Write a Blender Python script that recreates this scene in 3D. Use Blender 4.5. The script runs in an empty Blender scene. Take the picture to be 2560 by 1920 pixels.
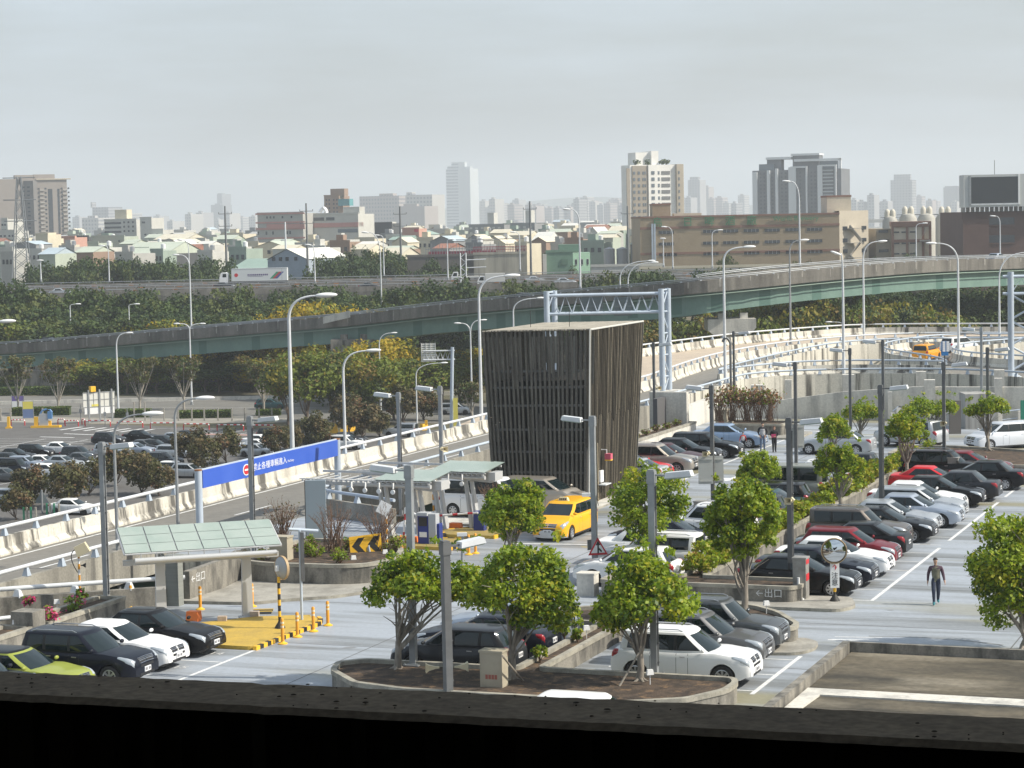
import bpy, bmesh, math, random
from math import sin, cos, pi, radians, sqrt, atan2
from mathutils import Vector, Matrix
random.seed(7)
scene = bpy.context.scene
COL = scene.collection
# ---------------------------------------------------------------- camera geometry (metres, deck floor at z = 0)
F = 5700.; HC = 14.5; PITCH = math.atan((960-556)/F); ROLL = radians(1.2); TH = radians(20.9)
E1 = (sin(TH), cos(TH)); E2 = (cos(TH), -sin(TH)); ANG = -TH
def ray(px, py):
 u = (px-1280)/F; v = (960-py)/F; c, s = cos(ROLL), sin(ROLL)
 a = u*c+v*s; b = -u*s+v*c; cp, sp = cos(PITCH), sin(PITCH)
 return (a, b*sp+cp, b*cp-sp)
def G(px, py, z=0.):
 d = ray(px, py); t = (z-HC)/d[2]
 return Vector((d[0]*t, d[1]*t, z))
def DP(px, py, Y):
 d = ray(px, py); t = Y/d[1]
 return Vector((d[0]*t, Y, HC+d[2]*t))
O = G(2179.6, 1502)
def W(a, p, z=0.):
 return Vector((O.x+a*E1[0]+p*E2[0], O.y+a*E1[1]+p*E2[1], z))
def gp(v):
 d = v-O
 return d.x*E1[0]+d.y*E1[1], d.x*E2[0]+d.y*E2[1]
def setup_camera():
 cd = bpy.data.cameras.new('camera'); co = bpy.data.objects.new('camera', cd); COL.objects.link(co)
 cd.sensor_width = 36; cd.sensor_fit = 'HORIZONTAL'; cd.lens = 36*F/2560; cd.clip_start = .3; cd.clip_end = 40000
 cp, sp = cos(PITCH), sin(PITCH); X = Vector((1, 0, 0)); U = Vector((0, sp, cp)); Bk = Vector((0, -cp, sp))
 c, s = cos(ROLL), sin(ROLL)
 r = X*c-U*s; u = X*s+U*c
 m = Matrix((r, u, Bk)).transposed().to_4x4(); m.translation = (0, 0, HC)
 co.matrix_world = m; scene.camera = co
# ---------------------------------------------------------------- materials
def lin(*c):
 return tuple(((x/255)/12.92 if x <= 10 else ((x/255+.055)/1.055)**2.4) for x in c)
MATS = {}
def mat(name, col, rough=.6, metal=0., col2=None, scale=2., stretch=(1, 1, 1), rng=(.4, .65), bump=0., coat=0., spec=.5, detail=5., col3=None, scale3=.2, rng3=(.5, .7), rot=0., trans=0., fine=0.):
 if name in MATS: return MATS[name]
 m = bpy.data.materials.new(name); m.use_nodes = True; MATS[name] = m
 nt = m.node_tree; N = nt.nodes; L = nt.links; b = N['Principled BSDF']
 b.inputs['Roughness'].default_value = rough; b.inputs['Metallic'].default_value = metal
 b.inputs['Specular IOR Level'].default_value = spec; b.inputs['Coat Weight'].default_value = coat
 b.inputs['Coat Roughness'].default_value = .05
 b.inputs['Base Color'].default_value = (*col, 1)
 if col2 or bump or col3 or fine:
  tc = N.new('ShaderNodeTexCoord'); mp = N.new('ShaderNodeMapping'); L.new(tc.outputs['Object'], mp.inputs['Vector'])
  if rot: mp.vector_type = 'TEXTURE'; stretch = tuple(1/q for q in stretch)
  mp.inputs['Scale'].default_value = stretch; mp.inputs['Rotation'].default_value = (0, 0, rot)
  nz = N.new('ShaderNodeTexNoise'); nz.inputs['Scale'].default_value = scale; nz.inputs['Detail'].default_value = detail
  nz.inputs['Roughness'].default_value = .62
  L.new(mp.outputs[0], nz.inputs['Vector'])
  out = None
  if col2:
   r = N.new('ShaderNodeMapRange'); r.inputs[1].default_value = rng[0]; r.inputs[2].default_value = rng[1]
   L.new(nz.outputs['Fac'], r.inputs[0])
   mx = N.new('ShaderNodeMix'); mx.data_type = 'RGBA'; mx.inputs[6].default_value = (*col, 1); mx.inputs[7].default_value = (*col2, 1)
   L.new(r.outputs[0], mx.inputs[0]); out = mx.outputs[2]
  if col3:
   n3 = N.new('ShaderNodeTexNoise'); n3.inputs['Scale'].default_value = scale3; n3.inputs['Detail'].default_value = 4
   L.new(mp.outputs[0], n3.inputs['Vector'])
   r3 = N.new('ShaderNodeMapRange'); r3.inputs[1].default_value = rng3[0]; r3.inputs[2].default_value = rng3[1]
   L.new(n3.outputs['Fac'], r3.inputs[0])
   mx3 = N.new('ShaderNodeMix'); mx3.data_type = 'RGBA'; mx3.inputs[7].default_value = (*col3, 1)
   if out: L.new(out, mx3.inputs[6])
   else: mx3.inputs[6].default_value = (*col, 1)
   L.new(r3.outputs[0], mx3.inputs[0]); out = mx3.outputs[2]
  if fine:
   nf = N.new('ShaderNodeTexNoise'); nf.inputs['Scale'].default_value = scale*9; nf.inputs['Detail'].default_value = 3
   L.new(tc.outputs['Object'], nf.inputs['Vector'])
   rf = N.new('ShaderNodeMapRange'); rf.inputs[1].default_value = .3; rf.inputs[2].default_value = .7
   rf.inputs[3].default_value = 1-fine; rf.inputs[4].default_value = 1+fine
   L.new(nf.outputs['Fac'], rf.inputs[0])
   mf = N.new('ShaderNodeMix'); mf.data_type = 'RGBA'; mf.blend_type = 'MULTIPLY'; mf.inputs[0].default_value = 1
   if out: L.new(out, mf.inputs[6])
   else: mf.inputs[6].default_value = (*col, 1)
   L.new(rf.outputs[0], mf.inputs[7]); out = mf.outputs[2]
  if out: L.new(out, b.inputs['Base Color'])
  if bump:
   bp = N.new('ShaderNodeBump'); bp.inputs['Strength'].default_value = bump; bp.inputs['Distance'].default_value = .03
   L.new(nz.outputs['Fac'], bp.inputs['Height']); L.new(bp.outputs[0], b.inputs['Normal'])
 return m
def leafmat(name, col, tr=.25, rough=.5):
 if name in MATS: return MATS[name]
 m = bpy.data.materials.new(name); m.use_nodes = True; MATS[name] = m
 nt = m.node_tree; N = nt.nodes; L = nt.links; b = N['Principled BSDF']; b.inputs['Base Color'].default_value = (*col, 1)
 b.inputs['Roughness'].default_value = rough; b.inputs['Specular IOR Level'].default_value = .35
 t = N.new('ShaderNodeBsdfTranslucent'); t.inputs['Color'].default_value = (min(1, col[0]*1.5), min(1, col[1]*1.6), col[2]*.8, 1)
 mx = N.new('ShaderNodeMixShader'); mx.inputs[0].default_value = tr
 L.new(b.outputs[0], mx.inputs[1]); L.new(t.outputs[0], mx.inputs[2]); L.new(mx.outputs[0], N['Material Output'].inputs['Surface'])
 return m
def paint(name, col, metal=0., rough=.32):
 return mat('car_paint_'+name, col, rough=rough+.15, metal=metal, coat=.45, spec=.1)
GLASS = mat('tinted_glass', (.008, .016, .018), rough=.04, spec=.6)
GLASSC = mat('greenish_glass', (.03, .05, .05), rough=.05, spec=.8)
RUBBER = mat('rubber', (.02, .02, .021), rough=.8)
ALLOY = mat('alloy', (.55, .56, .58), rough=.3, metal=.8)
CHROME = mat('chrome', (.7, .7, .72), rough=.15, metal=1.)
BLACKP = mat('black_plastic', (.018, .018, .02), rough=.5)
PLATE = mat('plate_white', (.75, .76, .78), rough=.4)
PLATEK = mat('plate_dark', (.08, .08, .1), rough=.5)
LAMPW = mat('headlamp_glass', (.48, .52, .56), rough=.12, metal=.35, spec=.8, coat=.8)
LAMPR = mat('tail_lamp_red', (.32, .012, .02), rough=.12, coat=.6)
GREYP = mat('galvanised_post', (.33, .35, .37), rough=.45, metal=.3, col2=(.26, .275, .29), scale=1.5)
GREYD = mat('dark_grey_post', (.155, .16, .165), rough=.5, metal=.3, col2=(.11, .115, .12), scale=1.5)
WHITEP = mat('pale_paint_metal', (.66, .69, .72), rough=.4, col2=(.55, .57, .6), scale=.8)
PALEB = mat('pale_blue_metal', (.46, .53, .62), rough=.45, col2=(.40, .46, .54), scale=.8)
CONC = mat('stained_concrete', (.60, .575, .51), rough=.85, col2=(.11, .105, .095), scale=.95, stretch=(1, 1, .06), rng=(.50, .60), bump=.15, col3=(.38, .36, .32), scale3=.4, rng3=(.56, .72), fine=.12)
CONCM = mat('grimy_concrete', (.36, .345, .30), rough=.9, col2=(.15, .145, .13), scale=1.1, stretch=(1, 1, .07), rng=(.46, .62), bump=.15, col3=(.22, .21, .185), scale3=.4, rng3=(.4, .6), fine=.15)
CONCL = mat('pale_concrete', (.60, .58, .53), rough=.85, col2=(.36, .35, .33), scale=.9, stretch=(1, 1, .25), rng=(.48, .72), bump=.15, fine=.1)
CONCD = mat('grey_planter_concrete', (.25, .235, .205), rough=.9, col2=(.085, .082, .074), scale=1.6, stretch=(1, 1, .35), rng=(.42, .66), bump=.25, fine=.15)
CONCCAP = mat('concrete_coping', (.36, .34, .285), rough=.9, col2=(.19, .18, .155), scale=2.2, rng=(.4, .7), bump=.2, fine=.1)
CONCK = mat('dark_parapet_concrete', (.20, .19, .172), rough=.9, col2=(.095, .09, .083), scale=.5, stretch=(1, 1, .2), rng=(.38, .66), fine=.12)
SOIL = mat('planter_soil', (.085, .058, .04), rough=1., col2=(.035, .025, .018), scale=2.5, rng=(.4, .6), bump=.6, col3=(.16, .10, .055), scale3=3., rng3=(.56, .68), fine=.45)
YELLOW = mat('yellow_paint', (.52, .35, .06), rough=.75, col2=(.42, .29, .065), scale=1.2, rng=(.4, .7), fine=.1)
YELB = mat('bright_yellow_paint', (.80, .46, .03), rough=.5)
BLACK = mat('black_paint', (.025, .024, .022), rough=.6)
WHITEL = mat('white_line_paint', (.70, .71, .71), rough=.7, col2=(.52, .53, .54), scale=3., rng=(.45, .7), fine=.15)
ORANGE = mat('orange_plastic', (.75, .18, .03), rough=.5)
RED = mat('red_paint', (.55, .03, .04), rough=.5)
BLUE = mat('sign_blue', (.045, .115, .52), rough=.4, col2=(.06, .135, .55), scale=.5)
NAVY = mat('machine_blue', (.02, .04, .22), rough=.4)
WHITE = mat('white_enamel', (.78, .79, .80), rough=.4)
GREENB = mat('green_steel', (.17, .27, .235), rough=.6, col2=(.135, .225, .195), scale=.25, rng=(.35, .65), fine=.05)
ASPH = mat('asphalt', (.125, .12, .115), rough=.9, col2=(.095, .092, .09), scale=.35, rng=(.35, .65), fine=.12, bump=.1)
ASPHL = mat('ramp_asphalt', (.205, .195, .175), rough=.9, col2=(.165, .158, .145), scale=.3, stretch=(1, .12, 1), rng=(.35, .65), rot=-TH, fine=.1, bump=.1)
TAN = mat('tan_road', (.48, .40, .31), rough=.9, col2=(.42, .35, .28), scale=.2, fine=.08)
BARK = mat('pale_bark', (.30, .27, .23), rough=.9, col2=(.16, .14, .12), scale=6., stretch=(1, 1, .3), bump=.4)
BARKD = mat('brown_bark', (.16, .12, .09), rough=.9, col2=(.09, .07, .055), scale=5., stretch=(1, 1, .3), bump=.4)
FROST = mat('frosted_glass_roof', (.36, .42, .38), rough=.3, col2=(.30, .37, .33), scale=.8, spec=.6)
TWIG = mat('twig_brown', (.20, .125, .085), rough=.95, col2=(.11, .07, .05), scale=8)
# ---------------------------------------------------------------- mesh builder
class MB:
 def __init__(s): s.v = []; s.f = []; s.m = []; s.mi = 0
 def add(s, vs, fs, mi=None):
  b = len(s.v); s.v += [tuple(x) for x in vs]; mi = s.mi if mi is None else mi
  for f in fs: s.f.append([b+i for i in f]); s.m.append(mi)
  return s
 def box(s, x0, x1, y0, y1, z0, z1, mi=None):
  return s.add([(x0, y0, z0), (x1, y0, z0), (x1, y1, z0), (x0, y1, z0), (x0, y0, z1), (x1, y0, z1), (x1, y1, z1), (x0, y1, z1)],
   [(0, 3, 2, 1), (4, 5, 6, 7), (0, 1, 5, 4), (1, 2, 6, 5), (2, 3, 7, 6), (3, 0, 4, 7)], mi)
 def cbox(s, c, d, ang=0., mi=None, top=1.):
  x, y, z = d[0]/2, d[1]/2, d[2]/2; ca, sa = cos(ang), sin(ang); vs = []
  for k, zz in ((1, -z), (top, z)):
   for xx, yy in ((-x, -y), (x, -y), (x, y), (-x, y)):
    xx *= k; yy *= k
    vs.append((c[0]+xx*ca-yy*sa, c[1]+xx*sa+yy*ca, c[2]+zz))
  return s.add(vs, [(0, 3, 2, 1), (4, 5, 6, 7), (0, 1, 5, 4), (1, 2, 6, 5), (2, 3, 7, 6), (3, 0, 4, 7)], mi)
 def prism(s, poly, z0, z1, mi=None, mtop=None):
  n = len(poly); a = 0
  for i in range(n):
   p, q = poly[i], poly[(i+1) % n]; a += p[0]*q[1]-q[0]*p[1]
  if a < 0: poly = poly[::-1]
  f0 = (lambda i: z0) if not callable(z0) else z0
  vs = [(p[0], p[1], z0) for p in poly]+[(p[0], p[1], z1) for p in poly]
  s.add(vs, [tuple(range(n))[::-1]]+[(i, (i+1) % n, n+(i+1) % n, n+i) for i in range(n)], mi)
  return s.add(vs[n:], [tuple(range(n))], mi if mtop is None else mtop)
 def tube(s, pts, r, n=8, mi=None, caps=True):
  pts = [Vector(p) for p in pts]; k = len(pts); rs = r if isinstance(r, (list, tuple)) else [r]*k
  vs = []; up = None
  for i, p in enumerate(pts):
   t = (pts[min(i+1, k-1)]-pts[max(i-1, 0)])
   if t.length < 1e-6: t = Vector((0, 0, 1))
   t.normalize()
   if up is None: up = Vector((1, 0, 0)) if abs(t.x) < .8 else Vector((0, 1, 0))
   a = t.cross(up).normalized(); b = t.cross(a).normalized(); up = -b if False else up
   for j in range(n):
    w = 2*pi*j/n; vs.append(p+a*(rs[i]*cos(w))+b*(rs[i]*sin(w)))
  fs = []
  for i in range(k-1):
   for j in range(n):
    j2 = (j+1) % n; fs.append((i*n+j, (i+1)*n+j, (i+1)*n+j2, i*n+j2))
  if caps: fs += [tuple(range(n)), tuple(range((k-1)*n, k*n))[::-1]]
  return s.add(vs, fs, mi)
 def sweep(s, path, prof, mi=None, closed=True, caps=True, zfun=None):
  # prof: [(offset to the right of travel, height)] listed around the section
  path = [Vector(p) for p in path]; k = len(path); n = len(prof(0) if callable(prof) else prof); vs = []
  for i, p in enumerate(path):
   t = path[min(i+1, k-1)]-path[max(i-1, 0)]; t.z = 0; t.normalize(); r = Vector((t.y, -t.x, 0))
   pr = prof(i/(k-1)) if callable(prof) else prof
   for o, h in pr: vs.append(p+r*o+Vector((0, 0, h)))
  fs = []; mis = []
  for i in range(k-1):
   for j in range(n if closed else n-1):
    j2 = (j+1) % n; fs.append((i*n+j, i*n+j2, (i+1)*n+j2, (i+1)*n+j))
  if caps and closed: fs += [tuple(range(n))[::-1], tuple(range((k-1)*n, k*n))]
  return s.add(vs, fs, mi)
 def lathe(s, prof, c=(0, 0, 0), n=16, mi=None, axis='z'):
  vs = []
  for r, z in prof:
   for j in range(n):
    w = 2*pi*j/n
    if axis == 'z': vs.append((c[0]+r*cos(w), c[1]+r*sin(w), c[2]+z))
    elif axis == 'y': vs.append((c[0]+r*cos(w), c[1]+z, c[2]+r*sin(w)))
    else: vs.append((c[0]+z, c[1]+r*cos(w), c[2]+r*sin(w)))
  fs = []
  for i in range(len(prof)-1):
   for j in range(n): fs.append((i*n+j, i*n+(j+1) % n, (i+1)*n+(j+1) % n, (i+1)*n+j))
  return s.add(vs, fs, mi)
 def ell(s, c, r, n=10, m=6, mi=None):
  return s.lathe([(max(.001, sin(pi*i/m)), -cos(pi*i/m)) for i in range(m+1)], (0, 0, 0), n, mi)._scale_last(c, r, (m+1)*n)
 def _scale_last(s, c, r, k):
  for i in range(len(s.v)-k, len(s.v)):
   x = s.v[i]; s.v[i] = (c[0]+x[0]*r[0], c[1]+x[1]*r[1], c[2]+x[2]*r[2])
  return s
 def quad(s, a, b, c, d, mi=None): return s.add([a, b, c, d], [(0, 1, 2, 3)], mi)
 def mesh(s, name, mats, smooth=None):
  me = bpy.data.meshes.new(name); me.from_pydata(s.v, [], s.f)
  for m in (mats if isinstance(mats, (list, tuple)) else [mats]): me.materials.append(m)
  me.polygons.foreach_set('material_index', s.m)
  if smooth is not None:
   me.polygons.foreach_set('use_smooth', [True]*len(s.f))
   if smooth < 170: me.set_sharp_from_angle(angle=radians(smooth))
  me.update(); return me
 def build(s, name, mats, parent=None, smooth=None, base=None, fixn=False):
  if parent is None and base is None and s.v:
   xs = [v[0] for v in s.v]; ys = [v[1] for v in s.v]; zs = [v[2] for v in s.v]
   base = ((min(xs)+max(xs))/2, (min(ys)+max(ys))/2, min(zs))
  if parent is not None and base is None and parent.get('wloc'):
   base = parent.location   # geometry given in world coordinates under a placed thing
  if base is not None: s.v = [(v[0]-base[0], v[1]-base[1], v[2]-base[2]) for v in s.v]
  me = s.mesh(name, mats, smooth)
  if fixn:
   bm = bmesh.new(); bm.from_mesh(me); bmesh.ops.recalc_face_normals(bm, faces=bm.faces); bm.to_mesh(me); bm.free()
  o = bpy.data.objects.new(name, me); COL.objects.link(o)
  if parent is not None: o.parent = parent
  elif base is not None: o.location = base
  return o
def tag(o, label, cat, group=None, kind=None):
 o['label'] = label; o['category'] = cat
 if group: o['group'] = group
 if kind: o['kind'] = kind
 return o
def thing(name, label, cat, loc=(0, 0, 0), rz=0., group=None):
 o = bpy.data.objects.new(name, None); COL.objects.link(o); o.location = loc; o.rotation_euler = (0, 0, rz)
 o.empty_display_size = .3
 return tag(o, label, cat, group)
def struct(o, label=None):
 o['kind'] = 'structure'
 if label: o['label'] = label
 return o
def part(name, me, parent, loc=(0, 0, 0), rot=(0, 0, 0), scale=None, m=None):
 o = bpy.data.objects.new(name, me); COL.objects.link(o); o.parent = parent; o.location = loc; o.rotation_euler = rot
 if scale: o.scale = scale
 if m is not None and len(me.materials):
  o.material_slots[0].link = 'OBJECT'; o.material_slots[0].material = m
 return o
CHILD = {}
def assemble(name, label, cat, parts, group=None, base=None):
 '''parts: (part name, MB in world coordinates, materials, smooth angle)'''
 vs = [v for p in parts for v in p[1].v]
 if base is None:
  base = (sum((min(v[i] for v in vs), max(v[i] for v in vs)))/2 for i in (0, 1)); base = (*base, min(v[2] for v in vs))
 t = thing(name, label, cat, base, 0, group)
 for n, mb, m, sm in parts: mb.build(n, m, t, sm, base=base)
 return t
def dup(o, loc=None, rz=None, label=None, group=None, parent=None, scale=None):
 c = o.copy(); COL.objects.link(c)
 if parent is not None: c.parent = parent
 if loc is not None: c.location = loc
 if rz is not None: c.rotation_euler[2] = rz
 if label: c['label'] = label
 if group: c['group'] = group
 if scale: c.scale = scale
 if o.name not in CHILD: CHILD[o.name] = list(o.children)
 for ch in CHILD[o.name]: dup(ch, parent=c)
 return c
def text_obj(name, body, size, m, parent, loc, rot, ext=.004, align='LEFT', xs=1.):
 cu = bpy.data.curves.new(name, 'FONT'); cu.body = body; cu.size = size; cu.extrude = ext; cu.align_x = align; cu.align_y = 'CENTER'
 cu.resolution_u = 3; cu.materials.append(m)
 o = bpy.data.objects.new(name, cu); COL.objects.link(o)
 me = bpy.data.meshes.new_from_object(o.evaluated_get(bpy.context.evaluated_depsgraph_get())); bpy.data.objects.remove(o); bpy.data.curves.remove(cu)
 o = bpy.data.objects.new(name, me); COL.objects.link(o); o.parent = parent; o.location = loc; o.rotation_euler = rot; o.scale = (xs, 1, 1)
 return o
def bez(p0, p1, p2, n=8):
 p0, p1, p2 = Vector(p0), Vector(p1), Vector(p2)
 return [p0*(1-t)**2+p1*2*t*(1-t)+p2*t*t for t in [i/n for i in range(n+1)]]
def smooth_path(pts, n=4):
 pts = [Vector(p) for p in pts]; out = []
 for i in range(len(pts)-1):
  a, b, c, d = pts[max(i-1, 0)], pts[i], pts[i+1], pts[min(i+2, len(pts)-1)]
  for k in range(n):
   t = k/n
   out.append(.5*((2*b)+(c-a)*t+(2*a-5*b+4*c-d)*t*t+(3*b-a-3*c+d)*t**3))
 out.append(pts[-1]); return out
# ---------------------------------------------------------------- world, sun, view
def setup_world():
 az = radians(100.5); el = radians(42)          # compass azimuth clockwise from +Y
 w = bpy.data.worlds.new('World'); scene.world = w; w.use_nodes = True
 nt = w.node_tree; N = nt.nodes; L = nt.links; bg = N['Background']
 sk = N.new('ShaderNodeTexSky'); sk.sky_type = 'NISHITA'; sk.sun_disc = False; sk.sun_elevation = el; sk.sun_rotation = az
 sk.air_density = 1.3; sk.dust_density = 4.; sk.ozone_density = 1.; sk.altitude = 20
 tc = N.new('ShaderNodeTexCoord'); mp = N.new('ShaderNodeMapping'); mp.inputs['Scale'].default_value = (1.2, 1.2, 7.)
 mp.inputs['Rotation'].default_value = (0, radians(4), 0)
 L.new(tc.outputs['Generated'], mp.inputs['Vector'])
 nz = N.new('ShaderNodeTexNoise'); nz.inputs['Scale'].default_value = 2.2; nz.inputs['Detail'].default_value = 6; nz.inputs['Roughness'].default_value = .55
 L.new(mp.outputs[0], nz.inputs['Vector'])
 mr = N.new('ShaderNodeMapRange'); mr.inputs[1].default_value = .38; mr.inputs[2].default_value = .75; mr.inputs[3].default_value = .30; mr.inputs[4].default_value = 1.
 L.new(nz.outputs['Fac'], mr.inputs[0])
 mx = N.new('ShaderNodeMix'); mx.data_type = 'RGBA'; mx.inputs[7].default_value = (SKYC[0], SKYC[1], SKYC[2], 1)   # thin high cloud veil
 L.new(sk.outputs[0], mx.inputs[6]); L.new(mr.outputs[0], mx.inputs[0]); L.new(mx.outputs[2], bg.inputs[0])
 bg.inputs[1].default_value = .10
 sd = bpy.data.lights.new('sun', 'SUN'); so = bpy.data.objects.new('sun', sd); COL.objects.link(so)
 sd.energy = 5.0; sd.angle = radians(.6); sd.color = (1, .93, .80)
 d = Vector((sin(az)*cos(el), cos(az)*cos(el), sin(el)))
 so.rotation_euler = d.to_track_quat('Z', 'Y').to_euler(); so.location = d*100
 vs = scene.view_settings; vs.view_transform = 'Standard'; vs.look = 'None'; vs.gamma = 1; vs.use_curve_mapping = False; vs.exposure = .20
 scene.cycles.volume_bounces = 1; scene.cycles.max_bounces = 8; scene.cycles.transparent_max_bounces = 8
SKYC = (6.0, 7.05, 8.0); HAZE = .00018
setup_camera(); setup_world()
# ================================================================ cars
KINDS = {
 # L, W, H, tail z, deck z, cowl z, hood-front z, cowl x, roof front x, roof rear x, rear glass base x, n side windows, ground
 'sedan': dict(L=4.75, W=1.82, H=1.47, deck=1.02, cowl=.98, hood=.80, xc=1.12, xrf=.22, xrr=-.98, xrg=-1.72, q=0),
 'fastback': dict(L=4.85, W=1.86, H=1.46, deck=1.03, cowl=.97, hood=.80, xc=1.18, xrf=.20, xrr=-.95, xrg=-1.92, q=0),
 'hatch': dict(L=4.25, W=1.74, H=1.53, deck=1.02, cowl=1.0, hood=.84, xc=1.18, xrf=.32, xrr=-1.45, xrg=-1.93, q=1),
 'wagon': dict(L=4.6, W=1.8, H=1.5, deck=1.0, cowl=.98, hood=.82, xc=1.12, xrf=.25, xrr=-1.7, xrg=-2.12, q=1),
 'suv': dict(L=4.55, W=1.84, H=1.69, deck=1.1, cowl=1.1, hood=.96, xc=1.12, xrf=.32, xrr=-1.72, xrg=-2.08, q=1, wr=.36, gc=.26, rails=1),
 'boxsuv': dict(L=4.5, W=1.8, H=1.74, deck=1.12, cowl=1.14, hood=1.0, xc=1.05, xrf=.38, xrr=-1.95, xrg=-2.14, q=1, wr=.36, gc=.27, rails=1),
 'mpv': dict(L=4.65, W=1.78, H=1.62, deck=1.05, cowl=1.08, hood=.84, xc=1.45, xrf=.52, xrr=-1.85, xrg=-2.2, q=1),
 'van': dict(L=4.6, W=1.72, H=1.92, deck=1.1, cowl=1.16, hood=.98, xc=1.72, xrf=1.08, xrr=-2.1, xrg=-2.22, q=1),
 'coupe': dict(L=4.4, W=1.78, H=1.40, deck=1.0, cowl=.96, hood=.78, xc=1.05, xrf=.15, xrr=-.85, xrg=-1.75, q=0),
}
def lerp(a, b, t): return a+(b-a)*t
def interp(tab, x):
 if x <= tab[0][0]: return tab[0][1]
 for (x0, y0), (x1, y1) in zip(tab, tab[1:]):
  if x <= x1:
   t = (x-x0)/(x1-x0); t = t*t*(3-2*t)*.5+t*.5; return y0+(y1-y0)*t
 return tab[-1][1]
CARM = {}
def car_meshes(kind):
 if kind in CARM: return CARM[kind]
 d = KINDS[kind]; L, Wd, H = d['L'], d['W'], d['H']; h = L/2; wr = d.get('wr', .325); gc = d.get('gc', .19); hw = Wd/2
 xf, xr = h-.88, -h+.86+(.1 if d['q'] == 0 else 0); ra = wr+.055
 topt = [(-h, d['deck']-.32), (-h+.05, d['deck']-.10), (-h+.14, d['deck']-.015), (d['xrg'], d['deck']), (0, (d['deck']+d['cowl'])/2-.03), (d['xc'], d['cowl']), (h-.55, d['hood']+.07), (h-.25, d['hood']+.015), (h-.11, d['hood']-.05), (h-.035, d['hood']-.14), (h, d['hood']-.24)]
 wt = [(-h, .79), (-h+.06, .87), (-h+.2, .935), (-h+.7, .985), (-.4, 1.), (.6, 1.), (h-.75, .985), (h-.3, .95), (h-.1, .885), (h, .79)]
 def zb(x):
  z = gc+ (.06 if abs(x) > h-.3 else 0)+(.05*(abs(x)-h+.3)/.3 if abs(x) > h-.3 else 0)
  for c in (xf, xr):
   q = ra*ra-(x-c)**2
   if q > 0: z = max(z, wr-.02+sqrt(q))
  return z
 def section(x):
  w = hw*interp(wt, x); zt = interp(topt, x); z0 = min(zb(x), zt-.12); zs = zt-.035
  mid = max(gc+.30, z0+.02)
  return [(0, z0), (.86*w, z0), (.965*w, z0+.012), (.995*w, lerp(z0+.01, mid, .6)), (w, min(mid+.12, zs-.09)), (.985*w, zs-.07), (.93*w, zs+.005), (.86*w, zs+.02), (.5*w, zt+.012), (0, zt+.02)]
 xs = sorted(set([round(-h+L*i/28, 3) for i in range(29)]+[-h, -h+.03, -h+.08, -h+.16, h-.16, h-.09, h-.04, h-.015, h]+[round(c+ra*cos(pi*i/10), 3) for c in (xf, xr) for i in range(11)]+[round(c+s*(ra+.004), 3) for c in (xf, xr) for s in (-1, 1)]))
 M = {}
 b = MB(); n = 10; rows = []
 for x in xs:
  s = section(x); b.v += [(x, -y, z) for y, z in s]+[(x, y, z) for y, z in s[::-1]][0:n]
 m = 2*n
 for i in range(len(xs)-1):
  for j in range(m):
   if j == n-1: continue
   j2 = (j+1) % m
   under = j in (0, 1, m-1, m-2, m-3) and j != m-3 or j == m-1
   b.f.append([i*m+j, i*m+j2, (i+1)*m+j2, (i+1)*m+j]); b.m.append(1 if (j in (0, m-2, m-1)) else 0)
 b.f.append(list(range(m))[::-1]); b.m.append(0); b.f.append([(len(xs)-1)*m+j for j in range(m)]); b.m.append(0)
 # greenhouse
 xc, xrf, xrr, xrg = d['xc'], d['xrf'], d['xrr'], d['xrg']; gw = hw*.885; rw = hw*(.72 if d['q'] == 0 else .76); zr = H-.05
 if kind == 'van': rw = hw*.82
 ax, arx = xc-.34, xrf-.18
 dx_, drx = xrg+.26, xrr-.02
 mid = (ax+arx)/2
 if d['q']:
  bx = -.12; cx = -1.02 if kind != 'van' else -.95
  if kind == 'mpv': bx, cx = .05, -.85
  stops = [(ax, arx), (bx+.05, bx+.03), (bx-.05, bx-.06), (cx+.05, cx+.03), (cx-.06, cx-.08), (dx_+.10, min(drx+.14, cx-.3)), (dx_-.02, drx-.03)]
  kinds = 'wpwpwp'
 else:
  bx = -.16
  stops = [(ax, arx), (bx+.05, bx+.03), (bx-.05, bx-.06), (dx_+.34, drx+.16), (dx_-.04, drx-.05)]
  kinds = 'wpwp'
 zc = lambda x: interp(topt, x)-.02
 half = [((xc, 0), (xrf, 0)), ((xc-.05, gw*.5), (xrf-.03, rw*.5)), ((xc-.20, gw*.86), (xrf-.10, rw*.84)), ((ax+.02, gw*.985), (arx+.01, rw*.98))]
 seg = ['f', 'f', 'p']
 half += [((ax-.03, gw), (arx-.03, rw))]; seg.append('p')
 for k, (p, q) in enumerate(stops[1:], 1):
  half.append(((p, gw*(1 if k < len(stops)-1 else .985)), (q, rw*(1 if k < len(stops)-1 else .97)))); seg.append('S%d' % k if kinds[k-1] == 'w' else 'b' if k < len(stops)-1 else 'p')
 half += [((xrg+.09, gw*.84), (xrr-.10 if d['q'] else xrr-.09, rw*.82)), ((xrg+.02, gw*.45), (xrr-.14 if d['q'] else xrr-.12, rw*.45)), ((xrg, 0), (xrr-.15 if d['q'] else xrr-.13, 0))]
 seg += ['p', 'r', 'r']
 rowsv = [(0, 0), (.10, .012), (.5, .035), (.9, .012), (1., 0)]
 def ring(v, bul):
  out = []
  for (x0, y0), (x1, y1) in half:
   zl = zc(x0); z = lerp(zl, zr, v)
   if v == 1: z = zr
   out.append((lerp(x0, x1, v), lerp(y0, y1, v)+(bul if y0 > 0 else 0), z))
  return out
 R = [ring(v, bl) for v, bl in rowsv]
 parts = {}
 def put(key, quad, sgn):
  t = parts.setdefault(key, MB())
  q = [(x, y*sgn, z) for x, y, z in quad]
  if sgn < 0: q = q[::-1]
  t.add(q, [tuple(range(len(q)))])
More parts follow.
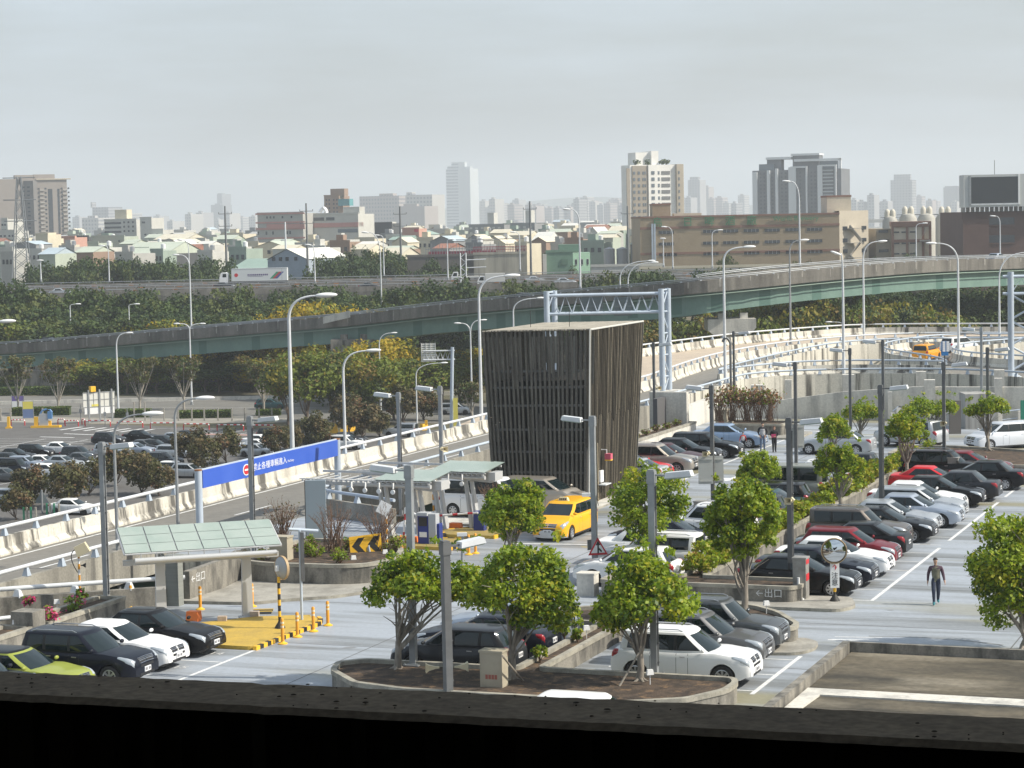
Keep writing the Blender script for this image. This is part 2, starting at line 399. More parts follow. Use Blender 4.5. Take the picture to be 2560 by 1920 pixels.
 for sgn in (1, -1):
  for j in range(4):
   for i in range(len(half)-1):
    key = seg[i]
    if key == 'p': key = 'body'
    elif key == 'b': key = 'window_pillar' if 0 < j < 3 else 'body'
    elif key in 'fr': key = {'f': 'windshield', 'r': 'rear_window'}[key]
    else: key = key+('L' if sgn > 0 else 'R')
    if key not in ('body', 'window_pillar') and (j in (3,) or (j == 0 and key[0] == 'S')): key = 'body'
    put(key, [R[j][i], R[j][i+1], R[j+1][i+1], R[j+1][i]], sgn)
  rt = R[4]; inn = [(lerp(x, (xrf+xrr)/2, .04), y*.86, H-.014) for x, y, z in rt]; mid_ = [(lerp(x, (xrf+xrr)/2, .10), y*.45, H-.002) for x, y, z in rt]; cen = [(lerp(x, (xrf+xrr)/2, .12), 0, H) for x, y, z in rt]
  for A_, B_ in ((rt, inn), (inn, mid_), (mid_, cen)):
   for i in range(len(half)-1):
    put('roof', [A_[i], A_[i+1], B_[i+1], B_[i]], sgn)
 g = parts.pop('body'); b.add(g.v, g.f, 0); g = parts.pop('roof'); M['roof'] = g.mesh('roof_'+kind, [WHITE], None); bm = bmesh.new(); bm.from_mesh(M['roof']); bmesh.ops.remove_doubles(bm, verts=bm.verts, dist=.0015); bmesh.ops.recalc_face_normals(bm, faces=bm.faces); bm.to_mesh(M['roof']); bm.free(); M['roof'].polygons.foreach_set('use_smooth', [True]*len(M['roof'].polygons)); M['roof'].update()
 # fill under windshield (front + rear cap of roof ring)
 me = b.mesh('body_'+kind, [WHITE, BLACKP], None)
 bm = bmesh.new(); bm.from_mesh(me); bmesh.ops.remove_doubles(bm, verts=bm.verts, dist=.0015)
 bmesh.ops.recalc_face_normals(bm, faces=bm.faces); bm.to_mesh(me); bm.free()
 me.polygons.foreach_set('use_smooth', [True]*len(me.polygons)); me.set_sharp_from_angle(angle=radians(38)); me.update()
 M['body'] = me
 M['glass'] = []
 for k, t in parts.items():
  # pull the panes 4 mm outwards so they read as set in seals
  gm = t.mesh(k+'_'+kind, [BLACKP if k == 'window_pillar' else GLASS], None); bm = bmesh.new(); bm.from_mesh(gm); bmesh.ops.remove_doubles(bm, verts=bm.verts, dist=.001); bm.to_mesh(gm); bm.free()
  gm.polygons.foreach_set('use_smooth', [True]*len(gm.polygons)); gm.update()
  M['glass'].append((k if k[0] != 'S' else 'side_window', gm))
 def hull(x, s):
  sc = section(x); i = min(int(s), n-2); t = s-i
  return Vector((x, lerp(sc[i][0], sc[i+1][0], t), lerp(sc[i][1], sc[i+1][1], t)))
 def patch(x0, x1, s0, s1, off, nx=5, ns=4, s0b=None, s1b=None):
  t = MB(); vs = []
  for i in range(nx+1):
   for j in range(ns+1):
    u = i/nx; x = lerp(x0, x1, u); a0 = lerp(s0, s0b if s0b is not None else s0, u); a1 = lerp(s1, s1b if s1b is not None else s1, u)
    s = lerp(a0, a1, j/ns); p = hull(x, s); e = .01
    du = hull(min(x+e, h), s)-hull(max(x-e, -h), s); dv = hull(x, min(s+.05, 8.9))-hull(x, s-.05); nn = du.cross(dv).normalized()
    if nn.y < 0 or (nn.y < .2 and nn.z < 0): nn = -nn
    edge = i in (0, nx) or j in (0, ns)
    vs.append(p+nn*(off if not edge else -.004))
  t.add(vs, [(i*(ns+1)+j, (i+1)*(ns+1)+j, (i+1)*(ns+1)+j+1, i*(ns+1)+j+1) for i in range(nx) for j in range(ns)])
  return t
 def both(t, name, m):
  out = []
  for sg in (1, -1):
   q = MB(); q.add([(x, y*sg, z) for x, y, z in t.v], t.f if sg > 0 else [f[::-1] for f in t.f]); out.append(q.mesh(name+'_'+kind, [m], 180))
  return out
 M['headlight'] = both(patch(h-.60, h-.014, 5.3, 6.0, .016, 9, 6, 4.3, 7.55), 'headlight', LAMPW)
 if d['q']:
  M['taillight'] = both(patch(-h+.035, -h+.30, 4.3, 6.9, .018, 4, 6, 4.9, 6.6), 'taillight', LAMPR)
 else:
  M['taillight'] = both(patch(-h+.03, -h+.36, 4.4, 6.2, .018, 5, 5, 5.0, 6.0), 'taillight', LAMPR)
 # front and rear furniture
 hz = d['hood']-.24
 g = MB(); wv = hw*.42
 gp_ = patch(h-.105, h-.004, 7.75, 8.98, .012, 6, 4); g.add(gp_.v, gp_.f, 0); g.add([(x, -y, z) for x, y, z in gp_.v], [f[::-1] for f in gp_.f], 0)
 for k in range(4):
  xx = h-.10+k*.03; ps = [hull(xx, q_) for q_ in (7.8, 8.4, 8.98)]; ps = [Vector((p.x+.012, p.y, p.z+.012)) for p in ps]; g.tube(ps+[Vector((p.x, -p.y, p.z)) for p in ps[::-1]], .009, 5, 1)
 g.box(h-.05, h+.006, -wv, wv, hz-.09, hz-.01, 0)
 g.box(h-.05, h+.008, -wv*1.15, wv*1.15, gc+.10, gc+.17, 0)
 for sg in (-1, 1): g.box(h-.25, h-.075, sg*hw*.70-.09, sg*hw*.70+.09, gc+.12, gc+.19, 0)
 M['grille'] = g.mesh('grille_'+kind, [BLACKP, CHROME])
 for key, sx in (('plate_front', 1), ('plate_rear', -1)):
  p = MB(); X = sx*(h+.03); z = (gc+.19) if sx > 0 else (d['deck']-.44)
  p.box(min(X, X-sx*.05), max(X, X-sx*.05), -.19, .19, z, z+.16, 0)
  for k in range(7):
   if k == 3: continue
   y = -.155+k*.047; p.box(min(X, X+sx*.003), max(X, X+sx*.003), y, y+.03, z+.035, z+.125, 1)
  M[key] = p.mesh(key+'_'+kind, [PLATE, PLATEK])
 t = MB()
 for sg in (1, -1):
  for x in [arx+ (ax-arx)*.25]+[.5*(a+c) for a, c in stops[1:2]]+[xr+ra+.06]:
   for j in range(8):
    a0, a1 = hull(x, 2.6+j*.42), hull(x, 2.6+(j+1)*.42)
    vv = [(a0.x-.006, sg*(a0.y+.002), a0.z), (a0.x+.006, sg*(a0.y+.002), a0.z), (a1.x+.006, sg*(a1.y+.002), a1.z), (a1.x-.006, sg*(a1.y+.002), a1.z)]
    t.add(vv if sg > 0 else vv[::-1], [(0, 1, 2, 3)], 0)
  for x in (stops[1][0]+.2, xr+ra+.18):
   p = hull(x, 5.); t.cbox((x, sg*(p.y+.012), p.z-.03), (.17, .03, .022), 0, 1)
  p = hull(0, 2.6); t.box(xr+ra+.03, xf-ra-.03, min(sg*(p.y-.02), sg*(p.y+.008)), max(sg*(p.y-.02), sg*(p.y+.008)), gc-.02, gc+.055, 0)
  if d.get('rails'):
   t.tube([(xrf-.25, sg*rw*.86, H-.02), (xrf-.4, sg*rw*.86, H+.035), (xrr+.3, sg*rw*.86, H+.03), (xrr+.1, sg*rw*.86, H-.03)], .018, 6, 1)
 t.box(-h+.3, h-.3, -hw*.72, hw*.72, gc-.04, .55, 0)
 M['side_trim'] = t.mesh('side_trim_'+kind, [BLACKP, ALLOY])
 q = MB(); q.ell((0, 0, 0), (.06, .11, .065), 12, 8); M['mirror'] = q.mesh('mirror_'+kind, [WHITE], 180)
 M['mirror_at'] = (ax+.03, gw+.13, d['cowl']+.07)
 # wheels
 w_ = .21
 q = MB(); q.lathe([(wr*.62, -w_/2+.02), (wr*.9, -w_/2), (wr, -w_/2+.035), (wr, w_/2-.035), (wr*.9, w_/2), (wr*.62, w_/2-.02), (.001, w_/2-.05)], (0, 0, 0), 22, 0, 'y')
 M['wheel'] = q.mesh('wheel_'+kind, [RUBBER], 50)
 q = MB(); q.lathe([(wr*.60, w_/2-.03), (wr*.66, w_/2-.004), (wr*.60, w_/2+.0), (wr*.55, w_/2-.03)], (0, 0, 0), 22, 0, 'y')
 q.lathe([(wr*.16, w_/2-.04), (wr*.16, w_/2-.008), (.001, w_/2-.006)], (0, 0, 0), 12, 0, 'y')
 for k in range(7):
  a = 2*pi*k/7; c, s = cos(a), sin(a)
  pts = [(-.028, .12*wr), (.028, .12*wr), (.04, .6*wr), (-.04, .6*wr)]
  q.add([(x*c-r*s, w_/2-.012, x*s+r*c) for x, r in pts]+[(x*c-r*s, w_/2-.04, x*s+r*c) for x, r in pts], [(0, 1, 2, 3), (0, 4, 5, 1), (1, 5, 6, 2), (3, 2, 6, 7), (0, 3, 7, 4)], 0)
 M['rim'] = q.mesh('rim_'+kind, [ALLOY], 40)
 M['wheels_at'] = [(x, s*(hw-.115), wr) for x in (xf, xr) for s in (1, -1)]
 M['d'] = d; CARM[kind] = M; return M
def car(kind, pm, label, loc, rz, group=None, cat='car', lite=False, name='parked_car', glass=None, roofm=None):
 M = car_meshes(kind); t = thing(name, label, cat, loc, rz, group)
 part('body', M['body'], t, m=pm); part('roof', M['roof'], t, m=roofm or pm)
 for k, gm in M['glass']: part(k, gm, t, m=None if k == 'window_pillar' else glass)
 for me in M['headlight']: part('headlight', me, t)
 for me in M['taillight']: part('taillight', me, t)
 part('grille', M['grille'], t)
 part('number_plate', M['plate_front'], t); part('number_plate', M['plate_rear'], t)
 part('side_trim', M['side_trim'], t)
 x, y, z = M['mirror_at']
 for sg in (1, -1): part('mirror', M['mirror'], t, (x, sg*y, z), m=pm)
 for (x, y, z) in M['wheels_at']:
  w = part('wheel', M['wheel'], t, (x, y, z), (0, 0, 0 if y > 0 else pi))
  if not lite: part('rim', M['rim'], w)
 return t
PW = paint('white', (.78, .79, .80)); PS = paint('silver', (.52, .54, .56), .75, .3); PK = paint('black', (.005, .005, .006)); PN = paint('dark_navy', (.007, .009, .018), .2)
PG = paint('dark_grey', (.035, .038, .045), .5); PM = paint('mid_grey', (.12, .128, .135), .7); PB = paint('light_blue', (.30, .40, .55), .6); PR = paint('bright_red', (.55, .02, .03)); PD = paint('dark_red', (.18, .012, .02), .4)
PC = paint('champagne', (.42, .38, .33), .7); PA = paint('maroon', (.06, .018, .022), .3); PL = paint('lime', (.27, .31, .06)); PY = paint('taxi_yellow', (.82, .42, .02)); PT = paint('dark_teal', (.03, .075, .085), .5)
PO = paint('orange_yellow', (.80, .34, .02)); PV = paint('grey_green', (.27, .28, .25), .3); PX = paint('silver_blue', (.42, .47, .55), .7); PQ = paint('taupe', (.14, .125, .115), .5)
FR = ANG            # nose towards the aisle on the right (+p)
def stall_car(kind, pm, label, a, pn, rear=False, group=None, skew=0., **k):
 """a: along the row, pn: where the end that faces the aisle stands (p coordinate)"""
 L = KINDS[kind]['L']
 return car(kind, pm, label, W(a, pn-L/2), FR+(pi if rear else 0)+radians(skew), group, **k)
# ================================================================ vegetation, people, lamps
LEAF_A = [leafmat('leaf_fresh', (.25, .32, .025), .34), leafmat('leaf_mid', (.16, .235, .02), .34), leafmat('leaf_yellowish', (.36, .35, .03), .34), leafmat('leaf_deep', (.075, .13, .016), .3)]
LEAF_F = [leafmat('wood_leaf_dark', (.040, .070, .018), .15, .7), leafmat('wood_leaf_mid', (.062, .098, .022), .15, .7), leafmat('wood_leaf_olive', (.085, .105, .024), .15, .7), leafmat('wood_leaf_deep', (.024, .045, .016), .1, .7)]
LEAF_O = [leafmat('autumn_leaf_green', (.14, .175, .025), .2, .7), leafmat('autumn_leaf_gold', (.22, .19, .025), .25, .7), leafmat('autumn_leaf_rust', (.17, .12, .03), .2, .7), leafmat('autumn_leaf_dark', (.06, .085, .018), .1, .7)]  # leaf colours differ at random from leaf to leaf
LEAF_Y = [leafmat('golden_leaf', (.40, .29, .02), .3, .7), leafmat('golden_leaf_pale', (.33, .29, .03), .3, .7), leafmat('golden_leaf_green', (.12, .15, .02), .2, .7), leafmat('golden_leaf_brown', (.20, .12, .02), .2, .7)]
LEAF_B = [leafmat('brownish_leaf', (.13, .10, .045), .15, .7), leafmat('brownish_leaf_olive', (.085, .085, .028), .15, .7), leafmat('brownish_leaf_dark', (.05, .05, .022), .1, .7), leafmat('brownish_leaf_red', (.15, .085, .04), .15, .7)]
def leaf_cloud(mb, clumps, n, size, wts, rnd, sig=.45, up=.3, long=1.5, coh=.45):
 """clumps: (centre, radius); n leaves spread through the clumps' volumes"""
 tot = sum(c[1]**2 for c in clumps)
 cw = [random.choices(range(len(wts)), wts)[0] for _ in clumps]
 for ci, (c, r) in enumerate(clumps):
  k = int(n*r*r/tot)
  for _ in range(k):
   d = Vector((rnd.gauss(0, 1), rnd.gauss(0, 1), rnd.gauss(0, 1))).normalized()*(r*rnd.random()**sig)
   p = Vector(c)+Vector((d.x, d.y, d.z*.85))
   nn = (d.normalized()*.6+Vector((rnd.gauss(0, .6), rnd.gauss(0, .6), rnd.gauss(0, .6)+up))).normalized()
   a = nn.orthogonal().normalized(); a = Matrix.Rotation(rnd.random()*6.28, 3, nn) @ a; b = nn.cross(a)
   s = size*(.5+1.05*rnd.random()); mi = cw[ci] if rnd.random() < coh else rnd.choices(range(len(wts)), wts)[0]
   mb.add([p-a*s*long*.5, p+b*s*.5, p+a*s*long*.5, p-b*s*.5], [(0, 1, 2, 3)], mi)
def limbs(mb, base, fork, targets, r0, rnd, mi=0, wob=.12, sub=0):
 base = Vector(base); fork = Vector(fork)
 mb.tube([base-Vector((0, 0, .05)), base+Vector((0, 0, .12)), base.lerp(fork, .5)+Vector((rnd.gauss(0, wob*.3), rnd.gauss(0, wob*.3), 0)), fork], [r0*1.5, r0*1.05, r0*.92, r0*.85], 9, mi)
 for t in targets:
  t = Vector(t); s = base.lerp(fork, .55+.45*rnd.random()); m = s.lerp(t, .5)+Vector((rnd.gauss(0, wob), rnd.gauss(0, wob), rnd.gauss(0, wob*.5)))
  out = Vector((t.x-s.x, t.y-s.y, 0)); m -= out*.12
  r = r0*(.35+.25*rnd.random())
  pts = bez(s, m+(m-s.lerp(t, .5)), t, 5); mb.tube(pts, [r*(1-.7*i/5) for i in range(6)], 6, mi)
  for _ in range(sub):
   q = pts[2+rnd.randrange(3)]; e = q+Vector((rnd.gauss(0, .5), rnd.gauss(0, .5), .3+rnd.random()*.7))*(t-s).length*.35
   mb.tube([q, q.lerp(e, .5)+Vector((0, 0, .05)), e], [r*.4, r*.28, r*.1], 5, mi)
def topiary(loc, H, cw, ch, seed, label, fork=.33, nl=2300, ball=False, lobes=None, group='clipped trees in the planters', leaf=.088):
 rnd = random.Random(seed); t = thing('clipped_tree', label, 'tree', loc, 0, group)
 zb = H-ch; cl = []; rx = cw/2
 lobes = lobes or [(0, 0, 1.)]
 for (lx, lz, ls) in lobes:
  N_ = int(58*ls)+10
  for i in range(N_):
   a = rnd.random()*6.283; u = sqrt(rnd.random())
   x, y = rx*ls*u*cos(a)*.86, rx*ls*u*sin(a)*.86
   if ball: zz = zb+ch*(.5+.46*rnd.uniform(-1, 1)*sqrt(max(0, 1-u*u*.86)))
   else: zz = zb+ch*ls*(.08+.88*max(.05, 1-u*u)**.7*rnd.random()**.55)
   cl.append(((lx*rx+x, y, zz+lz*ch), rx*(.19+.11*rnd.random())*(.8+.2*ls)))
  for i in range(5):
   a = rnd.random()*6.283; cl.append(((lx*rx+rx*ls*.75*cos(a), rx*ls*.75*sin(a), zb+ch*(.55+.5*rnd.random())+lz*ch), rx*.12))
 c = MB(); leaf_cloud(c, cl, int(nl*2.3), leaf, [5, 4, 2., 2.2], rnd)
 tr = MB(); fk = (rnd.gauss(0, .05), rnd.gauss(0, .05), zb*fork+.2)
 tg = [(cl[i][0][0]*.9, cl[i][0][1]*.9, max(zb+.12, cl[i][0][2]-.25)) for i in rnd.sample(range(len(cl)), 13)]
 limbs(tr, (0, 0, 0), fk, tg, .045+.017*H, rnd, sub=3)
 for k in range(4):
  a = rnd.random()*6.28; tr.tube([(0, 0, .18), (cos(a)*.16, sin(a)*.16, .05), (cos(a)*.38, sin(a)*.38, -.03)], [.06, .05, .02], 6)
 tr.build('trunk', [BARK], t, 60); c.build('crown', LEAF_A, t)
 return t
WOODM = {}
def wood_mesh(key, rx, rz, n, size, mats, wts, seed, trunk_h, bare=False):
 if key in WOODM: return WOODM[key]
 rnd = random.Random(seed); cl = []
 for i in range(26):
  v = Vector((rnd.gauss(0, 1), rnd.gauss(0, 1), rnd.gauss(0, .8))).normalized()*(.55+.35*rnd.random())
  cl.append(((v.x*rx, v.y*rx, trunk_h+rz+v.z*rz), rx*(.26+.2*rnd.random())))
 c = MB(); leaf_cloud(c, cl, n, size, wts, rnd, sig=.3, up=.5, long=1.25, coh=.75)
 tr = MB(); limbs(tr, (0, 0, 0), (rnd.gauss(0, .1), rnd.gauss(0, .1), trunk_h*.7), [(q[0][0]*.8, q[0][1]*.8, q[0][2]-.2) for q in rnd.sample(cl, 7)], .12+.014*trunk_h*2, rnd, wob=.3)
 WOODM[key] = (c.mesh('crown_'+key, mats), tr.mesh('trunk_'+key, [BARKD], 60)); return WOODM[key]
def wood_tree(key, loc, s, rz, label, group, name='tree', sz=None):
 c, tr = WOODM[key]; t = thing(name, label, 'tree', loc, rz, group); t.scale = (s, s, sz or s)
 part('crown', c, t); part('trunk', tr, t); return t
for i in range(5): wood_mesh('dark%d' % i, 4.2, 4.2, 3300, .33, LEAF_F, [4, 3, 1.2, 2.5], 100+i, 3.)
for i in range(4): wood_mesh('autumn%d' % i, 4., 3.4, 3200, .32, LEAF_O, [4, 1.3, 1.5, 2.2], 200+i, 3.)
for i in range(3): wood_mesh('gold%d' % i, 3.8, 3., 3000, .30, LEAF_Y, [4, 3, 2, .8], 300+i, 3.)
for i in range(3): wood_mesh('brown%d' % i, 2.2, 2.2, 2600, .24, LEAF_B, [2.2, 3, 2.4, .9], 400+i, .5)
for i in range(3): wood_mesh('olive%d' % i, 3.8, 3.6, 3200, .32, LEAF_F, [2, 3, 4, 1.], 500+i, 2.5)
def bare_shrub(loc, H, cw, seed, label, group=None, leafy=0., name='bare_shrub', mats=None, n=46):
 rnd = random.Random(seed); t = thing(name, label, 'shrub', loc, 0, group); m = MB(); lf = MB(); tips = []
 for k in range(n):
  a = rnd.random()*6.283; u = sqrt(rnd.random()); e = Vector((cw/2*u*cos(a), cw/2*u*sin(a), H*(1-.22*u*u)*(.82+.18*rnd.random())))
  b = Vector((rnd.gauss(0, .08*cw), rnd.gauss(0, .08*cw), 0)); mid = b.lerp(e, .5)+Vector((-e.x*.18, -e.y*.18, .1))
  pts = bez(b, mid, e, 4); m.tube(pts, [.018, .015, .012, .009, .004], 5)
  for j in range(4):
   q = pts[2].lerp(pts[4], rnd.random()); d = q+Vector((rnd.gauss(0, .14), rnd.gauss(0, .14), .08+rnd.random()*.2))*1.; m.tube([q, q+(d-q)], [.008, .003], 4); tips.append(d)
 m.build('branches', [TWIG], t, 60)
 if leafy:
  leaf_cloud(lf, [(p, .11) for p in tips], int(leafy*len(tips)), .05 if leafy < 3 else .10, [1, 1, 1, 1], rnd); lf.build('leaves', mats or LEAF_B, t)
 return t
def hedge_bush(loc, w, h, seed, label, mats=None, group=None, n=700, leaf=.07, name='bush', wts=(3, 3, 3, 1.5)):
 rnd = random.Random(seed); t = thing(name, label, 'bush', loc, 0, group); c = MB(); st = MB(); cl = []
 for i in range(14):
  a = rnd.random()*6.28; u = sqrt(rnd.random())*.75; cl.append(((w/2*u*cos(a), w/2*u*sin(a), h*(.25+.6*rnd.random()*(1-u*.4))), w*(.14+.08*rnd.random())))
 leaf_cloud(c, cl, n, leaf, wts, rnd)
 for q in cl[:7]: st.tube([(0, 0, 0), (q[0][0]*.4, q[0][1]*.4, q[0][2]*.5), q[0]], [.02, .015, .006], 5)
 st.build('stems', [TWIG], t, 60); c.build('foliage', mats or LEAF_A, t); return t
# ---------------------------------------------------------------- people
SKIN = mat('skin', (.45, .28, .20), rough=.6); HAIR = mat('black_hair', (.015, .012, .011), rough=.7)
def person(label, loc, rz, cols, pose, s=1., hair='short', extra=None, hcol=None, turn=0.):
 """pose: arm and leg joints in metres for a 1.72 m body facing +Y; cols: (torso, sleeve, trousers, shoes)"""
 mats = [SKIN]+[mat('cloth_%02d%02d%02d' % tuple(int(c*99) for c in q), q, rough=.9, col2=tuple(c*.7 for c in q), scale=9) for q in cols]
 V = []; Ed = []; Rd = []; lab = []
 def v(p, r): V.append(Vector(p)); Rd.append(r if isinstance(r, tuple) else (r, r)); return len(V)-1
 def e(a, b, m): Ed.append((a, b)); lab.append(m)
 pel = v((0, 0, .96), (.165, .12)); bel = v((0, .005, 1.10), (.175, .125)); ch = v((0, .01, 1.27), (.20, .14)); up = v((0, 0, 1.40), (.15, .10)); nb = v((0, 0, 1.47), .055)
 e(pel, bel, 1); e(bel, ch, 1); e(ch, up, 1); e(up, nb, 1)
 hx = sin(turn)*.02
 n2 = v((hx*.5, .01, 1.52), .05); h0 = v((hx, .022, 1.575), (.066, .075)); h1 = v((hx, .015, 1.64), (.078, .094)); h2 = v((hx, .005, 1.705), (.055, .065))
 for a, b in ((nb, n2), (n2, h0), (h0, h1), (h1, h2)): e(a, b, 0)
 nd = Vector((sin(turn), cos(turn), 0)); sd = Vector((cos(turn), -sin(turn), 0)); hc = V[h1]
 nz = v(hc+nd*.108+Vector((0, 0, -.015)), .012); e(h1, nz, 0)
 for q in (1, -1): ea = v(hc+sd*(q*.088), .016); e(h1, ea, 0)
 for q, k in ((1, 'R'), (-1, 'L')):
  sh = v((q*.195, 0, 1.395), .078); e(up, sh, 2)
  el_, wr_ = pose['elbow'+k], pose['wrist'+k]; hd = Vector(pose.get('hand'+k, Vector(wr_)+(Vector(wr_)-Vector(el_)).normalized()*.09))
  ae = v(el_, .060); aw = v(wr_, .042); e(sh, ae, 2); e(ae, aw, 2)
  ah = v(hd, (.036, .022)); e(aw, ah, 0)
  dr = (hd-Vector(wr_)).normalized(); side = Vector((0, 1, 0)) if abs(dr.y) < .8 else Vector((0, 0, 1))
  side = (side-dr*side.dot(dr)).normalized(); inn = dr.cross(side)*(-q)
  for j, ln in enumerate((.065, .075, .07, .055)):
   b0 = v(hd+dr*.03+side*(.027-.018*j), .009); f1 = v(hd+dr*(.03+ln*.6)+side*(.030-.02*j)+inn*.006, .0085); f2 = v(hd+dr*(.03+ln)+side*(.028-.019*j)+inn*.022, .007)
   e(ah, b0, 0); e(b0, f1, 0); e(f1, f2, 0)
  t1 = v(hd-dr*.01+side*.038, .010); t2 = v(hd+dr*.03+side*.058+inn*.01, .008); e(ah, t1, 0); e(t1, t2, 0)
  hp = v((q*.09, 0, .91), .112); e(pel, hp, 3)
  kn, an = pose['knee'+k], pose['ankle'+k]; to = Vector(pose.get('toe'+k, Vector(an)+Vector((q*.02, .17, -.045))))
  lk = v(kn, .080); la = v(an, .056); e(hp, lk, 3); e(lk, la, 3)
  hl = v(Vector(an)+Vector((0, -.03, -.045)), .035); lt = v(to, (.042, .028)); e(la, lt, 4); e(la, hl, 4)
 me = bpy.data.meshes.new('person_rig'); me.from_pydata([tuple(p) for p in V], Ed, [])
 o = bpy.data.objects.new('person_rig', me); COL.objects.link(o)
 sk = o.modifiers.new('skin', 'SKIN'); sk.use_smooth_shade = True; sk.branch_smoothing = .3
 for i, sv in enumerate(me.skin_vertices[0].data): sv.radius = Rd[i]; sv.use_root = (i == 0)
 su = o.modifiers.new('sub', 'SUBSURF'); su.levels = 1; su.render_levels = 1
 dg = bpy.context.evaluated_depsgraph_get(); ev = o.evaluated_get(dg); bm_ = bpy.data.meshes.new_from_object(ev)
 bpy.data.objects.remove(o); bm_.name = 'person_body'
 bm_.materials.clear()
 for m in mats: bm_.materials.append(m)
 for f in bm_.polygons:
  c = f.center; best = 1e9; bi = 0
  for (a, b), l in zip(Ed, lab):
   A_, B_ = V[a], V[b]; d = B_-A_; t = max(0, min(1, (c-A_).dot(d)/max(1e-9, d.length_squared))); dd = (c-A_-d*t).length-(Rd[a][0]*(1-t)+Rd[b][0]*t)*.5
   if dd < best: best = dd; bi = l
  f.material_index = bi; f.use_smooth = True
 body = bpy.data.objects.new('person', bm_); COL.objects.link(body); body.location = loc; body.rotation_euler = (0, 0, rz); body.scale = (s, s, s)
 tag(body, label, 'person')
 hm = MB(); hc2 = hc+Vector((0, -.012, .028))
 hm.lathe([(max(.002, .098*sin(a)), .098*cos(a)) for a in [pi*i/14 for i in range(0, 8 if hair == 'short' else 9)]], (0, 0, 0), 14)
 hm.v = [(hc2.x+x*.92, hc2.y+y*1.08-max(0, (.02-z))*.35, hc2.z+z*.98+ (y*.28)) for x, y, z in hm.v]
 if hair == 'long':
  hm.tube([hc2+Vector((0, -.05, .02)), hc2+Vector((0, -.09, -.1)), hc2+Vector((0, -.08, -.25))], [.075, .09, .05], 10)
 hm.build('hair', [hcol or HAIR], body, 180, base=(0, 0, 0))
 for q in (1, -1):
  em = MB(); p = hc+nd*.088+sd*(q*.031)+Vector((0, 0, .005)); em.ell(p, (.009, .007, .006), 6, 4); em.build('eye', [BLACK], body, 180, base=(0, 0, 0))
 mm = MB(); p = hc+nd*.079+Vector((0, 0, -.060)); mm.ell(p, (.02, .010, .005), 6, 4); mm.build('mouth', [mat('lip', (.3, .13, .11))], body, 180, base=(0, 0, 0))
 if extra: extra(body)
 return body
# ---------------------------------------------------------------- lamps
def deck_lamp(base, ytop, side, label, m=None, w=.17, xt=None, group='square lamp posts of the roof car park', yaw=None, cond=False):
 b = Vector(base); pxm = F/b.y
 top = DP(1280, 960, b.y)
 # pole height from the pixel of its top
 h = DP(xt if xt else 1280+b.x*pxm, ytop, b.y).z-b.z
 t = thing('lamp_post', label, 'lamp post', b, ANG if yaw is None else yaw, group); m = m or GREYP; w *= .85
 q = MB(); q.box(-w/2, w/2, -w/2, w/2, .04, h); q.build('pole', [m], t)
 q = MB(); q.box(-w*1.3, w*1.3, -w*1.3, w*1.3, 0, .035); q.box(-w*.8, w*.8, -w*.8, w*.8, .035, .06)
 for sx in (-1, 1):
  for sy in (-1, 1): q.lathe([(.025, 0), (.025, .05), (.001, .055)], (sx*w*1.05, sy*w*1.05, .035), 6)
 q.build('base_plate', [GREYP], t)
 q = MB(); q.box(min(0, side*(w/2+.38)), max(0, side*(w/2+.38)), -.03, .03, h-.20, h-.14); q.box(-w*.62, w*.62, -w*.62, w*.62, h-.42, h-.05); q.build('arm', [m], t)
 hd = thing_part('lamp_head', t, (side*(w/2+.36+.42), 0, h-.17), (0, radians(-6*side), 0))
 q = MB(); q.cbox((0, 0, .05), (.86, .36, .17), 0, 0, .9); q.build('housing', [WHITEP], hd, base=(0, 0, 0))
 q = MB(); q.cbox((0, 0, -.055), (.78, .30, .04), 0, 0); q.build('lens', [FROST], hd, base=(0, 0, 0))
 if cond:
  q = MB(); q.tube([(w/2+.03, -.02, .3), (w/2+.03, -.02, h-.5)], .022, 6)
  for k in range(int(h/.6)): q.box(w/2, w/2+.06, -.06, .02, .4+k*.6, .43+k*.6)
  q.build('conduit', [GREYD], t)
 return t
def thing_part(name, parent, loc, rot=(0, 0, 0)):
 o = bpy.data.objects.new(name, None); COL.objects.link(o); o.parent = parent; o.location = loc; o.rotation_euler = rot; return o
def street_lamp(base, bend, heads, label, r=.11, m=None, group='curved-arm street lamps', hs=1., rust=False):
 """base: world point; bend: pixel where the shaft ends; heads: pixels of the lamp heads (same distance as the post)"""
 b = Vector(base); b.x = DP(bend[0], bend[1], b.y).x; t = thing('street_lamp', label, 'street lamp', b, 0, group); m = m or WHITEP
 tp = DP(bend[0], bend[1], b.y)-b; tp.x *= 1; q = MB()
 q.tube([(0, 0, 0), (0, 0, .5), (tp.x*.5, 0, tp.z*.5), tp], [r*1.05, r, r*.8, r*.62], 10); q.build('pole', [m], t, 60)
 q = MB(); q.lathe([(r*2.1, 0), (r*2.1, .04), (r*1.4, .05), (r*1.3, .45), (r, .47)], (0, 0, 0), 10); q.build('base_collar', [GREYP], t, 40)
 for hx, hy in heads:
  e = DP(hx, hy, b.y)-b; d = 1 if e.x > tp.x else -1; c = Vector((tp.x+(e.x-tp.x)*.12, 0, max(e.z, tp.z+(e.z-tp.z)*1.02)))
  q = MB(); pts = bez(tp, (tp.x, 0, e.z+.05*abs(e.x-tp.x)*0), e-Vector((d*.35*hs, 0, .02)), 9) if e.z > tp.z else bez(tp, c, e, 9)
  q.tube(pts, [r*.6-(r*.25)*i/9 for i in range(10)], 8); q.build('arm', [m], t, 60)
  ang = atan2(pts[-1].z-pts[-2].z, abs(pts[-1].x-pts[-2].x))
  q = MB(); q.ell((0, 0, 0), (.48*hs, .17*hs, .11*hs), 12, 8); o = q.build('lamp_head', [WHITE], t, 180, base=(0, 0, 0)); o.location = e; o.rotation_euler = (0, -d*ang*.8, 0)
 return t
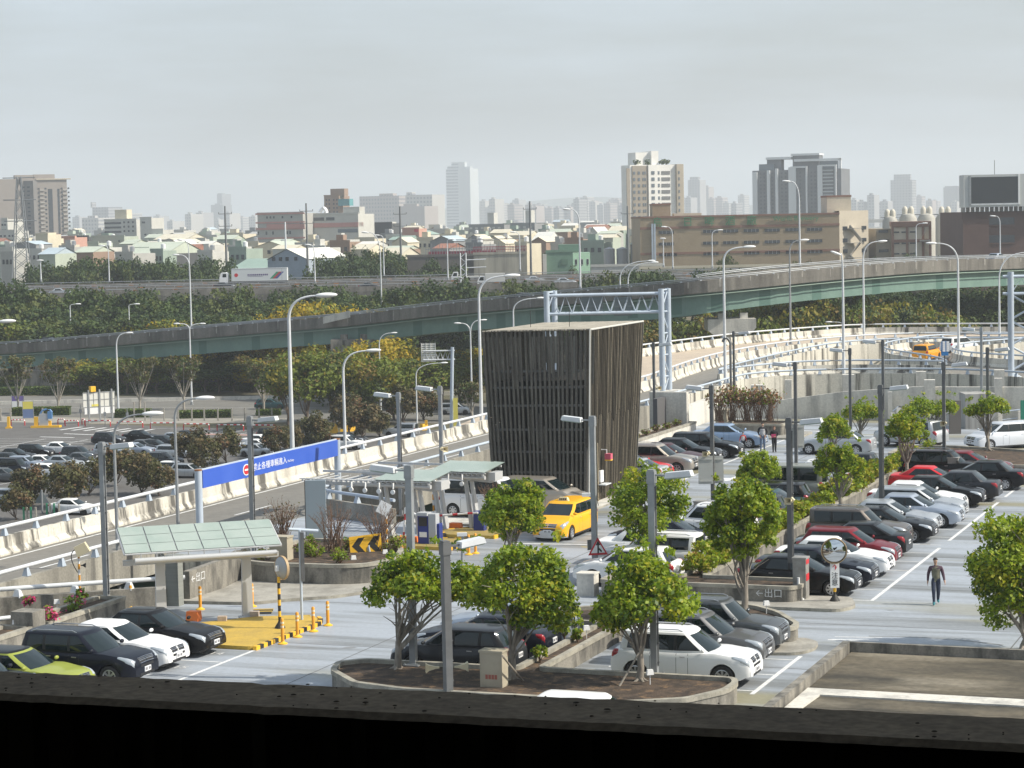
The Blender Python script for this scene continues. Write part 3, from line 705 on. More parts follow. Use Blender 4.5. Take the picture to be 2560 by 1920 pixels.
# ================================================================ the roof car park
def WP(L, z=0.): return [W(a, p, z) for a, p in L]
def offset_poly(P, d):
 n = len(P); A = sum(P[i][0]*P[(i+1) % n][1]-P[(i+1) % n][0]*P[i][1] for i in range(n)); s = 1 if A > 0 else -1; out = []
 for i in range(n):
  p, q, r = Vector(P[i-1][:2]), Vector(P[i][:2]), Vector(P[(i+1) % n][:2]); u = (q-p).normalized(); v = (r-q).normalized()
  n1 = Vector((-u.y, u.x))*s; n2 = Vector((-v.y, v.x))*s; m = (n1+n2); k = max(.35, m.length_squared/2)
  out.append((q.x+m.x*d/k, q.y+m.y*d/k))
 return out
def round_poly(P, r, n=5):
 out = []; k = len(P)
 for i in range(k):
  a, b, c = Vector(P[i-1][:2]), Vector(P[i][:2]), Vector(P[(i+1) % k][:2])
  ra = min(r, (a-b).length*.45, (c-b).length*.45); p, q = b+(a-b).normalized()*ra, b+(c-b).normalized()*ra
  for t in [j/n for j in range(n+1)]: out.append(tuple(p*(1-t)**2+b*2*t*(1-t)+q*t*t))
 return out
def planter(L, h, label, r=.5, z0=0., th=.2, soil=True, wall=None, grp='concrete planters of the roof car park', rough=.05):
 P = round_poly([tuple(W(a, p)[:2]) for a, p in L], r); P2 = offset_poly(P, -.035); P1 = offset_poly(P, th); n = len(P)
 b = MB(); c = MB(); s = MB()
 for i in range(n):
  j = (i+1) % n
  b.quad((*P[i], z0), (*P[j], z0), (*P[j], h-.14), (*P[i], h-.14))
  c.quad((*P2[i], h-.14), (*P2[j], h-.14), (*P2[j], h), (*P2[i], h)); c.quad((*P2[i], h), (*P2[j], h), (*P1[j], h), (*P1[i], h)); c.quad((*P1[i], h), (*P1[j], h), (*P1[j], h-.3), (*P1[i], h-.3))
  c.quad((*P[i], h-.14), (*P[j], h-.14), (*P2[j], h-.14), (*P2[i], h-.14))
 parts = [('wall', b, [wall or CONCD], None), ('coping', c, [CONCCAP], None)]
 s.add([(x, y, h-.13) for x, y in P1], [tuple(range(n))]); parts.append(('soil', s, [SOIL], None))
 t = assemble('planter', label, 'planter', parts, grp)
 for o in t.children:
  bm = bmesh.new(); bm.from_mesh(o.data); bmesh.ops.recalc_face_normals(bm, faces=bm.faces); bm.to_mesh(o.data); bm.free()
 return t
def wall(path, h, th, label, m=None, z0=0., name='wall', cap=True, grp=None, htop=None):
 m = m or CONCD; k = len(path); hs = htop or [h]*k; b = MB(); c = MB(); P = [Vector(q) for q in path]
 def ring(i, e):
  t = P[min(i+1, k-1)]-P[max(i-1, 0)]; t.z = 0; t.normalize(); r = Vector((t.y, -t.x, 0)); return P[i]+r*(th/2+e), P[i]-r*(th/2+e)
 for i in range(k-1):
  (a0, a1), (b0, b1) = ring(i, 0), ring(i+1, 0)
  z = lambda q, zz: (q.x, q.y, q.z+zz)
  b.quad(z(a0, z0), z(b0, z0), z(b0, hs[i+1]), z(a0, hs[i])); b.quad(z(b1, z0), z(a1, z0), z(a1, hs[i]), z(b1, hs[i+1])); b.quad(z(a0, hs[i]), z(b0, hs[i+1]), z(b1, hs[i+1]), z(a1, hs[i]))
  if i == 0: b.quad(z(a1, z0), z(a0, z0), z(a0, hs[0]), z(a1, hs[0]))
  if i == k-2: b.quad(z(b0, z0), z(b1, z0), z(b1, hs[-1]), z(b0, hs[-1]))
 o = b.build(name, [m]); tag(o, label, name.replace('_', ' '), grp); return o
# ---- floor
DECK = mat('painted_deck', (.345, .378, .425), rough=.5, col2=(.19, .202, .21), scale=.62, stretch=(.10, 1, 1), rng=(.44, .62), col3=(.255, .24, .165), scale3=.17, rng3=(.54, .62), rot=-TH, fine=.07, bump=.04, spec=.4)
deckp = WP([(-72, -27.6), (-9.2, -27.6), (-8.6, -27.2), (-6.9, -25.6), (-4.9, -26.3), (-1, -26.4), (3.5, -28), (4.5, -32.6), (19.6, -32.6), (18.6, -31.4), (17.3, -28.8), (16.6, -26.9), (75.4, -26.9), (75.4, 40), (-72, 40)])
b = MB(); b.prism([q[:2] for q in deckp], -.7, 0, 1, 0); struct(b.build('car_park_floor', [DECK, CONC]), 'blue-grey painted concrete floor of the roof car park')
lines = MB()
def line(a0, p0, a1, p1, w=.12, z=.005, mi=0):
 A, B = W(a0, p0, z), W(a1, p1, z); t = (B-A); t.z = 0; t.normalize(); r = Vector((t.y, -t.x, 0))*(w/2); lines.quad(A-r, A+r, B+r, B-r, mi)
def gline(pts, w, z=.005):
 for u, v in zip(pts, pts[1:]): line(*gp(u), *gp(v), w, z)
for a0, a1 in ((0, 14.15), (16.42, 30.4), (32.65, 42)): line(a0, 0, a1, 0, .15)
for k in range(0, 17): line(2.5*k, -5.2, 2.5*k, -.08, .09)
line(-17.6, 0, -11.3, 0, .15)
for a in (-17.1, -14.55, -12.0): line(a, -5.6, a, -.08, .10)
line(-30, -18.3, -14.75, -18.3, .14)
for a in (-14.8, -17.2, -19.7, -22.2, -24.7): line(a, -24.5, a, -18.38, .10)
line(33.5, -18.4, 60.5, -18.4, .15)
for k in range(11): line(35+2.5*k, -24.5, 35+2.5*k, -18.48, .09)
line(-1, -13.4, 49, -13.4, .13)
for k in range(20): line(.5+2.5*k, -13.3, .5+2.5*k, -7.7, .09)
line(-9.5, -12.9, -17.6, -12.9, .13)
for a in (-10.2, -12.7, -15.2, -17.7): line(a, -12.8, a, -7.6, .09)
line(-8.2, .2, -7.9, 1.9, .2); line(-7.6, .3, -7.35, 1.9, .1)
line(11.3, -19, 12.0, -13.8, .35); line(11.9, -13.7, 11.2, -19.2, .1)
line(62, -17.6, 66, -9, .14); line(56.5, -17.5, 60, -10, .12)
def arrow(a, p, da, dp, L=4.2, w=.22, hw=.75, z=.006):
 c = W(a, p); d = Vector((da*E1[0]+dp*E2[0], da*E1[1]+dp*E2[1], 0)).normalized(); r = Vector((d.y, -d.x, 0)); z = Vector((0, 0, z))
 s, n, h = c-d*L/2+z, c+d*(L/2-1.5)+z, c+d*L/2+z
 lines.add([s-r*w/2, s+r*w/2, n+r*w/2, n+r*hw/2, h, n-r*hw/2, n-r*w/2], [tuple(range(7))], 0)
ap_ = gp(G(1560+1290/4.424, 1020+750/4.424)); arrow(ap_[0], ap_[1], -1, -.06, 5.5, .35, 1.2)
ap_ = gp(G(1560+2090/4.424, 1020+255/4.424)); arrow(ap_[0], ap_[1], -.3, 1, 4, .3, 1.)
jl = MB()
for a in (-13.4, -5.2, 3.1, 11.4, 19.6, 27.8, 36., 44.2, 52.5, 60.7): A, B = W(a, -26, .0035), W(a, 30, .0035); d = Vector((E1[0], E1[1], 0))*.03; jl.quad(A-d, B-d, B+d, A+d)
for p in (-14.6, 6.4): A, B = W(-60, p, .0032), W(74, p, .0032); d = Vector((E2[0], E2[1], 0))*.025; jl.quad(A-d, B-d, B+d, A+d)
rj = random.Random(9)
for k in range(34):
 a, p = rj.uniform(-22, 40), rj.choice((rj.uniform(.6, 6), rj.uniform(-18, -13.5), rj.uniform(-1.2, -.2))); A = W(a, p, .0038); r = .1+.25*rj.random(); n = 9; jl.add([A+Vector((r*cos(6.28*i/n)*(1+.4*rj.random()), r*.8*sin(6.28*i/n)*(1+.4*rj.random()), 0)) for i in range(n)], [tuple(range(n))], 1)
for k in range(9):
 a0, p0, R_, t0 = rj.uniform(-14, 8), rj.choice((3, 4.5, -15.5)), rj.uniform(4, 9), rj.uniform(0, 6.28)
 for o in (0, 1.5):
  P_ = [W(a0+(R_+o)*cos(t0+i*.09), p0+(R_+o)*sin(t0+i*.09), .0034) for i in range(9)]
  if all(-18 < gp(q_)[1] < 8 and not (-10.5 < gp(q_)[1] < .3) for q_ in P_):
   for u, v in zip(P_, P_[1:]): d = (v-u).normalized(); d = Vector((d.y, -d.x, 0))*.08; jl.quad(u-d, u+d, v+d, v-d, 1)
struct(jl.build('floor_joints', [mat('joint_dark', (.15, .155, .16), rough=.8), mat('tyre_stain', (.23, .24, .25), rough=.6)]), 'dark joints, oil spots and tyre marks on the car park floor')
struct(lines.build('floor_markings', [WHITEL]), 'white painted bay lines and arrows on the car park floor')
for body, a in (('B614', -15.6), ('B615', -18.1)):
 q = W(a-.25, -19.6, .007); o = text_obj('bay_number', body, .55, WHITEL, None, q, (0, 0, ANG), 0, 'CENTER'); struct(o, 'white bay number painted on the floor')
# painted fill patches (ochre repair paint)
b = MB(); P = lambda L: WP(L, .003)
for L in ([(-1.9, 6.2), (.6, 4.2), (1.6, 5.2), (1.2, 12), (-1.2, 13)], [(-8.8, -12.7), (-9.4, -13.9), (-7.2, -12.6)], [(11.4, -15.6), (12., -13.2), (11.3, -12.9), (10.8, -15.2)]):
 b.add(P(L), [tuple(range(len(L)))])
struct(b.build('ochre_floor_patch', [mat('ochre_wear', (.32, .27, .16), rough=.7, col2=(.36, .365, .37), scale=.5, stretch=(.12, 1, 1), rng=(.42, .55), rot=-TH)]))
# low humps (rubber speed cushions)
for (x, y) in ((740, 1548), (648, 1532)):
 g = G(x, y-2); q = MB()
 for k in range(4): q.prism([(g.x-.55+.02*k, g.y-.45+.24*k), (g.x+.5, g.y-.45+.24*k), (g.x+.5, g.y-.27+.24*k), (g.x-.5, g.y-.27+.24*k)], .004, .05, k % 2)
 tag(q.build('speed_cushion', [BLACK, YELLOW]), 'black and yellow speed cushion %s' % ('behind the thin sign pole' if x > 700 else 'half hidden behind the pale canopy post'), 'speed cushion', 'speed cushions')
# ---- raised walks
def slab(L, h, name, label, m, r=.5, side=None):
 Pp = round_poly([tuple(W(a, p)[:2]) for a, p in L], r); b = MB(); b.prism(Pp, .001, h, 1, 0); return struct(b.build(name, [m, side or CONCCAP]), label)
WALK = mat('grey_walk', (.36, .345, .31), rough=.9, col2=(.24, .23, .205), scale=.9, rng=(.4, .65), fine=.12)
slab([(-7, -25.9), (-6.6, -22.7), (-5.4, -21.7), (-4.5, -20.3), (-2.5, -19.2), (-.4, -19.1), (-.8, -26.4), (-4.5, -26.)], .12, 'pavement', 'raised grey walk in front of the shrub planter', WALK, .6)
slab([(-2.85, -9.2), (-2.8, -.6), (-1.8, -.2), (.1, -.8), (-.1, -2.6), (-.8, -9.2)], .12, 'pavement', 'raised kerb below the exit arrow planter', WALK, .5)
slab([(-11.6, -1.8), (-11.2, -.1), (-10.3, .25), (-9.1, .1), (-8.4, -.6), (-9.6, -1.6)], .10, 'kerb', 'low kerb round the end of the curved planter', WALK, .4)
slab([(60.2, -23.5), (60.2, -17.6), (65, -17.6), (65, -23.5)], .12, 'pavement', 'raised walk round the far shrub planter', WALK, .4)
slab([(16.5, -26.4), (16.5, -18.9), (33.4, -18.9), (33.4, -26.4)], .10, 'pavement', 'low kerb round the timber-slatted tower', CONCL, .3)
# yellow island with striped kerb
yl = [(-15.0, -18.35), (-10.0, -18.3), (-9.1, -18.7), (-8.8, -19.4), (-9.4, -21.), (-11.6, -22.9), (-14.9, -23.6)]
slab(yl, .13, 'traffic_island', 'yellow painted traffic island below the glass canopy', YELLOW, .3, YELLOW)
q = MB(); kp = [(-15, -18.27), (-10, -18.22), (-9.35, -18.45), (-8.95, -18.75)]; kk = 0
for (a0, p0), (a1, p1) in zip(kp, kp[1:]):
 n = max(1, int(sqrt((a1-a0)**2+(p1-p0)**2)/.27))
 for i in range(n):
  A, B = W(lerp(a0, a1, i/n), lerp(p0, p1, i/n)), W(lerp(a0, a1, (i+1)/n), lerp(p0, p1, (i+1)/n)); t = (B-A).normalized(); r = Vector((t.y, -t.x, 0))*.07
  q.prism([(A-r)[:2], (A+r)[:2], (B+r)[:2], (B-r)[:2]], .002, .145, kk % 2); kk += 1
struct(q.build('island_kerb', [YELB, BLACK]), 'yellow and black striped kerb')
# toll lane islands
for nm, L in (('far', [(12.6, -20.2), (17., -19.4), (17.2, -20.6), (14., -23.4), (12.6, -22.6)]), ('near', [(8.6, -20.8), (11.4, -20.6), (11.6, -24.8), (9., -24.8)]), ('left', [(7.6, -27.4), (8.9, -23.6), (9.9, -23.9), (8.6, -27.6)])):
 slab(L, .15, 'traffic_island', 'yellow topped kerb island under the %s toll canopy' % nm, mat('mustard', (.34, .25, .075), rough=.8, col2=(.25, .2, .08), scale=2), .25, YELLOW)
 q = MB(); Pp = [W(a, p) for a, p in L]; kk = 0
 for A, B in zip(Pp, Pp[1:]):
  n = max(1, int((B-A).length/.33)); t = (B-A).normalized(); r = Vector((t.y, -t.x, 0))*.05
  for i in range(n):
   C_, D_ = A.lerp(B, i/n), A.lerp(B, (i+1)/n); q.prism([(C_-r)[:2], (C_+r)[:2], (D_+r)[:2], (D_-r)[:2]], .002, .17, kk % 2); kk += 1
 struct(q.build('island_kerb', [YELB, BLACK]), 'yellow and black striped kerb')
# ---- planters
planter([(-18.1, -.4), (-18.1, -6.6), (-9.9, -6.6), (-9.9, -1.6), (-9.4, -.7), (-8.6, -.7), (-6.5, -1.9), (-5.4, -3), (-5.1, -4.4), (-5.5, -6.), (-7.4, -9.6), (-9.2, -12.5), (-9.9, -12.8), (-10.1, -12.2), (-9.95, -7.45), (-18.2, -7.45), (-18.2, -12.6), (-18.9, -13.3), (-20.2, -12.9), (-21.8, -11.4), (-22.3, -9.5), (-22.3, -2.5), (-21.4, -.9), (-19.9, -.15), (-18.7, -.12)], .62, 'long kerbed planter with three clipped trees around the white crossover in front', .3, th=.16)
pl2 = planter([(-1.75, -10.2), (-1.75, -2.7), (-1.3, -2.4), (.25, -2.5), (.3, -6.6), (47, -6.6), (47, -7.5), (.3, -7.5), (.2, -10.2)], .72, 'long concrete planter with a clipped hedge between the two back to back car rows', .2, th=.13)
planter([(42.1, -6.5), (42.1, 5), (46, 5), (49.4, .2), (50.8, -2.2), (52.2, -6), (52.2, -9), (47.2, -9), (47.2, -6.5)], .62, 'concrete planter closing the far end of the right-hand car row', .4)
planter([(-26, -26.1), (-16.4, -26.2), (-16.4, -27.5), (-26, -27.5)], .75, 'grey planter at the left edge behind the dark estate car', .1)
planter([(-15.5, -26.1), (-9.9, -26.3), (-9.9, -27.5), (-15.5, -27.5)], .75, 'grey planter with magenta flowers behind the white saloon', .1)
planter([(-2.0, -24.6), (-1.85, -21.2), (-1.3, -20.2), (.6, -19.7), (3.3, -20.6), (5.2, -22.8), (5.0, -26.2), (-1.2, -26.3)], .92, 'dark concrete planter with bare shrubs beside the yellow chevron sign', .8, z0=.1)
planter([(62, -22.9), (62, -19), (64.8, -18.8), (64.8, -23.2)], .85, 'planter with russet shrubs behind the light blue saloon', .2, z0=.1)
planter([(34, -25.3), (63.5, -25.3), (63.5, -26.7), (34, -26.7)], .85, 'pale concrete edge planter behind the champagne car', .1, wall=CONCL)
# exit sign on the planter front
def wall_text(body, a, p, z, size, label_parent, m=WHITEL):
 o = text_obj('lettering', body, size, m, label_parent, W(a, p, z)-label_parent.location, (pi/2, 0, ANG), .004, 'LEFT'); return o
wall_text('←出口', -1.79, -4.05, .42, .36, pl2)
# planting
tl = 'clipped tree'
topiary(G(995, 1674, .45), 4.15, 3.3, 2.0, 1, 'leftmost of the three clipped trees in the front planter, leaning crown behind the grey pole', lobes=[(.22, 0, .80), (1.25, .0, .52)], nl=5000)
topiary(G(1279, 1700, .45), 4.45, 3.45, 2.3, 2, 'clipped tree in the middle of the front planter behind the beige cabinet', lobes=[(.28, 0, .98), (.5, -.2, .5)], nl=5600)
topiary(G(1600, 1704, .45), 4.2, 3.4, 2.2, 3, 'clipped tree in front of the white crossover', lobes=[(.12, 0, .92), (-.35, -.12, .45), (.25, .25, .5)], nl=5600)
topiary(G(1860, 1553, .45), 4.95, 2.75, 2.75, 4, 'tall clipped tree with a forked pale trunk on the curved planter end', ball=True, nl=5400, fork=.55)
topiary(G(1622, 1436, .2), 4.4, 3.3, 2.9, 5, 'round dense clipped tree behind the metal post left of the two white cars', ball=True, nl=4600, fork=.8)
topiary(G(1284, 1452, .2), 4.1, 2.75, 2.45, 6, 'round clipped tree hiding the bonnet of the yellow taxi', ball=True, nl=4200, fork=.8)
topiary(G(1898, 1262, 0.1), 2.75, 2.4, 1.5, 7, 'flat clipped tree on thin stems in front of the walking couple', nl=2800, fork=.25)
topiary(G(2098, 1277, .6), 3.35, 2.6, 1.75, 8, 'clipped tree rising from the hedge beside the grey-green van', nl=3000)
topiary(G(2086, 1148, .3), 2.75, 2.1, 1.5, 9, 'small clipped tree in front of the grey estate car', nl=2200)
topiary(G(2268, 1192, .6), 3.7, 2.4, 1.65, 10, 'clipped tree at the far end of the hedge left of the black off-roader', nl=2600)
topiary(G(2152, 1106, 0), 2.9, 2.7, 1.25, 11, 'small flat clipped tree in front of the pale concrete wall', nl=2200, lobes=[(-.1, 0, .75), (.5, .05, .5)])
topiary(G(2328, 1112, .1), 3.4, 3., 1.5, 12, 'clipped tree with split crown beside the stair railing', nl=2400, lobes=[(-.3, 0, .75), (.65, .12, .45)])
topiary(G(2470, 1126, .5), 3.4, 2.7, 1.2, 13, 'small clipped tree in front of the white people carrier', nl=2100, lobes=[(-.55, 0, .45), (.25, .1, .7)])
topiary(G(2560, 1622), 4.6, 3.9, 3.2, 14, 'large dark bushy tree cut off by the right edge of the picture', ball=True, nl=7000, lobes=[(0, 0, 1.), (-.3, -.25, .5)])
for i, (x, y, dx, L) in enumerate(((1600, 1612, -40, 0), (1262, 1640, 48, 1))):
 A = G(x, y+92, .5); B = Vector((DP(x+(-62 if L == 0 else 60), 1715 if L == 0 else 1700, A.y-.6)))
 B = G(x-52 if L == 0 else x+46, 1716 if L == 0 else 1703, .48); T = DP(x+2 if L == 0 else x-6, 1625 if L == 0 else 1640, A.y)
 q = MB(); q.tube([B, T], [.035, .03], 7); tag(q.build('support_stake', [BARK]), 'leaning wooden stake propping the %s clipped tree' % ('tree in front of the white crossover' if L == 0 else 'middle front'), 'stake', 'tree stakes')
rnd = random.Random(5)
for k in range(26):
 a = 1.2+k*1.75; hedge_bush(W(a, -7.05, .58), 1.35+.3*rnd.random(), .75+.45*rnd.random(), 50+k, 'yellow-green hedge bush between the car rows', [LEAF_A[0], LEAF_A[2], LEAF_A[1], LEAF_O[1]], 'bushes of the clipped hedge between the car rows', 900, .10)
for x, y, w, h in ((1350, 1655, .55, .85), (1412, 1598, .7, .9), (1435, 1578, .7, 1.0), (1445, 1605, .5, .6), (1505, 1570, .9, 1.2), (1525, 1555, .9, .9)):
 hedge_bush(G(x, y, .5), w, h, int(x), 'small leafy bush in the narrow strip beside the white crossover', None, 'small bushes in the front strip', 420, .07)
for i, (x, y, w, h, wh) in enumerate(((1560, 1500, .9, .5, 'low green plant beside the white concrete block'), (2325, 1138, 1.1, 1.2, 'round bush beside the black off-roader'), (1770, 1385, .5, .7, 'sapling beside the white off-roader'), (1812, 1392, .4, .6, 'weedy sapling behind the white off-roader'))):
 hedge_bush(G(x, y, .5), w, h, 900+i, wh, None, None, 380, .07)
mag = [mat('magenta_petal', (.45, .02, .12)), mat('pink_petal', (.55, .08, .2)), LEAF_A[1], LEAF_A[3]]
for i, (x, y, w, h, lb) in enumerate(((120, 1560, 1.1, .7, 'magenta flowering shrub at the planter corner'), (75, 1515, .5, .5, 'small magenta flowers behind the pillar'), (180, 1528, 1.2, .6, 'straggly shrub with few pink flowers in the left planter'), (205, 1498, .6, .5, 'pink flowers beside the left lamp post'))):
 hedge_bush(G(x, y, .6), w, h, 930+i, lb, mag, None, 260 if i < 2 else 200, .09, wts=(5, 2, 2, 1) if i < 2 else (1, 1, 4, 4))
bare_shrub(G(835, 1378, .85), 2.2, 2.3, 31, 'bare russet shrub right of the blue-grey slab sign', 'bare shrubs in the planter', .6)
bare_shrub(G(950, 1372, .85), 1.9, 2.2, 32, 'bare twiggy shrub behind the yellow chevron sign', 'bare shrubs in the planter', .5)
bare_shrub(G(706, 1366, .85), 2.1, 1.7, 33, 'reddish bare shrub at the right end of the glass canopy', 'bare shrubs in the planter', 2.)
bare_shrub(G(1238, 1300, .3), 1.9, 2.2, 34, 'leafless bush between the white van and the yellow taxi', 'bare shrubs in the planter', .3)
rs = [mat('russet_leaf', (.30, .13, .06)), LEAF_B[0], mat('tan_leaf', (.36, .22, .12)), LEAF_A[1]]
for i, x in enumerate((1800, 1830, 1865, 1895, 1925)):
 bare_shrub(G(x, 1053, .9), 2.2+.3*(i % 2), 2.0, 36+i, 'russet leafed shrub in front of the pale far wall', 'russet shrubs in the far planter', 3.5, mats=rs)
for k in range(14): hedge_bush(W(-.9+rnd.random()*4.6, -20.9-rnd.random()*4.6, .75), .9, .55+.3*rnd.random(), 70+k, 'scrubby ground plant under the bare shrubs', [LEAF_A[1], LEAF_B[0], LEAF_A[0], TWIG], 'scrubby plants in the shrub planter', 330, .06)
for k in range(12): hedge_bush(W(36+k*2.3, -26., .75), .8, .5, 90+k, 'scrubby plant in the pale edge planter', [LEAF_A[1], LEAF_B[0], LEAF_B[3], TWIG], 'scrubby plants in the edge planter', 200, .07)
# ---- lower right flat roof with parapets
b = MB(); b.prism([q[:2] for q in WP([(-60, 1.55), (-10.9, 1.6), (-10.9, 30), (-60, 30)])], .01, .14, 0)
struct(b.build('flat_roof', [mat('dirty_roof', (.115, .098, .07), rough=.95, col2=(.04, .036, .028), scale=.55, stretch=(.35, 1, 1), rng=(.40, .62), rot=-TH, fine=.2, bump=.1, col3=(.22, .195, .15), scale3=.4, rng3=(.54, .7))]), 'stained flat concrete roof at the lower right')
o = wall([W(-60, 1.42), W(-10.75, 1.42), W(-10.75, 30)], .46, .30, 'low concrete parapet round the flat roof at the lower right', CONCD, name='parapet')
b = MB(); b.prism([q[:2] for q in WP([(-17.05, 1.62), (-17.05, 30), (-17.95, 30), (-17.95, 2.2), (-21, 2.05), (-60, 2.05), (-60, 1.62)])], .14, .19, 0); tag(b.build('upstand', [CONCL]), 'whitewashed concrete upstand on the stained flat roof', 'upstand')
# ---- glass canopy on the left
def canopy_left():
 t = thing('glass_canopy', 'frosted glass canopy on two pale posts over the yellow island', 'canopy', W(-8.6, -23.9), 0); b0 = t.location
 A, B = Vector((-13.06, 83.0, 0))-b0, Vector((-10., 83.9, 0))-b0; d = (B-A).normalized(); n = Vector((-d.y, d.x, 0)); n = n if n.y > 0 else -n
 for P_ in (A, B):
  q = MB(); q.cbox(P_+Vector((0, 0, .06)), (.62, .5, .12), atan2(d.y, d.x)); q.cbox(P_+Vector((0, 0, 1.33)), (.40, .26, 2.6), atan2(d.y, d.x), None, .8); q.build('post', [mat('pale_steel', (.52, .53, .54), rough=.45, metal=.2)], t)
  q = MB(); q.add([P_+n*-.5+Vector((0, 0, 2.5)), P_+n*1.4+Vector((0, 0, 2.72)), P_+n*1.4+Vector((0, 0, 2.92)), P_+n*-.8+Vector((0, 0, 2.62))], [(0, 1, 2, 3)]);
  q.add([v+tuple() if False else (Vector(v)+d*.09) for v in q.v], [(3, 2, 1, 0)]); q.add([], []); q.f += [[0, 4, 5, 1], [1, 5, 6, 2], [2, 6, 7, 3], [3, 7, 4, 0]]; q.m += [0]*4; q.build('bracket', [mat('pale_steel', (.52, .53, .54))], t)
 L0, L1 = A-d*1.35, B+d*1.2; f = lambda P_, o, z: P_+n*o+Vector((0, 0, z))
 ng = 6
 q = MB()
 for i in range(ng):
  for j in range(3):
   u0, u1 = i/ng+.004, (i+1)/ng-.004; v0, v1 = j/3+.006, (j+1)/3-.006
   pt = lambda u, v: f(L0.lerp(L1, u), -.75+2.3*v, 2.84+.66*v)
   q.add([pt(u0, v0), pt(u1, v0), pt(u1, v1), pt(u0, v1)], [(0, 1, 2, 3)])
   q.add([pt(u0, v0)-Vector((0, 0, .02)), pt(u1, v0)-Vector((0, 0, .02)), pt(u1, v1)-Vector((0, 0, .02)), pt(u0, v1)-Vector((0, 0, .02))], [(3, 2, 1, 0)])
 q.build('glass_roof', [FROST], t)
 q = MB()
 for i in range(ng+1):
  c = L0.lerp(L1, i/ng); q.tube([f(c, -.72, 2.78), f(c, 1.53, 3.42)], .045, 6)
 for v in (0, 1/3, 2/3, 1): q.tube([f(L0, -.75+2.3*v, 2.79+.655*v), f(L1, -.75+2.3*v, 2.79+.655*v)], .03, 6)
 q.tube([f(L0+d*.35, -.85, 2.55), f(L1-d*.2, -.85, 2.55)], .11, 10)
 for i in range(1, 10):
  c = L0.lerp(L1, i/10); q.box(c.x+n.x*-.85-.02, c.x+n.x*-.85+.02, c.y+n.y*-.85-.02, c.y+n.y*-.85+.02, 2.6, 2.82)
 q.add([f(L0, -.2, 2.5), f(L1, -.2, 2.5), f(L1, -.2, 2.3), f(L0, -.2, 2.3), f(L0, -.05, 2.5), f(L1, -.05, 2.5), f(L1, -.05, 2.3), f(L0, -.05, 2.3)], [(0, 1, 2, 3), (7, 6, 5, 4), (0, 4, 5, 1), (3, 2, 6, 7)])
 q.build('roof_frame', [mat('pale_steel', (.52, .53, .54))], t, 50)
canopy_left()
def toll_canopy(a, p, label, posts, L=6., z=2.75):
 c0 = W(a, p); t = thing('toll_canopy', label, 'canopy', c0, ANG+radians(-4), 'glass toll canopies'); ps = mat('pale_steel', (.52, .53, .54))
 q = MB(); x0 = .2; n = 5
 for i in range(n):
  u0, u1 = x0+i*(L/2-.1)/n+.01, x0+(i+1)*(L/2-.1)/n-.01; q.add([(u0, -1.1, z+.18), (u1, -1.1, z+.16), (u1, 1.15, z+.42), (u0, 1.15, z+.44)], [(0, 1, 2, 3)])
  q.add([(u0, -1.1, z+.16), (u1, -1.1, z+.14), (u1, 1.15, z+.40), (u0, 1.15, z+.42)], [(3, 2, 1, 0)])
 q.build('glass_roof', [FROST], t)
 q = MB(); q.box(-L*.62, L/2+.1, -1.08, -.98, z+.08, z+.12); q.tube([(-L*.58, -.85, z-.06), (L*.5, -.85, z-.12)], .10, 8)
 for i in range(26): x = -L*.6+i*.26; q.box(x, x+.03, -1.05, -.8, z-.03, z+.12); q.box(x, x+.16, -1.05, -1.02, z-.02, z+.01)
 q.box(-L*.6, L/2, .9, 1.0, z+.2, z+.3)
 for i in range(10): x = -L*.55+i*.55; q.box(x, x+.05, -1., 1., z+.06+.0, z+.1)
 q.build('gutter_frame', [ps], t, 50)
 q = MB(); q.add([(-L*.3, -.25, z-.12), (L/2, -.25, z-.42), (L/2, -.25, z+.05), (-L*.45, -.25, z+.02), (-L*.3, .05, z-.12), (L/2, .05, z-.42), (L/2, .05, z+.05), (-L*.45, .05, z+.02)], [(0, 1, 2, 3), (7, 6, 5, 4), (0, 4, 5, 1), (1, 5, 6, 2), (2, 6, 7, 3), (3, 7, 4, 0)])
 q.box(L/2+.0, L/2+.35, -.5, .35, z-.3, z+.1); q.build('main_beam', [ps], t)
 for x in posts:
  q = MB()
  for o in (-.16, .16): q.add([(x+o-.05, -.3, 0), (x+o+.07, -.3, 0), (x+o-.28, -.2, z-.25), (x+o-.40, -.2, z-.25), (x+o-.05, .1, 0), (x+o+.07, .1, 0), (x+o-.28, .0, z-.25), (x+o-.40, .0, z-.25)], [(0, 1, 2, 3), (7, 6, 5, 4), (1, 5, 6, 2), (3, 7, 4, 0)])
  q.box(x-.12, x+.12, -.14, -.06, .05, .2); q.build('post', [ps], t)
 for i in range(5):
  q = MB(); x = -L*.15+i*.72; q.lathe([(.001, -1.3), (.11, -1.29), (.11, -1.22), (.001, -1.2)], (x, 0, z-.30-.02*i), 12, 0, 'y'); q.box(x-.02, x+.02, -1.25, -1.15, z-.22, z+.05); q.build('spotlight', [WHITE], t, 40)
toll_canopy(11.3, -25.2, 'nearer of the two glass toll canopies on slanted posts', (.45, 2.2))
toll_canopy(15.2, -24.1, 'farther glass toll canopy, touching the slatted tower in view', (.4, 2.1))
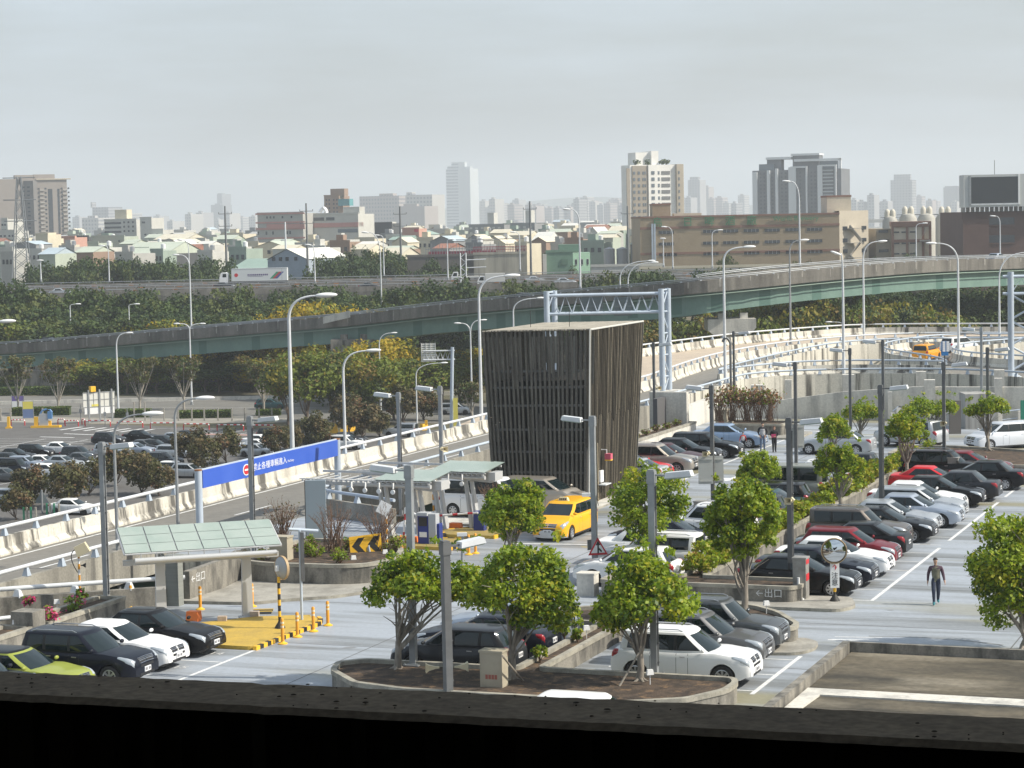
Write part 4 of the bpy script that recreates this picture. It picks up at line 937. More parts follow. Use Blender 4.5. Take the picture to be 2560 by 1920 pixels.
# barriers, machines
for i, (g, a0, lb) in enumerate(((G(1063, 1366), 0, 'blue ticket machine with dark screen at the left toll lane'), (G(1090, 1366), 1, 'navy barrier cabinet with a raised red and white arm'), (G(1201, 1333), 2, 'navy barrier cabinet half hidden by the round tree'))):
 t = thing('ticket_machine' if i == 0 else 'barrier_cabinet', lb, 'ticket machine' if i == 0 else 'barrier', g, ANG)
 q = MB(); q.box(-.26, .26, -.2, .2, 0, 1.5 if i == 0 else 1.05);
 if i == 0: q.box(-.26, .26, -.34, .2, 1.42, 1.56, 1)
 q.build('cabinet', [NAVY, mat('cabinet_grey', (.4, .42, .45))], t)
 if i == 0:
  q = MB(); q.box(-.2, .2, -.225, -.201, .95, 1.35); q.build('screen', [BLACK], t); q = MB(); q.box(-.18, .18, -.215, -.201, .45, .68); q.build('notice', [WHITE], t)
  q = MB(); q.box(.27, .62, -.2, .25, 0, 1.5); q.build('side_cabinet', [mat('cabinet_grey', (.4, .42, .45))], t)
 else:
  q = MB(); A_, B_ = (Vector((0, -.25, .95)), Vector((-1.35, -.25, 1.75))) if i == 1 else (Vector((0, -.25, 1.0)), Vector((-2.3, -.25, .78)))
  for k in range(9): q.tube([A_.lerp(B_, k/9), A_.lerp(B_, (k+1)/9)], .05, 6, 1 if k % 3 == 1 else 0)
  if i == 1:
   for k in range(6): q.tube([B_.lerp(Vector((-1.5, -.25, .1)), k/6), B_.lerp(Vector((-1.5, -.25, .1)), (k+1)/6)], .05, 6, 1 if k % 3 == 1 else 0)
  q.build('barrier_arm', [WHITE, RED], t, 60)
for x, y, w, lb in ((1028, 1362, .75, 'orange water-filled block by the ticket machine'), (1140, 1327, .6, 'orange block on the far toll island'), (485, 1553, .5, 'orange block behind the black saloon'), (1160, 1376, .3, 'small orange block on the white housing side')):
 q = MB(); q.cbox(G(x, y)+Vector((0, 0, .22)), (w, .35, .32), ANG, 0, .9); q.cbox(G(x, y)+Vector((0, 0, .05)), (w*.9, .3, .08), ANG); tag(q.build('water_block', [ORANGE]), lb, 'traffic block', 'orange traffic blocks')
for x, y in ((556, 1552), (637, 1540)):
 q = MB(); q.cbox(G(x, y, .13)+Vector((0, 0, .09)), (.32, .22, .18), ANG+.3); tag(q.build('concrete_block', [mat('pinkish_brick', (.5, .42, .36), rough=.9, col2=(.4, .33, .28), scale=6)]), 'loose pinkish kerb block on the yellow island, %s' % ('left one' if x < 600 else 'beside the pale post'), 'kerb block')
# flexible bollards
BOLL = [(707, 1610, 1), (744, 1593, 1), (784, 1579, 1), (820, 1564, 1), (328, 1521, 0), (501, 1524, 0), (631, 1517, 0), (1071, 1360, 0), (1172, 1387, 0), (1189, 1384, 0)]
BL = ['orange bollard nearest the camera on the island edge', 'orange bollard second along the striped island kerb', 'orange bollard third along the striped island kerb', 'orange bollard standing clear of the island tip', 'orange bollard left of the first canopy post', 'orange bollard left of the loose kerb blocks', 'orange bollard right of the second canopy post', 'orange bollard between the slanted toll posts', 'left orange bollard of the pair beside the white lamp housing', 'right orange bollard of the pair beside the white lamp housing']
for (x, y, k), lb in zip(BOLL, BL):
 t = thing('bollard', lb, 'bollard', G(x, y), 0, 'orange flexible bollards'); q = MB(); q.lathe([(.17, 0), (.17, .03), (.08, .07), (.065, .1)], (0, 0, 0), 12); q.build('foot', [YELB], t, 40)
 q = MB(); q.lathe([(.06, .08), (.06, .86), (.04, .9), (.001, .9)], (0, 0, 0), 12, 0); q.build('post', [mat('bollard_orange', (.75, .33, .03), rough=.5)], t, 50)
 for z in (.58, .72): q = MB(); q.lathe([(.063, z), (.063, z+.07)], (0, 0, 0), 12); q.build('reflective_band', [mat('reflector_cream', (.75, .62, .42))], t)
# mirror posts
def mirror_post(base, h, yaw, label, front, ms=.42, plate=False):
 t = thing('convex_mirror', label, 'traffic mirror', base, 0, 'convex traffic mirrors'); q = MB(); n = 9
 for k in range(n): q.lathe([(.055, h*k/n), (.055, h*(k+1)/n)], (0, 0, .0), 10, k % 2)
 q.lathe([(.2, 0), (.18, .05), (.08, .2), (.06, .25)], (0, 0, 0), 10, 1); q.build('pole', [YELB, BLACK], t, 40)
 hd = thing_part('mirror_head', t, (0, 0, h+ms*.75), (0, 0, yaw))
 q = MB(); q.lathe([(.001, -.02), (ms*.6, .02), (ms*.95, .1), (ms, .14)], (0, 0, 0), 22, 0, 'y'); q.build('back_shell', [mat('mirror_back', (.36, .38, .40), rough=.5)], hd, 60)
 q = MB(); q.lathe([(.001, .24), (ms*.5, .215), (ms*.97, .14)], (0, 0, 0), 22, 0, 'y'); q.build('mirror_glass', [mat('mirror_face', (.75, .77, .78), rough=.06, metal=1.)], hd, 180)
 q = MB(); q.lathe([(ms*1.0, .10), (ms*1.04, .10), (ms*1.04, .20), (ms*.97, .20)], (0, 0, 0), 22, 0, 'y'); q.build('rim', [mat('mirror_rim', (.42, .30, .17))], hd, 60)
 q = MB(); q.box(-.05, .05, -.12, .02, -.1, .1); q.build('clamp', [WHITE], hd)
 if plate:
  q = MB(); q.box(-.17, .17, -.075, -.06, h-1.05, h-.12, 0); q.build('notice_plate', [WHITE], t)
  o = text_obj('plate_text', '注\n意', .26, BLACK, t, (0, -.079, h-.73), (pi/2, 0, 0), .002, 'CENTER'); o2 = text_obj('plate_arrow', '↑', .3, RED, t, (0, -.079, h-.30), (pi/2, 0, 0), .002, 'CENTER')
mirror_post(G(700, 1570, .13), 1.85, radians(-52), 'convex mirror seen from its grey back on a striped pole on the yellow island', 0)
mirror_post(G(2087, 1502, .12), 1.55, radians(170), 'convex mirror with a warning plate at the end of the right-hand row', 1, .47, True)
# machines / cabinets
def cabinet(g, w, d, h, label, m, extra=None, yaw=ANG):
 t = thing('cabinet', label, 'cabinet', g, yaw); q = MB(); q.box(-w/2, w/2, -d/2, d/2, 0, h); q.build('body', [m], t); q = MB(); q.box(-w/2-.03, w/2+.03, -d/2-.03, d/2+.03, h, h+.06); q.build('lid', [m], t)
 q = MB(); q.box(-w/2+.07, w/2-.07, -d/2-.012, -d/2, .12, h-.1); q.build('door_panel', [m], t)
 if extra: extra(t, w, d, h)
 return t
BEIGE = mat('beige_cabinet', (.42, .38, .29), rough=.7, col2=(.36, .32, .25), scale=2); STEEL = mat('brushed_steel', (.35, .345, .33), rough=.5, metal=.3, col2=(.25, .24, .22), scale=3)
redm = mat('faded_red', (.35, .12, .09))
def redmark(t, w, d, h):
 q = MB()
 for k in range(4): q.box(-.18+k*.1, -.10+k*.1, -d/2-.018, -d/2-.012, h*.30, h*.42)
 q.build('faded_red_marking', [redm], t)
cabinet(G(1236, 1722, .4), .72, .5, 1.15, 'beige electrical cabinet in the front planter', BEIGE, redmark)
cabinet(G(705, 1440, .1), .82, .55, 1.62, 'beige cabinet at the end of the shrub planter', BEIGE, redmark)
def vend(t, w, d, h):
 q = MB(); q.box(w/2, w/2+.015, -d/2+.05, d/2-.05, h*.45, h*.62); q.box(w/2, w/2+.015, -d/2+.05, d/2-.05, h-.2, h-.03); q.build('red_panel', [RED], t)
 q = MB(); q.tube([(0, -d/2-.12, 0), (0, -d/2-.12, h*.55)], .05, 8); q.tube([(0, -d/2-.12, .05), (.2, -d/2-.2, .02)], .05, 8); q.build('drain_pipe', [WHITE], t, 50)
cabinet(G(2003, 1494, .12), .5, .55, 1.5, 'steel hydrant cabinet with red panels beside the black saloon', STEEL, vend)
cabinet(G(2384, 1208, 0), .55, .5, 1.35, 'stained steel cabinet in front of the dark saloons', STEEL, redmark)
cabinet(G(1760, 1304, 0), .85, .55, .95, 'open topped steel bin behind the white saloon', STEEL)
cabinet(G(1806, 1072, .1), .8, .6, 1.3, 'beige cabinet with red lettering behind the light blue saloon', BEIGE, redmark)
cabinet(G(438, 1513), .55, .4, 1.9, 'grey louvred cabinet between the canopy posts', mat('louvre_grey', (.24, .25, .23), rough=.6, col2=(.2, .21, .2), scale=1, stretch=(0, 0, 9)))
q = MB(); q.cbox(G(1470, 1488)+Vector((0, 0, .42)), (.7, .6, .84), ANG); q.cbox(G(1470, 1488)+Vector((0, 0, .87)), (.76, .66, .06), ANG); tag(q.build('concrete_plinth', [CONCL]), 'whitish concrete block below the merge sign', 'concrete block')
# horn speakers at the front pole
g = G(1118, 1700, .5)
for dx, yw, lb in ((-.42, pi, 'left'), (.42, 0, 'right')):
 q = MB(); q.lathe([(.04, 0), (.05, .12), (.12, .32), (.20, .42), (.185, .42), (.1, .3), (.02, .1)], (0, 0, 0), 4, 0, 'x'); o = q.build('horn_speaker', [mat('cream_plastic', (.62, .55, .38), rough=.5)], None, base=(0, 0, 0)); o.location = g+Vector((dx*.55, -.1, .42)); o.rotation_euler = (pi/4, 0, yw+.12)
 tag(o, 'cream horn loudspeaker pointing %s on the nearest pole' % lb, 'loudspeaker', 'horn loudspeakers')
HS = [(1105, 1122, 1, 'cream horn loudspeaker on the thin pole behind the toll canopy'), (1770, 1134, -1, 'cream horn loudspeaker above the notice boards'), (1979, 1250, -1, 'cream horn loudspeaker on the post beside the hedge'), (2362, 1058, -1, 'cream horn loudspeaker on the post by the split tree'), (1642, 970, 1, 'cream horn loudspeaker on the pole beside the sign gantry')]
for x, y, s_, lb in HS:
 Y = {1105: W(20, -27).y, 1770: G(1783, 1285).y, 1979: G(1977, 1455, .5).y, 2362: G(2361, 1196).y, 1642: G(1637, 1077).y}[x]-.2
 q = MB(); q.lathe([(.04, 0), (.05, .12), (.13, .34), (.19, .40), (.175, .40), (.1, .3), (.02, .1)], (0, 0, 0), 4, 0, 'x'); q.box(-.1, .02, -.08, .08, -.08, .08); o = q.build('horn_speaker', [mat('cream_plastic', (.62, .55, .38))], None, base=(0, 0, 0)); o.location = DP(x, y, Y); o.rotation_euler = (pi/4, 0, -pi/2+.5*s_); tag(o, lb, 'loudspeaker', 'horn loudspeakers')
# ---- lamp posts
deck_lamp(G(267, 1505, .5), 1105, 1, 'lamp post at the left edge between the flower planter and the ramp', cond=True, w=.22)
deck_lamp(G(635, 1413, .1), 1040, 1, 'lamp post standing in front of the blue sign, foot hidden by the canopy', cond=True, w=.22)
deck_lamp(G(1121, 1736, .5), 1352, 1, 'nearest lamp post, dark shaft with a white box head, in front of the left tree', GREYD, w=.26, cond=True, yaw=ANG+.9)
deck_lamp(G(1034, 1662, .5), 1163, -1, 'lamp post on a stepped base between the left tree and the dark hatchback', w=.24)
deck_lamp(G(1003, 1290), 981, -1, 'thin lamp post behind the toll canopy, left of its twin', w=.2, cond=True)
deck_lamp(G(1107, 1282), 965, -1, 'thin lamp post behind the toll canopy carrying a loudspeaker', w=.2)
deck_lamp(G(1488, 1437, .1), 1040, -1, 'lamp post carrying the triangular merge sign', w=.24)
deck_lamp(G(1637, 1688, .5), 1174, 1, 'lamp post rising through the tree beside the white crossover', w=.24, cond=True)
deck_lamp(G(1783, 1285), 963, -1, 'lamp post carrying the backs of two notice boards', GREYD, w=.2)
deck_lamp(G(1977, 1455, .5), 1044, 1, 'lamp post on the exit arrow planter', GREYD, w=.22, cond=True)
deck_lamp(G(1991, 1186), 905, -1, 'thin lamp post behind the grey-green van', GREYD, w=.2)
deck_lamp(G(2204, 1302, .2), 962, 1, 'lamp post with dark lower sleeve among the silver saloons', GREYD, w=.22, cond=True)
deck_lamp(G(1637, 1078, .3), 856, 1, 'lamp post left of the light blue saloon beside the gantry leg', GREYD, w=.18)
deck_lamp(G(1836, 1010), 828, 1, 'lamp post in front of the curved road, paired with a bent pipe', GREYD, w=.18)
deck_lamp(G(2127, 1110), 870, -1, 'lamp post with a floodlight in front of the pale wall', GREYD, w=.19)
deck_lamp(G(2209, 1096), 849, -1, 'lamp post on a white foot left of the stair railing', GREYD, w=.19)
deck_lamp(G(2361, 1197), 905, 1, 'lamp post carrying the small blue direction sign', GREYD, w=.2)
deck_lamp(G(2470, 1127, .3), 868, 1, 'lamp post in front of the white people carrier', GREYD, w=.19)
deck_lamp(G(2454, 980, 2.3), 818, -1, 'pale lamp post standing on the concrete block near the right edge', GREYP, w=.19)
# bent vent pipe
q = MB(); g = G(1828, 1012); tp = DP(1826, 848, g.y); q.tube([g, Vector((g.x, g.y, tp.z-.3))]+bez(Vector((g.x, g.y, tp.z-.3)), Vector((g.x-.3, g.y, tp.z+.45)), Vector((g.x-.62, g.y, tp.z-.2)), 6)[1:], .10, 8); tag(q.build('vent_pipe', [GREYD], smooth=60), 'grey pipe bent over at the top beside a lamp post', 'vent pipe')
# ---- signs
def chevron():
 g = G(926, 1420, .1); t = thing('chevron_sign', 'yellow board with two black arrows on a crooked pole', 'road sign', g, 0)
 c = DP(914, 1362, g.y)-g; q = MB(); q.tube([(0, 0, 0), (0, 0, .55), (-.05, 0, .95), (c.x+.05, .04, c.z-.3), (c.x, .05, c.z+.2)], .045, 8); q.build('pole', [PALEB], t, 60)
 hd = thing_part('board', t, c, (0, radians(-4), radians(14))); w, h = .68, .41
 q = MB(); q.box(-w, w, -.02, .02, -h, h); q.build('panel', [YELB], hd)
 for x in (-.32, .36):
  q = MB(); k = .25; q.add([(x-k-.02, -.024, 0), (x+.02, -.024, -.33), (x+.30, -.024, -.33), (x+.05, -.024, 0), (x+.30, -.024, .33), (x+.02, -.024, .33)], [(0, 1, 2, 3), (0, 3, 4, 5)]); q.build('black_chevron', [BLACK], hd)
chevron()
def merge_sign():
 g = DP(1495, 1369, G(1488, 1437, .1).y-.24); t = thing('merge_sign', 'triangular red bordered warning sign with a merging arrow', 'road sign', g, radians(12)); s = .42
 tri = lambda k, y: [(-.98*s*k, y, -.72*s*k), (.98*s*k, y, -.72*s*k), (0, y, 1.0*s*k)]
 q = MB(); v = tri(1, 0)+tri(1, .03); q.add(v, [(0, 1, 2), (5, 4, 3), (0, 3, 4, 1), (1, 4, 5, 2), (2, 5, 3, 0)]); q.build('red_border', [RED], t)
 q = MB(); q.add(tri(.72, -.004), [(0, 1, 2)]); q.build('white_field', [WHITE], t)
 q = MB(); q.add([(-.03, -.008, -.24), (.035, -.008, -.24), (.035, -.008, .1), (.11, -.008, .1), (0, -.008, .30), (-.1, -.008, .1), (-.03, -.008, .1)], [tuple(range(7))]); q.add([(.13, -.008, -.2), (.17, -.008, -.14), (.04, -.008, .0), (.03, -.008, -.09)], [(0, 1, 2, 3)]); q.build('arrow', [BLACK], t)
 q = MB(); q.box(-.06, .06, .03, .12, -.1, .1); q.build('clamp', [GREYP], t)
 q = MB(); g2 = DP(1476, 1362, G(1488, 1437).y+.2); q.cbox(g2, (.3, .04, .42), radians(40)); tag(q.build('road_sign', [GREYD]), 'small dark sign seen edge-on behind the merge sign', 'road sign')
merge_sign()
for x0, x1, y0, y1, lb, gy in ((1754, 1772, 1140, 1210, 'tall grey cabinet board behind the left notice board', G(1783, 1285).y-.15), (1786, 1798, 1140, 1208, 'pale notice board seen from the back, right of the post', G(1783, 1285).y+.12), (1980, 2001, 1060, 1120, 'pale notice board seen from the back on the van-side post', G(1991, 1186).y+.12)):
 A, B = DP(x0, y1, gy), DP(x1, y0, gy); q = MB(); q.box(A.x-.15, B.x+.2, gy-.03, gy+.03, A.z, B.z); q.box(A.x-.1, B.x+.15, gy-.06, gy-.03, A.z+.1, A.z+.18); q.box(A.x-.1, B.x+.15, gy-.06, gy-.03, B.z-.2, B.z-.12); tag(q.build('notice_board', [mat('board_back', (.42, .43, .41), rough=.5)]), lb, 'notice board', 'notice boards seen from behind')
# thin sign pole on the island (edge-on board)
g = G(755, 1549, .13); t = thing('sign_pole', 'thin grey pole with a tall board seen edge-on on the yellow island', 'road sign', g); q = MB(); h = DP(755, 1325, g.y).z-g.z; q.tube([(0, 0, 0), (0, 0, h)], .05, 8); q.build('pole', [PALEB], t, 60); q = MB(); q.cbox((.06, .1, h-.95), (.12, .9, 1.8), radians(8)); q.build('board', [GREYD], t)
q = MB(); q.tube([DP(722, 1323, g.y), DP(795, 1327, g.y+.4)], .06, 8); q.build('cross_arm', [PALEB], t, 60, base=g)
# blue-grey slab totem
g = W(8.5, -27.4); A = DP(768, 1388, g.y); B = DP(805, 1200, g.y); q = MB(); q.box(A.x, B.x+.15, g.y-.14, g.y+.14, 0, B.z); q.box(A.x-.03, A.x, g.y-.16, g.y+.16, 0, B.z+.01, 1); tag(q.build('totem_sign', [mat('totem_grey', (.24, .29, .33), rough=.4), BLACK]), 'plain blue-grey slab sign beside the toll lane', 'sign')
# small tilted plate sign on striped pole + cctv on striped pole
def striped_pole(g, h, lb, head, n=8):
 t = thing('striped_pole', lb, 'pole', g); q = MB()
 for k in range(n): q.lathe([(.045, h*k/n), (.045, h*(k+1)/n)], (0, 0, 0), 8, k % 2)
 q.build('pole', [WHITE, mat('bollard_orange', (.75, .33, .03))], t, 60); head(t, h)
def hd1(t, h): q = MB(); q.cbox((0, 0, 0), (.55, .03, .55)); o = q.build('plate', [WHITE], t, base=(0, 0, 0)); o.location = (-.1, -.03, h); o.rotation_euler = (0, radians(28), 0)
def hd2(t, h):
 q = MB(); q.cbox((0, 0, 0), (.55, .3, .42), 0, 0, .85); o = q.build('camera_box', [mat('cream_plastic', (.62, .55, .38))], t, base=(0, 0, 0)); o.location = (.15, -.05, h+.15); o.rotation_euler = (0, radians(-25), 0)
 q = MB(); q.tube(bez((-.02, 0, h+.2), (-.55, 0, h), (-.05, 0, h*.55), 8), .018, 5); q.build('cable', [BLACK], t, 60); q = MB(); q.lathe([(.02, 0), (.03, .08), (.1, .2)], (.08, -.06, h*.72), 8, 0, 'x'); q.build('horn', [BLACK], t)
striped_pole(G(968, 1374, .1), 1.85, 'orange and white striped pole with a tilted white plate', hd1)
striped_pole(G(200, 1492, .1), 1.75, 'orange and white striped pole with a camera box and cable', hd2)
striped_pole(G(1085, 1318, .1), 2.1, 'orange and white striped height pole between the toll canopies', lambda t, h: None)
# cctv on merge post etc.
for x, y, Y, lb in ((1468, 1237, G(1488, 1437).y-.3, 'white security camera on the merge sign post'), (1155, 1336, G(1155, 1420).y, 'white security camera above the toll lane')):
 t = thing('security_camera', lb, 'security camera', DP(x, y, Y)); q = MB(); q.cbox((0, 0, 0), (.42, .16, .14), 0); q.build('housing', [WHITE], t); q = MB(); q.tube([(.05, 0, -.05), (.25, .08, -.16)], .025, 6); q.build('bracket', [GREYD], t); q = MB(); q.tube(bez((.15, 0, -.1), (.4, 0, -.1), (.45, 0, -.45), 6), .015, 5); q.build('cable', [BLACK], t)
q = MB(); q.tube([G(1155, 1420), DP(1157, 1340, G(1155, 1420).y)], .06, 8); tag(q.build('camera_pole', [GREYP], smooth=60), 'thin pole holding the toll lane camera', 'pole')
q = MB(); g = G(1003, 1375);
for x, y, z_, lb in ((1002, 1376, 0, 'traffic cone beside the toll lane'),):
 t = thing('traffic_cone', lb, 'traffic cone', G(x, y)); q = MB(); q.lathe([(.14, .03), (.09, .3), (.03, .68), (.001, .7)], (0, 0, 0), 12); q.build('cone', [ORANGE], t, 50); q = MB(); q.box(-.2, .2, -.2, .2, 0, .03); q.build('foot', [BLACK], t); q = MB(); q.lathe([(.105, .26), (.075, .42)], (0, 0, 0), 12); q.build('white_band', [WHITE], t)
for x, y, lb in ((884, 1401, 'small white floodlight in the shrub planter soil'), (963, 1386, 'small white floodlight behind the chevron sign'), (1916, 1516, 'small white plant tag on the curved planter edge'), (1625, 1690, 'small white plant tag in front of the metal post'), (1466, 1578, 'small white plant tag in the narrow strip'), (38, 1563, 'white floodlight in the left planter'), (142, 1512, 'long white light fitting in the flower planter')):
 q = MB(); p = G(x, y, .75); q.cbox(p+Vector((0, 0, .12)), (.22, .12, .16), .3, 0, .8); q.tube([p+Vector((0, 0, -.3)), p+Vector((0, 0, .06))], .015, 5); tag(q.build('garden_light' if 'light' in lb else 'plant_tag', [WHITE]), lb, 'light fitting' if 'light' in lb else 'plant tag')
# ---- slatted timber tower
WOOD = mat('weathered_timber', (.135, .13, .115), rough=.95, col2=(.075, .072, .066), scale=1.2, stretch=(6, 6, .25), rng=(.35, .65), fine=.2)
WOODE = mat('sunlit_edge_timber', (.36, .315, .23), rough=.95, col2=(.24, .20, .14), scale=1.2, stretch=(6, 6, .2), rng=(.35, .7), fine=.2)  # lighter copy of the timber with sunlight put into its colour
WOODP = mat('pale_timber_board', (.22, .22, .20), rough=.9, col2=(.16, .16, .15), scale=1.5, stretch=(6, 6, .2))
def tower():
 B0, B1 = W(25.0, -19.8, .1), W(32.6, -19.75, .1); B3 = W(25.05, -25.0, .1); B2 = B1+(B3-B0)
 T0, T1, T3 = G(1475, 824, 9.), G(1608, 803, 9.), G(1206, 829, 9.); T2 = T1+(T3-T0)
 c0 = (B0+B1+B2+B3)/4; t = thing('slatted_tower', 'dark timber-slatted tower house leaning outwards at the top', 'tower', (c0.x, c0.y, 0), 0); base = t.location
 lr = random.Random(3)
 def slat(q, b, tp, w, d, out, mi=0, z0=0., z1=1.):
  """one upright board from b to tp; w: vector along the face, d: depth, out: outward normal"""
  p0, p1 = b.lerp(tp, z0), b.lerp(tp, z1); a = w*.5; o = out*d
  q.add([p0-a, p0+a, p0+a-o, p0-a-o, p1-a, p1+a, p1+a-o, p1-a-o], [(0, 1, 5, 4), (1, 2, 6, 5), (2, 3, 7, 6), (3, 0, 4, 7), (4, 5, 6, 7), (0, 3, 2, 1)], mi)
 def face(Ba, Bb, Ta, Tb, n, wf, d, name, door=False, boards=False, mats=(WOOD, WOODP)):
  u = (Bb-Ba).normalized(); out = Vector((u.y, -u.x, 0)); out = out if out.dot(Ba-c0) > 0 else -out; q = MB()
  for i in range(n+1):
   f = i/n; b, tp = Ba.lerp(Bb, f), Ta.lerp(Tb, f); pitch = (Tb-Ta).length/n; jit = u*lr.gauss(0, .010)
   z0 = 0.
   if door and f < .16: z0 = .33
   w = u*pitch*wf*(1+lr.gauss(0, .06))
   if boards:
    slat(q, b+jit, tp+jit, w, d, out, 0, z0, 1.)
    if lr.random() < .62: e = .62+.22*lr.random(); slat(q, b+jit+u*pitch*.5-out*.1, tp+jit+u*pitch*.5-out*.1, u*pitch*.62, .02, out, 1 if lr.random() < .35 else 0, e, .965)
    if lr.random() < .35: e = lr.random()*.4; slat(q, b+jit+u*pitch*.5-out*.12, tp+jit+u*pitch*.5-out*.12, u*pitch*.55, .02, out, 0, e, e+.2)
   else:
    zs = .47+.03*sin(i*.9); mi_ = lr.choice((0, 0, 1)); slat(q, b+jit, tp+jit, w, d, out, mi_, z0, zs if z0 < zs else 1.); slat(q, b+jit*1.4+out*.012, tp+jit*1.4+out*.012, w, d, out, lr.choice((0, mi_)), max(zs+.003, z0), 1.)
  q.build(name, list(mats), t, base=base)
  return u, out
 uL, oL = face(B3, B0, T3, T0, 23, .46, .10, 'slat_screen', boards=True)
 uR, oR = face(B0, B1, T0, T1, 40, .26, .20, 'slat_screen', door=True, mats=(mat('brown_slat', (.105, .09, .068), rough=.95, col2=(.05, .044, .035), scale=1.2, stretch=(6, 6, .25), rng=(.4, .62), fine=.2), mat('tan_slat', (.235, .205, .155), rough=.95, col2=(.13, .112, .085), scale=1.2, stretch=(6, 6, .25), fine=.2)))
 face(B2, B3, T2, T3, 30, .5, .1, 'slat_screen'); face(B1, B2, T1, T2, 20, .5, .1, 'slat_screen')
 q = MB()   # steel edge at the sunlit corner
 q.tube([B0+oL*.02, T0+oL*.02+Vector((0, 0, .02))], .045, 6); q.tube([T0, T1], .05, 6); q.build('corner_trim', [mat('pale_trim', (.55, .55, .52), rough=.6)], t, base=base)
 q = MB(); q.tube([B1, T1], .04, 6); q.tube([T0, T3], .05, 6); q.tube([B3, T3], .06, 6); q.build('edge_frame', [WOOD], t, base=base)
 q = MB()
 for f in (.04, .17, .29, .42, .56, .665, .76):
  for (Ba, Bb, Ta, Tb, o) in ((B3, B0, T3, T0, oL),):
   a, b = Ba.lerp(Ta, f), Bb.lerp(Tb, f); a, b = a.lerp(b, .05)-o*.11, a.lerp(b, .93)-o*.11; q.add([a, b, b-o*.06, a-o*.06]+[v+Vector((0, 0, .11)) for v in (a, b, b-o*.06, a-o*.06)], [(0, 1, 5, 4), (4, 5, 6, 7), (3, 2, 1, 0), (2, 3, 7, 6)])
 q.build('cross_rail', [mat('rail_grey', (.15, .16, .165), rough=.8)], t, base=base)
 # core and floors coloured dark to paint shade behind the slat gaps
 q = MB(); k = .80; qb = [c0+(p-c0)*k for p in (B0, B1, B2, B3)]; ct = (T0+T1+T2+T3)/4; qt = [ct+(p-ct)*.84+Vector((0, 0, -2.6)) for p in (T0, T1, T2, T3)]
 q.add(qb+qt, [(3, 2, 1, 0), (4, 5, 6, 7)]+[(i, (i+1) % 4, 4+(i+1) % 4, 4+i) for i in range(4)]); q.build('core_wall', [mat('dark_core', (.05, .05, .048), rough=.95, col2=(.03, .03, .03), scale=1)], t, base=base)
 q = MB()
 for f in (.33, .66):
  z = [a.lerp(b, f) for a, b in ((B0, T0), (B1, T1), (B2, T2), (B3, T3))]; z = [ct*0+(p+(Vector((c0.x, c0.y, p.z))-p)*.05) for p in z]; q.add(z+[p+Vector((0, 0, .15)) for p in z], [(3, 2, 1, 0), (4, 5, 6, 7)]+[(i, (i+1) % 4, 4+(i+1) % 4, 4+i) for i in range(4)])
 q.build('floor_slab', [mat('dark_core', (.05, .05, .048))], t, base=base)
 q = MB(); n = 34
 for i in range(n):
  f0, f1 = i/n+.004, (i+1)/n-.007; a, b, c, d = T3.lerp(T0, f0), T3.lerp(T0, f1), T2.lerp(T1, f1), T2.lerp(T1, f0); off = lr.random()*.14; dd = (a-d).normalized()
  zz = Vector((0, 0, .03+.012*lr.random())); q.add([a+dd*off+zz, b+dd*off+zz, c+zz, d+zz]+[v+zz+Vector((0, 0, -.05)) for v in (a+dd*off, b+dd*off, c, d)], [(0, 1, 2, 3), (7, 6, 5, 4), (0, 4, 5, 1), (1, 5, 6, 2), (2, 6, 7, 3), (3, 7, 4, 0)])
 q.build('roof', [mat('roof_timber', (.40, .375, .32), rough=.95, col2=(.28, .26, .22), scale=1.5, fine=.15)], t, base=base)
 for f, s in ((.25, .5), (.62, .42)):
  q = MB(); p = T3.lerp(T0, f).lerp(T2.lerp(T1, f), .35); q.tube([p, p+Vector((0, 0, .9))], .015, 5); q.build('aerial', [BLACK], t, base=base)
 # door opening, counter, call sign
 q = MB(); a, b = B0.lerp(B1, .01), B0.lerp(B1, .15); q.add([a-oR*.25, b-oR*.25, b-oR*.25+Vector((0, 0, 2.9)), a-oR*.25+Vector((0, 0, 2.9))], [(0, 1, 2, 3)]); q.build('door', [mat('dark_door', (.045, .043, .04), rough=.7)], t, base=base)  # dark sheet paints the shade inside the open recess
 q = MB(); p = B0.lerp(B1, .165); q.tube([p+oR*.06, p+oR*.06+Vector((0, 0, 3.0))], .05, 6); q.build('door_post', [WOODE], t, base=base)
 q = MB(); p = B0.lerp(B1, .25)+oR*.45+Vector((0, 0, 2.25)); q.cbox(p, (.32, .34, .30), ANG, 0); q.cbox(p+Vector((0, 0, -.18)), (.32, .34, .06), ANG, 1); q.build('call_box_sign', [mat('pink_red', (.55, .10, .16)), YELB], t, base=base)
 q = MB(); q.tube([p+Vector((-.1, 0, .15)), p+Vector((-.1, 0, .35)), p-oR*.4+Vector((0, 0, .35))], .03, 6); q.build('sign_bracket', [WHITE], t, base=base)
 q = MB(); p = B0.lerp(B1, .21)+oR*.12+Vector((0, 0, 1.25)); q.cbox(p, (.5, .12, .6), ANG+pi/2); q.build('notice', [WHITE], t, base=base)
 q = MB(); q.cbox(p+oR*.2+Vector((0, 0, -.4)), (.9, .4, .05), ANG+pi/2); q.build('counter', [WHITEP], t, base=base)
tower()
